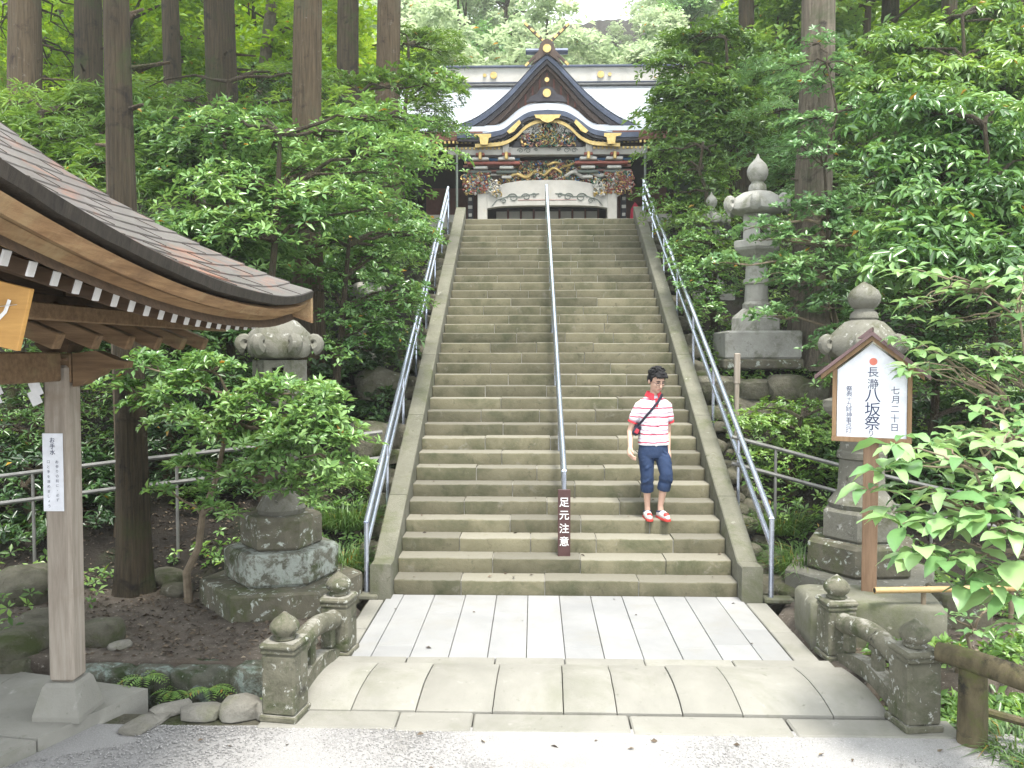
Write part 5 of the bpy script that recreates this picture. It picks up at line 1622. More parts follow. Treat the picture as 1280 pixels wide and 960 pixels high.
# face details
fd = MB()
for s_ in (-1, 1):
    ell(fd, H_(s_ * 0.031, -0.0845, 0.004), (0.0135, 0.005, 0.0045), 10, 6, hr)
fo = fd.build('eyes', M['hair'], per, smooth='auto')
fd = MB()
for s_ in (-1, 1): cap(fd, [H_(s_ * 0.014, -0.094, 0.027), H_(s_ * 0.034, -0.092, 0.032), H_(s_ * 0.052, -0.080, 0.026)], [0.004, 0.005, 0.003], 8)
fd.build('eyebrows', M['hair'], per, smooth='auto')
fd = MB(); cap(fd, [H_(-0.022, -0.089, -0.066), H_(0, -0.0955, -0.063), H_(0.022, -0.089, -0.066)], [0.003, 0.0055, 0.003], 8); fd.build('lips', flat('lips', (0.42, 0.17, 0.14), 0.5), per, smooth='auto')
fd = MB()
for s_ in (-1, 1):
    ring = [H_(s_ * 0.033 + 0.026 * math.cos(a), -0.100 + 0.006 * abs(math.cos(a)), 0.000 + 0.017 * math.sin(a)) for a in [2 * PI * q / 14 for q in range(15)]]
    fd.tube(ring, 0.0018, 5, caps=False)
    fd.tube([H_(s_ * 0.058, -0.096, 0.004), H_(s_ * 0.084, -0.03, 0.006), H_(s_ * 0.088, 0.015, 0.002)], 0.0018, 5)
fd.tube([H_(-0.008, -0.103, 0.004), H_(0.008, -0.103, 0.004)], 0.0018, 5)
fd.build('glasses', M['strap'], per)
# hair: skull cap with a ragged edge and tufts
hb = MB()
ell(hb, H_(0, 0.026, 0.040), (0.089, 0.102, 0.092), rot=hr)
ell(hb, H_(0, -0.030, 0.085), (0.066, 0.055, 0.045), rot=hr)
for s_ in (-1, 1):
    ell(hb, H_(s_ * 0.072, 0.030, 0.012), (0.020, 0.052, 0.058), rot=hr)
    ell(hb, H_(s_ * 0.076, -0.012, 0.022), (0.012, 0.018, 0.034), rot=hr)
ell(hb, H_(0, 0.06, 0.0), (0.078, 0.066, 0.085), rot=hr)
rs_ = random.Random(5)
for i in range(120):
    a = rs_.uniform(0, 2 * PI); e = rs_.uniform(0.05, 1.45)
    dirn = Vector((math.cos(a) * math.cos(e), math.sin(a) * math.cos(e), math.sin(e)))
    p = Vector((0, 0.026, 0.052)) + Vector((dirn.x * 0.082, dirn.y * 0.094, dirn.z * 0.084))
    if p.y < -0.03 and p.z < 0.062: continue
    tip = p + dirn * 0.012 + Vector((rs_.uniform(-0.02, 0.02), -0.014, -0.008 if dirn.z < 0.5 else 0.006))
    cap(hb, [H_(*p), H_(*tip)], [0.014, 0.005], 7)
for i in range(11):                      # fringe
    x = -0.06 + i * 0.012
    cap(hb, [H_(x, -0.055, 0.092), H_(x + 0.006, -0.086, 0.070), H_(x + 0.010, -0.090, 0.058 + 0.010 * (i % 2))], [0.015, 0.011, 0.005], 7)
remeshed(hb, 'hair', M['hair'], per, 0.0065, 2)

# polo shirt
sh = MB()
loop_loft(sh, [(0.002, 0, 0.845, 0.178, 0.122), (0, 0, 0.90, 0.175, 0.120), (0, 0, 1.00, 0.168, 0.115), (0, 0, 1.12, 0.170, 0.118), (0, 0, 1.24, 0.176, 0.120), (0, 0.005, 1.32, 0.165, 0.106), (0, 0.01, 1.38, 0.115, 0.085), (0, 0.012, 1.415, 0.078, 0.070)], 24)
for s_, A in arms.items():
    a, b_ = Vector(A[0]), Vector(A[1])
    cap(sh, [a + Vector((-s_ * 0.04, 0, 0.005)), a + Vector((s_ * 0.012, 0, -0.03)), a.lerp(b_, 0.70), a.lerp(b_, 1.02)], [0.060, 0.064, 0.066, 0.068], 16)
rq = random.Random(12)
for q in range(12):                      # folds of the loose shirt
    a_ = rq.uniform(-2.9, -0.2); z_ = rq.uniform(0.88, 1.18)
    cap(sh, [(0.165 * math.cos(a_), 0.112 * math.sin(a_), z_ + rq.uniform(0.03, 0.09)), (0.172 * math.cos(a_ + 0.12), 0.119 * math.sin(a_ + 0.12), z_), (0.168 * math.cos(a_ + 0.3), 0.115 * math.sin(a_ + 0.3), z_ - rq.uniform(0.02, 0.06))], [0.006, 0.011, 0.006], 8)
shirt = remeshed(sh, 'polo_shirt', M['polo'], per, 0.0075, 3)
for s_, A in arms.items():
    a, b_ = Vector(A[0]), Vector(A[1]); d = (b_ - a).normalized(); e = a.lerp(b_, 1.36)
    mb = MB(); mb.tube([e - d * 0.012, e + d * 0.008], 0.0610, 18); mb.build('cuff', M['red_cloth'], shirt, smooth='auto')
mb = MB()
vs = []; fs = []
nn_ = 28
for i in range(nn_ + 1):                 # collar, open at the front
    a = R(-90 + 14) + (2 * PI - R(28)) * i / nn_
    fr2 = max(0, -math.sin(a)) ** 2
    for rx, ry, z in ((0.070, 0.066, 1.452 - 0.030 * fr2), (0.078, 0.074, 1.462 - 0.030 * fr2), (0.104, 0.100, 1.408 - 0.050 * fr2)):
        vs.append((rx * math.cos(a), 0.004 + ry * math.sin(a) - 0.010 * fr2, z))
for i in range(nn_):
    for q in range(2): fs.append((i * 3 + q, i * 3 + q + 1, (i + 1) * 3 + q + 1, (i + 1) * 3 + q))
mb.add(vs, fs)
mb.build('collar', M['red_cloth'], shirt, smooth='auto')
mb = MB(); mb.box((0.004, -0.112, 1.335), (0.030, 0.012, 0.10), 0.004, rot=Matrix.Rotation(R(-14), 3, 'X')); mb.build('placket', M['red_cloth'], shirt)
# cropped trousers
tr = MB()
loop_loft(tr, [(0, 0, 0.86, 0.158, 0.110), (0, 0, 0.80, 0.168, 0.118), (0, 0, 0.74, 0.172, 0.120), (0, 0, 0.70, 0.165, 0.112)], 24)
for s_, A in legs.items():
    h0, k, an = Vector(A[0]), Vector(A[1]), Vector(A[2])
    tr.tube([h0 + Vector((0, 0, 0.0)), h0 + Vector((0, 0, -0.10)), h0.lerp(k, 0.5), h0.lerp(k, 0.8), k + Vector((0, -0.004, 0.0)), k.lerp(an, 0.12), k.lerp(an, 0.22), k.lerp(an, 0.32), k.lerp(an, 0.47), k.lerp(an, 0.50)], [0.080, 0.094, 0.088, 0.080, 0.073, 0.079, 0.069, 0.077, 0.074, 0.073], 20)
    rq = random.Random(40 + s_)
    for q in range(7):                   # creases
        c_ = h0.lerp(k, 0.25 + 0.12 * q) if q < 5 else k.lerp(an, 0.06 * (q - 3))
        a_ = rq.uniform(-2.4, -0.7); r_q = 0.078
        d_ = Vector((math.cos(a_), math.sin(a_), 0)); e_ = Vector((math.cos(a_ + 0.9 * s_), math.sin(a_ + 0.9 * s_), 0))
        cap(tr, [c_ + d_ * r_q + Vector((0, 0, 0.03)), c_ + (d_ + e_).normalized() * (r_q + 0.004), c_ + e_ * r_q - Vector((0, 0, 0.03))], [0.008, 0.013, 0.007], 8)
remeshed(tr, 'cropped_trousers', M['navy'], per, 0.0085, 3)
# slip-on shoes
for s_, A in legs.items():
    f0 = Vector(A[3])
    mb = MB()
    cap(mb, [f0 + Vector((0, 0.045, -0.038)), f0 + Vector((s_ * 0.012, -0.05, -0.034)), f0 + Vector((s_ * 0.022, -0.13, -0.044)), f0 + Vector((s_ * 0.025, -0.175, -0.048))], [0.042, 0.047, 0.043, 0.030], 14)
    so = remeshed(mb, 'shoe', M['shoe_white'], per, 0.007, 2)
    mb = MB(); ell(mb, f0 + Vector((s_ * 0.020, -0.135, -0.028)), (0.034, 0.050, 0.032)); mb.build('toe_patch', M['shoe_red'], so, smooth='auto')
    mb = MB(); cap(mb, [f0 + Vector((0, 0.05, -0.07)), f0 + Vector((s_ * 0.012, -0.05, -0.07)), f0 + Vector((s_ * 0.024, -0.175, -0.072))], [0.046, 0.050, 0.040], 14)
    mb.v = [(p[0], p[1], min(max(p[2], f0.z - 0.088), f0.z - 0.060)) for p in mb.v]; mb.build('sole', M['shoe_red'], so)
    mb = MB(); mb.tube([f0 + Vector((0.042 * math.cos(a), 0.01 + 0.05 * math.sin(a), -0.006 - 0.01 * math.sin(a))) for a in [2 * PI * q / 16 for q in range(17)]], 0.009, 6, caps=False); mb.build('ankle_rim', M['navy'], so)
# bag on a cross strap
bg_ = thing('shoulder_bag', (pp.x - 0.185, 9.50, 4 * STEP_R + 1.02), 'small dark red and navy pouch worn on a thin cross-body strap', 'bag')
mb = MB(); mb.box((-0.01, -0.02, 0.0), (0.075, 0.10, 0.135), 0.02, rot=Matrix.Rotation(R(28), 3, 'Y')); mb.build('pouch', M['strap'], bg_)
mb = MB(); mb.box((-0.014, -0.072, -0.012), (0.045, 0.012, 0.055), 0.006, rot=Matrix.Rotation(R(28), 3, 'Y')); mb.build('pocket', flat('bag_red', (0.42, 0.04, 0.06), 0.7), bg_)
# strap follows chest, shoulder and back
mb = MB()
ctl = [(-0.195, -0.075, 1.06), (-0.145, -0.128, 1.13), (-0.06, -0.140, 1.235), (0.02, -0.128, 1.33), (0.075, -0.085, 1.405), (0.098, 0.0, 1.425), (0.075, 0.085, 1.38), (0.0, 0.130, 1.28), (-0.10, 0.130, 1.15), (-0.175, 0.06, 1.06)]
mb.tube([(x + 0.185, y + 0.02, z - 1.02) for x, y, z in ctl], 0.016, 8, flat_=0.35)
mb.build('strap', M['strap'], bg_, smooth='auto')

# ================================================================== FOLIAGE
M['lf_gloss'] = leafmat('glossy_leaf', (0.034, 0.088, 0.026), (0.095, 0.205, 0.060), (0.225, 0.37, 0.13), 0.27, 0.28)
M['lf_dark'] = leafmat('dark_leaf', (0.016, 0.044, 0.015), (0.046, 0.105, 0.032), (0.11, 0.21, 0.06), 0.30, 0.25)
M['lf_bright'] = leafmat('bright_leaf', (0.07, 0.15, 0.018), (0.16, 0.31, 0.04), (0.30, 0.46, 0.08), 0.5, 0.45)
M['lf_pale'] = leafmat('pale_leaf', (0.07, 0.16, 0.06), (0.145, 0.28, 0.11), (0.26, 0.40, 0.18), 0.30, 0.30)
M['lf_hazed'] = leafmat('hazed_leaf', (0.18, 0.25, 0.15), (0.30, 0.39, 0.25), (0.42, 0.50, 0.35), 0.6, 0.42)  # washed-out green: haze of distance put into the leaf colour
M['lf_mid'] = leafmat('mid_leaf', (0.036, 0.088, 0.018), (0.098, 0.20, 0.044), (0.21, 0.35, 0.09), 0.34, 0.33)
M['grass'] = leafmat('grass_blade', (0.03, 0.075, 0.018), (0.065, 0.14, 0.035), (0.13, 0.22, 0.07), 0.5, 0.3)
M['dead_leaf'] = leafmat('dead_leaf', (0.03, 0.022, 0.015), (0.085, 0.062, 0.042), (0.24, 0.20, 0.15), 0.8, 0.1)

def unit(a): return a / np.maximum(np.linalg.norm(a, axis=1, keepdims=True), 1e-9)

def leaf_arrays(rng, pos, d, up, L, wr, tone, fold=0.18, droop=0.15):
    """each leaf: 5 points, 3 triangles-ish (two quads folded along the midrib)"""
    n = len(pos)
    side = unit(np.cross(d, up)); up = unit(np.cross(side, d))
    L = L[:, None]
    base = pos; tip = pos + d * L - up * L * droop
    mid = pos + d * L * 0.50 + up * L * 0.02
    w = L * wr * 0.5
    ml = mid + side * w + up * w * fold * 2; mr = mid - side * w + up * w * fold * 2
    V = np.stack([base, ml, tip, mr], axis=1).reshape(-1, 3)
    i = np.arange(n)[:, None] * 4
    F = np.concatenate([i + np.array([0, 2, 1]), i + np.array([0, 3, 2])], axis=1).reshape(-1, 3)
    return V, F, np.repeat(tone, 4)

def rosettes(rng, C, A, k, L0, wr, tone, lift=0.45, ljit=0.45):
    """k leaves round each centre C with axis A"""
    n = len(C)
    ref = np.tile(np.array([[1.0, 0.13, 0.05]]), (n, 1))
    e1 = unit(np.cross(A, ref)); e2 = np.cross(A, e1)
    az = (np.arange(k)[None] * 2 * PI / k + rng.uniform(0, 6.28, (n, 1)) + rng.normal(0, 0.22, (n, k)))
    lf = lift + rng.normal(0, 0.25, (n, k))
    d = (e1[:, None] * np.cos(az)[..., None] + e2[:, None] * np.sin(az)[..., None]) * np.cos(lf)[..., None] + A[:, None] * np.sin(lf)[..., None]
    d = unit(d.reshape(-1, 3))
    pos = np.repeat(C, k, axis=0) + d * 0.12 * L0
    up = np.repeat(A, k, axis=0) + rng.normal(0, 0.18, (n * k, 3))
    L = L0 * rng.uniform(1 - ljit, 1 + ljit, n * k)
    t = np.clip(np.repeat(tone, k) + rng.normal(0, 0.13, n * k), 0, 0.95)
    t[rng.uniform(0, 1, n * k) < 0.0035] = 1.0
    return leaf_arrays(rng, pos, d, up, L, wr, t)

def pad_points(rng, pads, dens):
    """rosette centres on drooping, ragged pads (cx,cy,cz,r,h,tone)"""
    C = []; A = []; T = []
    for (cx, cy, cz, r, h, tn) in pads:
        n = max(8, int(dens * r * r))
        rho = np.sqrt(rng.uniform(0, 1, n)); th = rng.uniform(0, 2 * PI, n)
        ph = rng.uniform(0, 6.28, 3)
        lob = 1 + 0.22 * np.sin(3 * th + ph[0]) + 0.16 * np.sin(5 * th + ph[1]) + 0.10 * np.sin(9 * th + ph[2])
        rr = r * rho * lob
        x = cx + rr * np.cos(th); y = cy + rr * np.sin(th) * 0.8
        z = cz + h * (1 - rho ** 2) * rng.uniform(0.1, 1.0, n) - h * 0.75 * rho ** 2 + rng.normal(0, 0.12 * h, n)
        ax = np.stack([np.cos(th) * rho * 0.55, np.sin(th) * rho * 0.55, np.ones(n)], 1) + rng.normal(0, 0.28, (n, 3))
        C.append(np.stack([x, y, z], 1)); A.append(unit(ax)); T.append(np.clip(tn + rng.normal(0, 0.10, n), 0.02, 0.98))
    return np.concatenate(C), np.concatenate(A), np.concatenate(T)

def crown_mesh(name, seed, pads, mat, dens, k, L0, wr=0.36, lift=0.45, origin=(0, 0, 0), needle=False):
    rng = np.random.default_rng(seed)
    C, A, T = pad_points(rng, pads, dens)
    C = C - np.array(origin)
    V, F, t = rosettes(rng, C, A, k, L0, wr, T, lift)
    return np_mesh(name, V, F, mat, t)

def limb_pts(rs, a, b, sag=0.1, n=5):
    a = Vector(a); b = Vector(b); L = (b - a).length
    out = []
    for i in range(n + 1):
        t = i / n
        p = a.lerp(b, t)
        if 0 < i < n: p += Vector((rs.uniform(-1, 1), rs.uniform(-1, 1), rs.uniform(-0.6, 1))) * L * 0.06
        p.z += math.sin(PI * t) * L * sag
        out.append(p)
    return out

def leafy_tree(name, label, cat, base, stem, pads, mat, dens, k, L0, wr=0.36, lift=0.4, bark='twig', r0=0.06, seed=0, group=None, limbs=True):
    """stem = list of points from the base up; pads carried on limbs that leave the stem"""
    rs = random.Random(seed)
    base = Vector(base)
    th = thing(name, base, label, cat, group)
    mb = MB()
    S = [Vector(p) for p in stem]
    n = len(S)
    mb.tube([p - base for p in S], [r0 * (1 - 0.65 * i / (n - 1)) for i in range(n)], 8)
    if limbs:
        for (cx, cy, cz, r, h, tn) in pads:
            c = Vector((cx, cy, cz - h * 0.4))
            # leave the stem somewhat below the pad
            j = min(range(n), key=lambda q: (S[q] - c).length + 0.6 * max(0, S[q].z - c.z + 0.2 * r))
            q = limb_pts(rs, S[j], c, 0.06)
            mb.tube([p - base for p in q], [max(0.008, r0 * 0.40 * (1 - 0.75 * i / 5)) for i in range(6)], 6)
            for w in range(4):
                a = rs.uniform(0, 6.28); e = c + Vector((math.cos(a) * r * 0.75, math.sin(a) * r * 0.6, rs.uniform(-0.3, 0.4) * h))
                q2 = limb_pts(rs, q[4], e, 0.03, 3)
                mb.tube([p - base for p in q2], [max(0.005, r0 * 0.13), max(0.004, r0 * 0.1), 0.004, 0.003], 5)
    mb.build('trunk', M[bark], th, smooth='auto')
    me = crown_mesh('crown', seed + 1, pads, M[mat], dens, k, L0, wr, lift, base)
    link(bpy.data.objects.new('crown', me), th)
    return th

def region_pads(seed, u0, u1, v0, v1, Y0, Y1, n, r, flatn=0.32, tone=(0.35, 0.75), hole=None, min_d=0.55):
    """pads scattered over a part of the slope, upper ones further back"""
    rs = random.Random(seed); out = []; tries = 0
    while len(out) < n and tries < n * 40:
        tries += 1
        u = rs.uniform(u0, u1); v = rs.uniform(v0, v1)
        if hole and hole(u, v): continue
        if 150 < v < 600 and u < 600 and u + 22 > 560 - (v - 240) * 0.235: continue
        if 150 < v < 600 and u > 760 and u - 18 < 805 + (v - 238) * 0.386: continue
        f = (v1 - v) / max(1, v1 - v0)
        Y = Y0 + (Y1 - Y0) * (0.7 * f + 0.3 * rs.random())
        p = at(u, v, Y); rr = rs.uniform(*r)
        ru = 560 - (v - 240) * 0.235
        if 150 < v < 600 and u < 600: rr = min(rr, max(0.18, (ru + 8 - u) * Y / 1036))
        if 150 < v < 600 and u > 760: rr = min(rr, max(0.18, (u - 805 - (v - 238) * 0.386 + 14) * Y / 1036))
        if any((Vector(q[:3]) - p).length < min_d * rr for q in out): continue
        out.append((p.x, p.y, p.z, rr, rr * flatn * rs.uniform(0.8, 1.4), rs.uniform(*tone)))
    return out

def stem_to(base, pads, seed, lean=0.5):
    rs = random.Random(seed)
    b = Vector(base)
    top = max(p[2] for p in pads)
    cx = sum(p[0] for p in pads) / len(pads); cy = sum(p[1] for p in pads) / len(pads)
    out = []
    for i in range(8):
        t = i / 7
        p = Vector((b.x + (cx - b.x) * lean * t ** 1.3, b.y + (cy - b.y) * lean * t ** 1.3, b.z - 0.08 + (top - b.z) * 0.92 * t))
        if i: p += Vector((rs.uniform(-0.08, 0.08), rs.uniform(-0.08, 0.08), 0))
        out.append(p)
    return out

def gp(x, y): return (x, y, hill(x, y))

# ------------------------------------------------ left side
pads = [(lambda p: (p.x, p.y, p.z, r * 0.84, r * 0.34, tn))(at(u, v, Y)) for u, v, Y, r, tn in (
    (262, 452, 7.9, 0.34, 0.6), (232, 478, 7.75, 0.36, 0.65), (318, 492, 7.75, 0.36, 0.75), (385, 512, 7.6, 0.40, 0.75), (305, 512, 7.65, 0.40, 0.7),
    (225, 520, 7.6, 0.34, 0.7), (270, 545, 7.55, 0.36, 0.7), (350, 540, 7.5, 0.40, 0.8), (405, 545, 7.5, 0.28, 0.75), (235, 578, 7.5, 0.26, 0.65),
    (385, 590, 7.45, 0.28, 0.8), (250, 610, 7.45, 0.16, 0.75), (415, 605, 7.4, 0.20, 0.8), (290, 640, 7.42, 0.12, 0.8), (262, 632, 7.42, 0.12, 0.75),
    (190, 500, 7.9, 0.30, 0.55), (150, 480, 8.0, 0.26, 0.5), (180, 452, 8.0, 0.30, 0.5), (365, 605, 7.5, 0.24, 0.75), (348, 478, 7.75, 0.30, 0.7), (395, 485, 7.7, 0.30, 0.75), (440, 548, 7.5, 0.22, 0.8), (438, 598, 7.42, 0.18, 0.8), (378, 535, 7.5, 0.36, 0.75), (340, 610, 7.5, 0.2, 0.7), (330, 575, 7.5, 0.32, 0.7), (300, 590, 7.55, 0.24, 0.65), (430, 575, 7.45, 0.22, 0.75), (400, 625, 7.42, 0.18, 0.8), (360, 565, 7.6, 0.35, 0.7), (425, 530, 7.6, 0.25, 0.75), (410, 500, 7.7, 0.26, 0.7), (200, 610, 7.7, 0.15, 0.6))]
b0 = gp(-3.45, 8.1)
leafy_tree('evergreen_shrub', 'spreading glossy evergreen shrub in front of the left stone lantern', 'shrub', b0,
           [b0, (-3.45, 8.06, 0.35), (-3.30, 8.0, 0.62), (-3.22, 7.9, 0.95), (-3.05, 7.85, 1.35), (-2.95, 7.85, 1.8), (-2.9, 7.85, 2.1)], pads, 'lf_gloss', 560, 7, 0.082, 0.40, 0.35, 'twig', 0.045, 21)

def shape(sd, L0):
    """leaf count per spray, length, width, lift: differs from tree to tree"""
    if sd in (34, 37, 42, 57): return 11, L0 * 1.25, 0.12, 0.05      # feathery sprays
    if sd in (55, 60): return 7, L0 * 1.1, 0.34, -0.30              # long hanging leaves
    if sd in (33, 53, 58): return 6, L0 * 0.8, 0.50, 0.25            # small round leaves
    return 5 + sd % 4, L0 * (0.9 + 0.1 * (sd % 4)), 0.30 + 0.05 * (sd % 5), 0.15 + 0.09 * (sd % 5)
LEFT = [  # label, region, n, r, mat, dens, k, L, base(x,y), seed, tone
 ('broad glossy evergreen tree spreading behind the pavilion roof', (180, 400, 150, 330, 10.0, 12.5), 20, (0.45, 0.75), 'lf_gloss', 170, 7, 0.095, (-4.0, 11.0), 31, (0.35, 0.75)),
 ('evergreen tree leaning over the left handrail near the shrine', (420, 580, 150, 300, 13.0, 16.0), 17, (0.45, 0.75), 'lf_gloss', 140, 7, 0.105, (-3.0, 13.6), 32, (0.3, 0.7)),
 ('leafy evergreen between the left lantern and the handrail', (400, 535, 285, 440, 10.4, 12.2), 15, (0.38, 0.6), 'lf_gloss', 210, 7, 0.085, (-2.75, 10.9), 33, (0.35, 0.75)),
 ('feathery evergreen above the pavilion roof at the far left', (10, 190, 115, 240, 10.5, 13.0), 15, (0.5, 0.8), 'lf_mid', 150, 6, 0.11, (-7.4, 11.5), 34, (0.35, 0.7)),
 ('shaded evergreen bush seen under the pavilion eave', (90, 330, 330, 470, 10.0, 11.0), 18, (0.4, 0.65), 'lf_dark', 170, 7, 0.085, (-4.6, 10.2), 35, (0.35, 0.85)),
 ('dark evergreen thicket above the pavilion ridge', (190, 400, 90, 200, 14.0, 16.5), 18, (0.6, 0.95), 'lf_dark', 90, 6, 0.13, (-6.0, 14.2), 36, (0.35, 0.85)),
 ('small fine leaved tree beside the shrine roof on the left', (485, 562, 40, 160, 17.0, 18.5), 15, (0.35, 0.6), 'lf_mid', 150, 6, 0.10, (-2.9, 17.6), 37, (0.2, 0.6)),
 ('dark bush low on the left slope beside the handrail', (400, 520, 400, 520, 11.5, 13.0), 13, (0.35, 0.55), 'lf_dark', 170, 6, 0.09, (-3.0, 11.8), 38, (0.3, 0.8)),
 ('leafy bush in the gap under the left evergreen', (330, 480, 250, 360, 12.5, 14.5), 16, (0.5, 0.8), 'lf_gloss', 110, 7, 0.10, (-3.9, 13.2), 39, (0.3, 0.65)),
 ('light green tree hanging across the left cedars', (170, 430, 90, 180, 12.0, 14.0), 7, (0.4, 0.7), 'lf_mid', 80, 6, 0.11, (-5.2, 12.6), 42, (0.4, 0.9)),
 ('yellow green tree hanging across the cedars nearest the shrine', (420, 545, 90, 190, 14.5, 16.0), 8, (0.4, 0.7), 'lf_mid', 80, 6, 0.11, (-3.4, 15.0), 43, (0.2, 0.6)),
 ('yellow green tree at the upper left corner', (-20, 150, 20, 150, 16.5, 18.5), 10, (0.5, 0.8), 'lf_bright', 60, 6, 0.12, (-8.5, 13.0), 44, (0.2, 0.6)),
 ('airy evergreen in front of the reddish cedar', (230, 520, 140, 300, 9.6, 11.2), 16, (0.4, 0.7), 'lf_gloss', 150, 7, 0.10, (-3.3, 10.0), 41, (0.35, 0.8)),
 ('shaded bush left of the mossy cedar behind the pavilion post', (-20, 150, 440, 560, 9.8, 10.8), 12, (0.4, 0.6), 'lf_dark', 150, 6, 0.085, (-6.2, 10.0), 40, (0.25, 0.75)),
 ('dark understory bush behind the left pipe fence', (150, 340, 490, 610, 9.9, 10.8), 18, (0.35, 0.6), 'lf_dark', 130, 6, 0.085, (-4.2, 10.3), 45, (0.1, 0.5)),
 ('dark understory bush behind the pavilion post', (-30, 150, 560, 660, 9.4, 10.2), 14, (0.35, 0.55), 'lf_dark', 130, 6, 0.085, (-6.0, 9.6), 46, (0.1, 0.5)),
]
for lb, rg, n, r, mt, dn, k, L0, bxy, sd_, tn in LEFT:
    pads = region_pads(sd_, *rg, int(n * 1.6), r, tone=tn, min_d=0.4)
    b = gp(*bxy)
    leafy_tree('evergreen_tree', lb, 'tree', b, stem_to(b, pads, sd_), pads, mt, dn, *shape(sd_, L0), seed=sd_ * 3, r0=0.075, bark='bark_dark')

# ------------------------------------------------ right side
def near_lantern(u, v):    # branches part round the slope lantern
    return (915 < u < 952 and not (255 < v < 275)) or (905 < u < 975 and 200 < v < 240) or (880 < u < 1010 and v > 392)
RIGHT = [
 ('dense dark evergreen beside the shrine eave on the right', (838, 940, 40, 190, 16.5, 19.0), 24, (0.5, 0.85), 'lf_mid', 150, 6, 0.11, (4.2, 17.4), 51, (0.1, 0.6), None),
 ('rounded evergreen hanging over the top of the right handrail', (822, 900, 175, 330, 14.5, 17.0), 19, (0.4, 0.7), 'lf_mid', 150, 7, 0.10, (3.1, 15.3), 52, (0.3, 0.75), None),
 ('low glossy bush leaning on the right handrail', (845, 905, 290, 400, 12.6, 14.2), 13, (0.3, 0.45), 'lf_gloss', 180, 7, 0.085, (3.0, 13.9), 53, (0.3, 0.7), None),
 ('thin twiggy tree with pale sprays around the slope lantern', (905, 1085, 225, 430, 11.2, 12.4), 20, (0.26, 0.45), 'lf_pale', 240, 7, 0.07, (4.3, 11.9), 54, (0.15, 0.6), near_lantern),
 ('drooping glossy tree filling the right edge', (1110, 1300, 120, 330, 9.0, 10.8), 24, (0.42, 0.7), 'lf_gloss', 150, 7, 0.125, (5.4, 9.8), 55, (0.15, 0.65), None),
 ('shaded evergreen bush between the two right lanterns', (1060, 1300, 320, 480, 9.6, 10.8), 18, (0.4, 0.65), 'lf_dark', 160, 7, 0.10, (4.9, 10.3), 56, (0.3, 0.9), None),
 ('slim fine leaved tree behind the slope lantern', (960, 1110, 80, 260, 14.0, 16.0), 20, (0.45, 0.75), 'lf_pale', 110, 6, 0.095, (5.1, 14.4), 57, (0.0, 0.45), None),
 ('sparse pale sapling screening the trunk of the pale cedar', (985, 1085, 40, 330, 11.6, 12.6), 16, (0.25, 0.5), 'lf_pale', 170, 6, 0.075, (4.1, 11.7), 62, (0.1, 0.5), None),
 ('bushy green shrub below the slope lantern block', (915, 1050, 500, 600, 10.0, 10.9), 15, (0.24, 0.40), 'lf_mid', 330, 6, 0.065, (3.2, 10.3), 58, (0.35, 0.85), None),
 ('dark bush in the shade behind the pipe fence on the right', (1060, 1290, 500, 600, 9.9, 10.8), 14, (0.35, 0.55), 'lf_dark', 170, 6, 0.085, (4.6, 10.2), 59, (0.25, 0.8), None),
 ('tall evergreen rising behind the drooping glossy tree', (1090, 1300, 10, 150, 13.0, 15.5), 24, (0.6, 0.95), 'lf_mid', 110, 6, 0.13, (7.0, 13.6), 60, (0.3, 0.8), None),
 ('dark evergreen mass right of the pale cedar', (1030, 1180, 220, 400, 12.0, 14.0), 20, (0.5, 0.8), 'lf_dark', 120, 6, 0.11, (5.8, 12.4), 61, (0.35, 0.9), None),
]
for lb, rg, n, r, mt, dn, k, L0, bxy, sd_, tn, hole in RIGHT:
    pads = region_pads(sd_, *rg, int(n * (1.5 if sd_ != 54 else 1.1)), r, tone=tn, hole=hole, min_d=0.4)
    b = gp(*bxy)
    leafy_tree('evergreen_tree', lb, 'tree', b, stem_to(b, pads, sd_), pads, mt, dn, *shape(sd_, L0), seed=sd_ * 3, r0=0.07 if sd_ != 62 else 0.035, bark='bark_dark' if sd_ != 54 else 'twig')

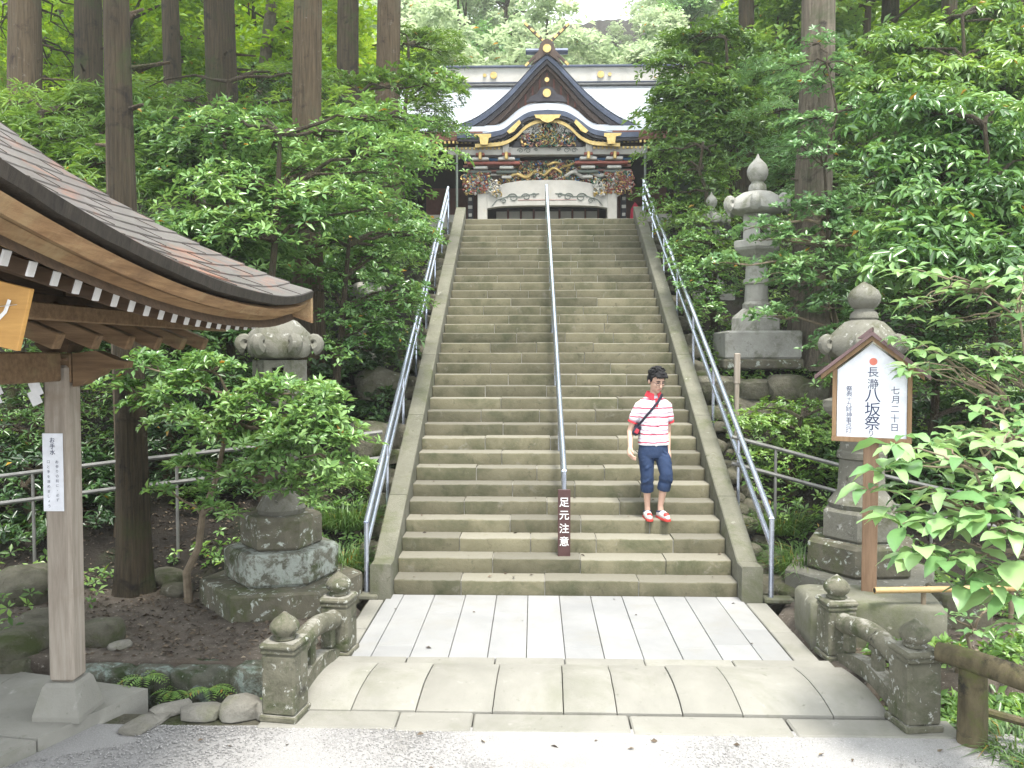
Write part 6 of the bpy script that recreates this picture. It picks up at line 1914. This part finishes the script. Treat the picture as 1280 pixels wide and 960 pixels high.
# ------------------------------------------------ cedars with tall bare trunks
CEDAR_CROWN = []
for i in range(3):
    rs = random.Random(700 + i)
    pads = []
    for q in range(26):
        t = q / 25; a = rs.uniform(0, 6.28); d = (1 - t) * 1.5 * rs.random()
        pads.append((math.cos(a) * d, math.sin(a) * d, 1.2 + 8.5 * t, 0.5 + 0.7 * (1 - t), 0.45, rs.uniform(0.3, 0.7)))
    CEDAR_CROWN.append(crown_mesh('crown', 710 + i, pads, M['lf_mid'], 34, 5, 0.30, 0.30, 0.2))
def cedar(u, v_foot, Y, w_px, label, bark='bark', H=15.0, lean=0.0, foot_z=None, seed=0, crown=True, flare=0.35):
    p = at(u, v_foot, Y); z = hill(p.x, Y) if foot_z is None else foot_z
    th = thing('cedar_tree', (p.x, Y, z - 0.1), label, 'tree', 'cedars on the slopes')
    r = w_px * 0.92 * Y / 1036.0 / 2
    rs = random.Random(seed)
    knots = [(rs.uniform(2, 8), rs.uniform(0, 6.28)) for _ in range(6)] + [(rs.uniform(3, 5), 4.7)]
    vs = []; fs = []
    n = 56; m = 44
    for j in range(m + 1):
        t = j / m; zz = H * t ** 1.25
        rr = r * (1 + flare * math.exp(-zz / 0.35) + 0.10 * math.exp(-zz / 2.0)) * (1.0 - 0.38 * t)
        for k in range(n):
            a = 2 * PI * k / n
            f = 1 + 0.05 * math.sin(3 * a + seed) + 0.10 * math.exp(-zz / 0.4) * math.sin(5 * a + seed) + 0.035 * mn.noise(Vector((math.cos(a) * 4, math.sin(a) * 4, zz * 0.5 + seed))) - 0.10 * abs(mn.noise(Vector((math.cos(a) * 11, math.sin(a) * 11, zz * 0.35 + seed * 3)))) + 0.12 * sum(max(0, 1 - ((zz - kz) / 0.16) ** 2 - (((a - ka + PI) % (2 * PI) - PI) / 0.45) ** 2) for kz, ka in knots)
            vs.append((lean * zz + 0.04 * math.sin(zz * 0.6 + seed) + rr * f * math.cos(a), rr * f * math.sin(a), zz))
    for j in range(m):
        for k in range(n): fs.append((j * n + k, j * n + (k + 1) % n, (j + 1) * n + (k + 1) % n, (j + 1) * n + k))
    fs.append(tuple(m * n + k for k in range(n)))
    mb = MB(); mb.add(vs, fs)
    for q in range(5):                  # broken branch stubs
        a = rs.uniform(0, 6.28); zz = rs.uniform(2.5, 9)
        d = Vector((math.cos(a), math.sin(a), 0.15)); s0 = Vector((lean * zz, 0, zz)) + d * r * 0.75
        mb.tube([s0, s0 + d * rs.uniform(0.08, 0.5)], [0.03, 0.015], 6)
    to = mb.build('trunk', M[bark], th, smooth='auto')
    if crown:
        c = bpy.data.objects.new('crown', CEDAR_CROWN[seed % 3]); c.location = (lean * (H - 6), 0, H - 6.5); c.rotation_euler = (0, 0, seed); link(c, th)
    return th
cedar(163, 745, 8.35, 43, 'dark mossy cedar rooted between the pavilion post and the left lantern', 'bark_dark', 11, foot_z=0.08, seed=1, crown=False, flare=0.22)
cedar(156, 480, 9.6, 32, 'pinkish brown cedar trunk rising just behind the pavilion roof', 'bark_pink', 16, seed=2, flare=0.15)
cedar(388, 360, 12.2, 44, 'thick reddish cedar in the middle of the left forest', 'bark', 17, seed=3)
cedar(36, 300, 14.0, 46, 'cedar trunk nearest the upper left corner', 'bark', 18, seed=4)
cedar(113, 300, 16.0, 40, 'cedar trunk second from the upper left corner', 'bark_dark', 18, seed=5)
cedar(215, 200, 19.5, 26, 'slim distant cedar right of the pinkish brown trunk', 'bark_dark', 18, seed=6)
cedar(279, 300, 14.6, 46, 'dark thick cedar left of the reddish one', 'bark_dark', 18, seed=7)
cedar(305, 180, 20.5, 18, 'thin leaning trunk between the dark and reddish cedars', 'bark_pale', 16, lean=0.13, seed=8)
cedar(438, 200, 18.0, 32, 'greyish cedar trunk right of the reddish one', 'bark_dark', 18, seed=9)
cedar(487, 200, 17.6, 36, 'cedar trunk closest to the shrine on the left', 'bark', 18, seed=10)
cedar(1014, 460, 13.0, 50, 'pale lichen streaked cedar behind the right lanterns', 'bark_pale', 17, seed=11)
cedar(932, 100, 21.0, 24, 'dark trunk high up behind the right slope lantern', 'bark_dark', 17, seed=12)
cedar(1182, 300, 15.5, 22, 'dark trunk behind the drooping glossy tree', 'bark_dark', 17, seed=13)
cedar(1276, 200, 17.5, 30, 'dark trunk at the right edge of the picture', 'bark_dark', 17, seed=14)
cedar(1110, 200, 21.0, 26, 'slim dark trunk between the pale cedar and the right edge', 'bark_dark', 17, seed=15)

# ------------------------------------------------ forest on the plateau and the hill behind
FOREST = []
for i in range(5):
    rs = random.Random(800 + i)
    pads = []
    for q in range(44):
        t = rs.random(); a = rs.uniform(0, 6.28)
        rad = (2.3 * math.sin(PI * (0.12 + 0.80 * t))) * math.sqrt(rs.uniform(0.25, 1))
        pads.append((math.cos(a) * rad, math.sin(a) * rad, 1.6 + 6.4 * t, rs.uniform(0.55, 1.05), 0.42, rs.uniform(0.25, 0.8)))
    FOREST.append(pads)
FM = {}
def forest_mesh(i, mat, L0, dens):
    key = (i, mat)
    if key not in FM: FM[key] = crown_mesh('crown', 820 + i, FOREST[i], M[mat], dens, 5, L0, 0.5, 0.3)
    return FM[key]
TRUNKM = []
for i in range(3):
    mb = MB(); rs = random.Random(i)
    mb.tube([(0, 0, -0.3), (0.1 * i, 0.05, 2), (0.05, -0.1, 5), (0.1, 0, 7.2)], [0.20, 0.16, 0.10, 0.03], 8)
    for q in range(9):
        z = rs.uniform(1.6, 6); a = rs.uniform(0, 6.28); mb.tube([(0.05, 0, z), (math.cos(a) * 0.8, math.sin(a) * 0.8, z + 0.5), (math.cos(a) * 1.6, math.sin(a) * 1.6, z + 0.8)], [0.06, 0.04, 0.015], 5)
    TRUNKM.append(mb.mesh('trunk', M['bark_dark'], smooth='auto'))
def forest_tree(x, y, s, i, mat, label, group, L0=0.26, dens=26, z=None):
    th = thing('broadleaf_tree', (x, y, hill(x, y) if z is None else z), label, 'tree', group)
    th.scale = (s, s, s); th.rotation_euler = (0, 0, (x * 7.3 + y * 1.7) % 6.28)
    link(bpy.data.objects.new('trunk', TRUNKM[i % 3]), th)
    link(bpy.data.objects.new('crown', forest_mesh(i % 5, mat, L0, dens)), th)
rs = random.Random(77)
# bright trees just behind the cedars, both sides
for k, (x, y, s) in enumerate([(-13.5, 23, 1.0), (-10.5, 21.5, 0.95), (-8.0, 23.5, 1.05), (-6.0, 21.5, 0.95), (-11.5, 27, 1.2), (-7.2, 27.5, 1.2), (-15.5, 27, 1.2), (-9.3, 30.5, 1.4), (-13, 31.5, 1.4), (-18, 31, 1.4), (-4.9, 33, 1.1)]):
    forest_tree(x, y, s, k, 'lf_bright', 'sunlit yellow green tree filling the gaps between the left cedars', 'sunlit trees behind the left cedars', 0.20, 44)
for k, (x, y, s) in enumerate([(8.0, 20.5, 0.95), (10.8, 21.5, 1.0), (13.5, 23, 1.1), (7.3, 24.5, 1.1), (10.0, 26.5, 1.25), (13.5, 28, 1.3), (16.8, 25.5, 1.2), (17, 31, 1.4), (8.6, 31, 1.3), (6.1, 21.6, 0.8)]):
    forest_tree(x, y, s, k + 2, 'lf_bright' if k % 3 else 'lf_mid', 'bright green tree filling the upper right background', 'bright trees behind the right slope', 0.20, 44)
# hill forest behind the hall
k = 0
for row in range(6):
    y = 36.5 + row * 4.6
    n = 11 + row
    for c2 in range(n):
        x = (-1 + 2 * (c2 + 0.5) / n) * (13 + row * 3.4) + rs.uniform(-1, 1)
        yy = y + rs.uniform(-1.6, 1.6)
        sc_ = rs.uniform(0.9, 1.35)
        if row >= 1 and abs(x - 0.046 * yy) < 4.0: sc_ *= 0.42      # low growth in the gap where sky shows
        forest_tree(x, yy, sc_, k, 'lf_hazed' if k % 4 else 'lf_pale', 'soft green tree in the hazy wood on the hill behind the hall', 'trees on the hill behind the hall', 0.22, 46)
        k += 1

# ------------------------------------------------ big-leaved plants on the right, leaf by leaf
def big_leaf_mesh(seed, mat, L=1.0, w=0.42):
    rs = random.Random(seed)
    n = 7; vs = []; fs = []
    for i in range(n + 1):
        t = i / n
        ww = w * 0.5 * (math.sin(PI * t ** 0.92) ** 0.85) + (0.004 if i in (0,) else 0)
        zz = 0.08 * math.sin(PI * t) - (0.10 + 0.04 * (seed % 5)) * t * t
        wob = 0.02 * math.sin(t * 17 + seed)
        vs += [(t * L, ww, zz + ww * 0.18 + wob), (t * L, 0, zz), (t * L, -ww, zz + ww * 0.18 - wob)]
    for i in range(n):
        for q in (0, 1): fs.append((i * 3 + q, i * 3 + q + 1, (i + 1) * 3 + q + 1, (i + 1) * 3 + q))
    me = bpy.data.meshes.new('leaf'); me.from_pydata(vs, [], fs)
    a = me.attributes.new('tone', 'FLOAT', 'POINT'); tv = rs.uniform(0.25, 0.95)
    a.data.foreach_set('value', [min(0.94, max(0, tv + (0.12 if i % 3 == 1 else 0))) for i in range(len(vs))])
    me.materials.append(mat); me.polygons.foreach_set('use_smooth', [True] * len(me.polygons)); me.update()
    return me
def big_leaf_plant(name, label, base, whorls, mat, seed, Lrange, nl, lift, w=0.42):
    rs = random.Random(seed)
    base = Vector(base)
    th = thing(name, base, label, 'shrub')
    meshes = [big_leaf_mesh(seed + i, M[mat], 1.0, w) for i in range(8)]
    mb = MB()
    wp = [at(*w_) for w_ in whorls]
    cen = sum(wp, Vector()) / len(wp)
    top = cen + Vector((0.1, 0, 0.6 * (max(p_.z for p_ in wp) - cen.z)))
    spine = limb_pts(rs, base, top, 0.03, 7)
    mb.tube([a - base for a in spine], [0.022 * (1 - 0.6 * i / 7) for i in range(8)], 7)
    cnt = 0
    for (u, v, Y) in whorls:
        p = at(u, v, Y)
        j = min(range(len(spine)), key=lambda q_: (spine[q_] - p).length + max(0, spine[q_].z - p.z + 0.1))
        q = limb_pts(rs, spine[j], p, 0.08, 7)
        mb.tube([a - base for a in q], [0.010 * (1 - 0.7 * i / 7) for i in range(8)], 6)
        k = rs.randint(*nl); a0 = rs.uniform(0, 6.28)
        for i in range(k):
            if cnt >= 295: break
            az = a0 + i * 2 * PI / k + rs.uniform(-0.3, 0.3)
            el_ = rs.uniform(*lift)
            L = rs.uniform(*Lrange)
            o = bpy.data.objects.new('leaf', meshes[rs.randrange(8)])
            o.location = p - base + Vector((math.cos(az) * 0.015, math.sin(az) * 0.015, rs.uniform(-0.02, 0.03)))
            o.rotation_euler = Euler((rs.uniform(-0.35, 0.35), -el_, az))
            o.scale = (L, L * rs.uniform(0.75, 1.15), L * rs.uniform(0.6, 1.8))
            link(o, th); cnt += 1
    mb.build('stems', M['twig'], th, smooth='auto')
    return th
rs = random.Random(5)
wh = [(1118, 556, 5.35), (1135, 580, 5.5), (1085, 612, 5.45), (1165, 560, 5.6), (1150, 622, 5.4), (1175, 590, 5.6), (1205, 575, 5.3), (1245, 560, 5.4), (1270, 590, 5.2), (1215, 615, 5.3), (1255, 625, 5.15), (1128, 655, 5.25), (1165, 650, 5.2), (1195, 655, 5.1), (1235, 665, 5.0), (1275, 655, 5.0), (1150, 690, 5.1), (1222, 700, 5.0), (1262, 705, 4.95), (1272, 745, 4.85), (1278, 780, 4.8), (1240, 600, 5.7), (1190, 630, 5.7), (1268, 545, 5.8), (1105, 590, 5.4), (1140, 700, 5.2), (1185, 700, 5.0), (1205, 730, 5.0), (1240, 735, 4.95), (1180, 620, 5.2), (1230, 640, 5.1), (1265, 670, 4.9), (1115, 640, 5.4)]
big_leaf_plant('broad_leaf_shrub', 'bright broad leaved shrub hanging into the right foreground', (3.95, 5.15, -0.35), wh, 'lf_pale', 900, (0.13, 0.28), (6, 8), (-0.45, 0.35), 0.48)
wh = [(rs.uniform(1125, 1300), rs.uniform(335, 470), rs.uniform(6.9, 7.6)) for i in range(40)]
big_leaf_plant('broad_leaf_shrub', 'pale green broad leaved shrub above and right of the festival sign', (4.75, 7.3, 0.0), wh, 'lf_pale', 930, (0.10, 0.21), (6, 8), (-0.25, 0.30), 0.52)
wh = [(rs.uniform(1160, 1300), rs.uniform(500, 560), rs.uniform(6.6, 7.2)) for i in range(24)]
big_leaf_plant('broad_leaf_shrub', 'pale green broad leaved shrub at mid height by the right edge', (4.5, 6.9, -0.1), wh, 'lf_pale', 960, (0.09, 0.19), (5, 8), (-0.3, 0.3), 0.52)
wh = [(1185, 770, 6.4), (1210, 772, 6.3), (1235, 762, 6.3), (1215, 790, 6.1)]
big_leaf_plant('low_herb', 'low leafy herb growing by the stream behind the log rail', (3.35, 6.55, -0.05), wh, 'lf_pale', 980, (0.07, 0.11), (5, 7), (-0.1, 0.3), 0.4)

# ------------------------------------------------ ferns, grass tufts, ground cover
def fern(loc, label, s, seed, n=8):
    rng = np.random.default_rng(seed)
    P = []; D = []; U = []; L = []; T = []
    for f in range(n):
        az = rng.uniform(-PI, 0.3) if f % 3 else rng.uniform(0, 6.28)
        for q in range(10):
            t = (q + 1) / 10
            c = np.array([math.cos(az) * t, math.sin(az) * t, 0.55 * t - 0.75 * t * t]) * s
            for sd in (-1, 1):
                d = np.array([math.cos(az + sd * 1.1), math.sin(az + sd * 1.1), -0.1])
                P.append(c); D.append(d); U.append((0, 0, 1)); L.append(s * 0.34 * math.sin(PI * (0.12 + 0.82 * t)) ** 0.8); T.append(rng.uniform(0.4, 1))
    V, F, t = leaf_arrays(rng, np.array(P), unit(np.array(D)), np.array(U, float), np.array(L), 0.26, np.array(T), 0.05, 0.1)
    o = bpy.data.objects.new('fern', np_mesh('fern', V, F, M['lf_mid'], t)); o.location = loc; link(o)
    tag(o, label, 'fern', 'ferns along the stream wall')
for i, (u, v, s, lb) in enumerate([(165, 860, 0.24, 'largest fern on the stream wall next to the pavilion platform'), (128, 858, 0.18, 'small fern beside the pavilion post foot'), (218, 864, 0.18, 'small fern in the middle of the stream wall'), (262, 860, 0.20, 'bushy fern above the pointed pale rock'), (328, 872, 0.10, 'tiny fern tucked behind the front balustrade post'), (180, 846, 0.2, 'upper fern growing from a joint of the stream wall')]):
    p = at(u, v, 6.30); fern((p.x, 6.30, p.z), lb, s, 40 + i)
def tuft(loc, label, s, n, seed, spread=0.3):
    rng = np.random.default_rng(seed)
    a = rng.uniform(0, 2 * PI, n); r = np.sqrt(rng.uniform(0, 1, n)) * spread
    P = np.stack([r * np.cos(a), r * np.sin(a), np.zeros(n) - 0.02], 1)
    az = a + rng.normal(0, 0.6, n); el_ = rng.uniform(0.6, 1.4, n)
    D = np.stack([np.cos(az) * np.cos(el_), np.sin(az) * np.cos(el_), np.sin(el_)], 1)
    L = s * rng.uniform(0.5, 1.2, n)
    side = unit(np.cross(D, np.array([[0, 0, 1.0]])))
    w = 0.006
    m1 = P + D * L[:, None] * 0.55; tip = P + D * L[:, None] * 0.95 - np.array([0, 0, 1.0]) * (L * 0.30)[:, None] + np.stack([np.cos(az), np.sin(az), 0 * az], 1) * (L * 0.3)[:, None]
    V = np.stack([P - side * w, P + side * w, m1 + side * w * 0.8, m1 - side * w * 0.8, tip], 1).reshape(-1, 3)
    i = np.arange(n)[:, None] * 5
    F = np.concatenate([i + np.array([0, 1, 2]), i + np.array([0, 2, 3]), i + np.array([3, 2, 4])], 1).reshape(-1, 3)
    o = bpy.data.objects.new('grass_tuft', np_mesh('grass_tuft', V, F, M['grass'], np.repeat(rng.uniform(0.2, 1, n), 5))); o.location = loc; link(o)
    tag(o, label, 'grass', 'grass tufts beside the steps')
tuft(gp(2.95, 9.05), 'grass tuft right of the right handrail foot', 0.50, 900, 1, 0.30)
tuft(gp(2.85, 9.75), 'leafy grass tuft higher up beside the right handrail', 0.40, 600, 2, 0.30)
tuft(gp(-2.12, 9.0), 'grass tuft left of the left handrail foot', 0.50, 900, 3, 0.25)
tuft(gp(-2.2, 9.7), 'grass tuft on the bank above the left handrail foot', 0.45, 800, 4, 0.32)
tuft(gp(-2.3, 10.4), 'upper grass tuft on the bank under the left bushes', 0.40, 600, 5, 0.32)
tuft((3.25, 5.55, -0.16), 'dark grass tuft beside the log fence post', 0.30, 500, 6, 0.25)
tuft((3.3, 5.05, -0.12), 'dark grass at the lower right corner under the log rail', 0.25, 500, 7, 0.3)

# ground cover and leaf litter, nobody could count it
rng = np.random.default_rng(9)
def scatter(n, x0, x1, y0, y1, keep):
    x = rng.uniform(x0, x1, n); y = rng.uniform(y0, y1, n)
    k = np.array([keep(a, b) for a, b in zip(x, y)], bool); x = x[k]; y = y[k]
    z = np.array([hill(a, b) for a, b in zip(x, y)])
    return np.stack([x, y, z], 1)
nz_ = lambda a, b, f, o_: mn.noise(Vector((a * f, b * f, o_)))
C = np.concatenate([scatter(6500, -9, -1.95, 9.0, 18.6, lambda a, b: nz_(a, b, 0.7, 5) > -0.15), scatter(8500, 2.6, 10, 8.9, 18.6, lambda a, b: nz_(a, b, 0.7, 9) > -0.25), scatter(1800, 2.75, 5.5, 6.1, 8.6, lambda a, b: not (a < 3.7 and 6.9 < b < 9.3) and nz_(a, b, 0.9, 2) > -0.1), scatter(900, 2.75, 4.6, 5.3, 6.5, lambda a, b: True), scatter(300, -9, -4.3, 6.6, 8.9, lambda a, b: True)])
C[:, 2] = np.maximum(C[:, 2], np.where(C[:, 1] < 6.5, -0.32, -9)) + rng.uniform(0.02, 0.20, len(C))
A = unit(rng.normal(0, 0.35, (len(C), 3)) + np.array([0, -0.25, 1]))
V, F, t = rosettes(rng, C, A, 5, 0.075, 0.45, np.clip(rng.normal(0.5, 0.25, len(C)), 0, 1), 0.25)
o = bpy.data.objects.new('ground_cover', np_mesh('ground_cover', V, F, M['lf_mid'], t)); link(o); tag(o, 'low leafy ground cover on the slopes', 'ground cover', kind='stuff')
C = np.concatenate([scatter(5200, -7, -1.8, 6.6, 10.5, lambda a, b: True), scatter(1500, 2.5, 6, 7.0, 10, lambda a, b: True), scatter(2500, -7, -2, 10, 16, lambda a, b: True)])
C[:, 2] += 0.012
sx_ = rng.uniform(SX0 + 0.05, SX1 - 0.05, 90); kk = rng.integers(1, NSTEP, 90)
C = np.concatenate([C, np.stack([sx_, ST_Y + (kk - 1) * STEP_T + rng.uniform(0.06, 0.26, 90), kk * STEP_R + 0.010], 1),
                    np.stack([rng.uniform(-1.5, 2.1, 9), rng.uniform(6.8, 8.5, 9), np.full(9, 0.008)], 1), np.stack([rng.uniform(-2.5, 2.8, 30), rng.uniform(4.4, 5.6, 30), np.full(30, -0.085)], 1)])
d = unit(np.stack([rng.normal(0, 1, len(C)), rng.normal(0, 1, len(C)), rng.normal(0, 0.12, len(C))], 1))
up = unit(rng.normal(0, 0.35, (len(C), 3)) + np.array([0, 0, 1]))
V, F, t = leaf_arrays(rng, C, d, up, rng.uniform(0.025, 0.065, len(C)), 0.5, np.clip(rng.normal(0.35, 0.25, len(C)), 0, 1))
o = bpy.data.objects.new('leaf_litter', np_mesh('leaf_litter', V, F, M['dead_leaf'], t)); link(o); tag(o, 'fallen brown leaves on the bare earth', 'leaf litter', kind='stuff')

# ------------------------------------------------ summer haze over the whole place
HAZE = 0.0014
if HAZE:
    m = bpy.data.materials.new('haze_air'); m.use_nodes = True
    nt = m.node_tree; nt.nodes.clear()
    out = _n(nt, 'ShaderNodeOutputMaterial'); pv_ = _n(nt, 'ShaderNodeVolumePrincipled')
    pv_.inputs['Color'].default_value = (0.93, 0.97, 0.96, 1); pv_.inputs['Density'].default_value = HAZE; pv_.inputs['Anisotropy'].default_value = 0.2
    nt.links.new(pv_.outputs[0], out.inputs['Volume'])
    mb = MB(); mb.box((0, 25, 27.5), (186, 176, 66))
    o = mb.build('haze', m); tag(o, 'thin pale summer haze', 'haze', kind='stuff')
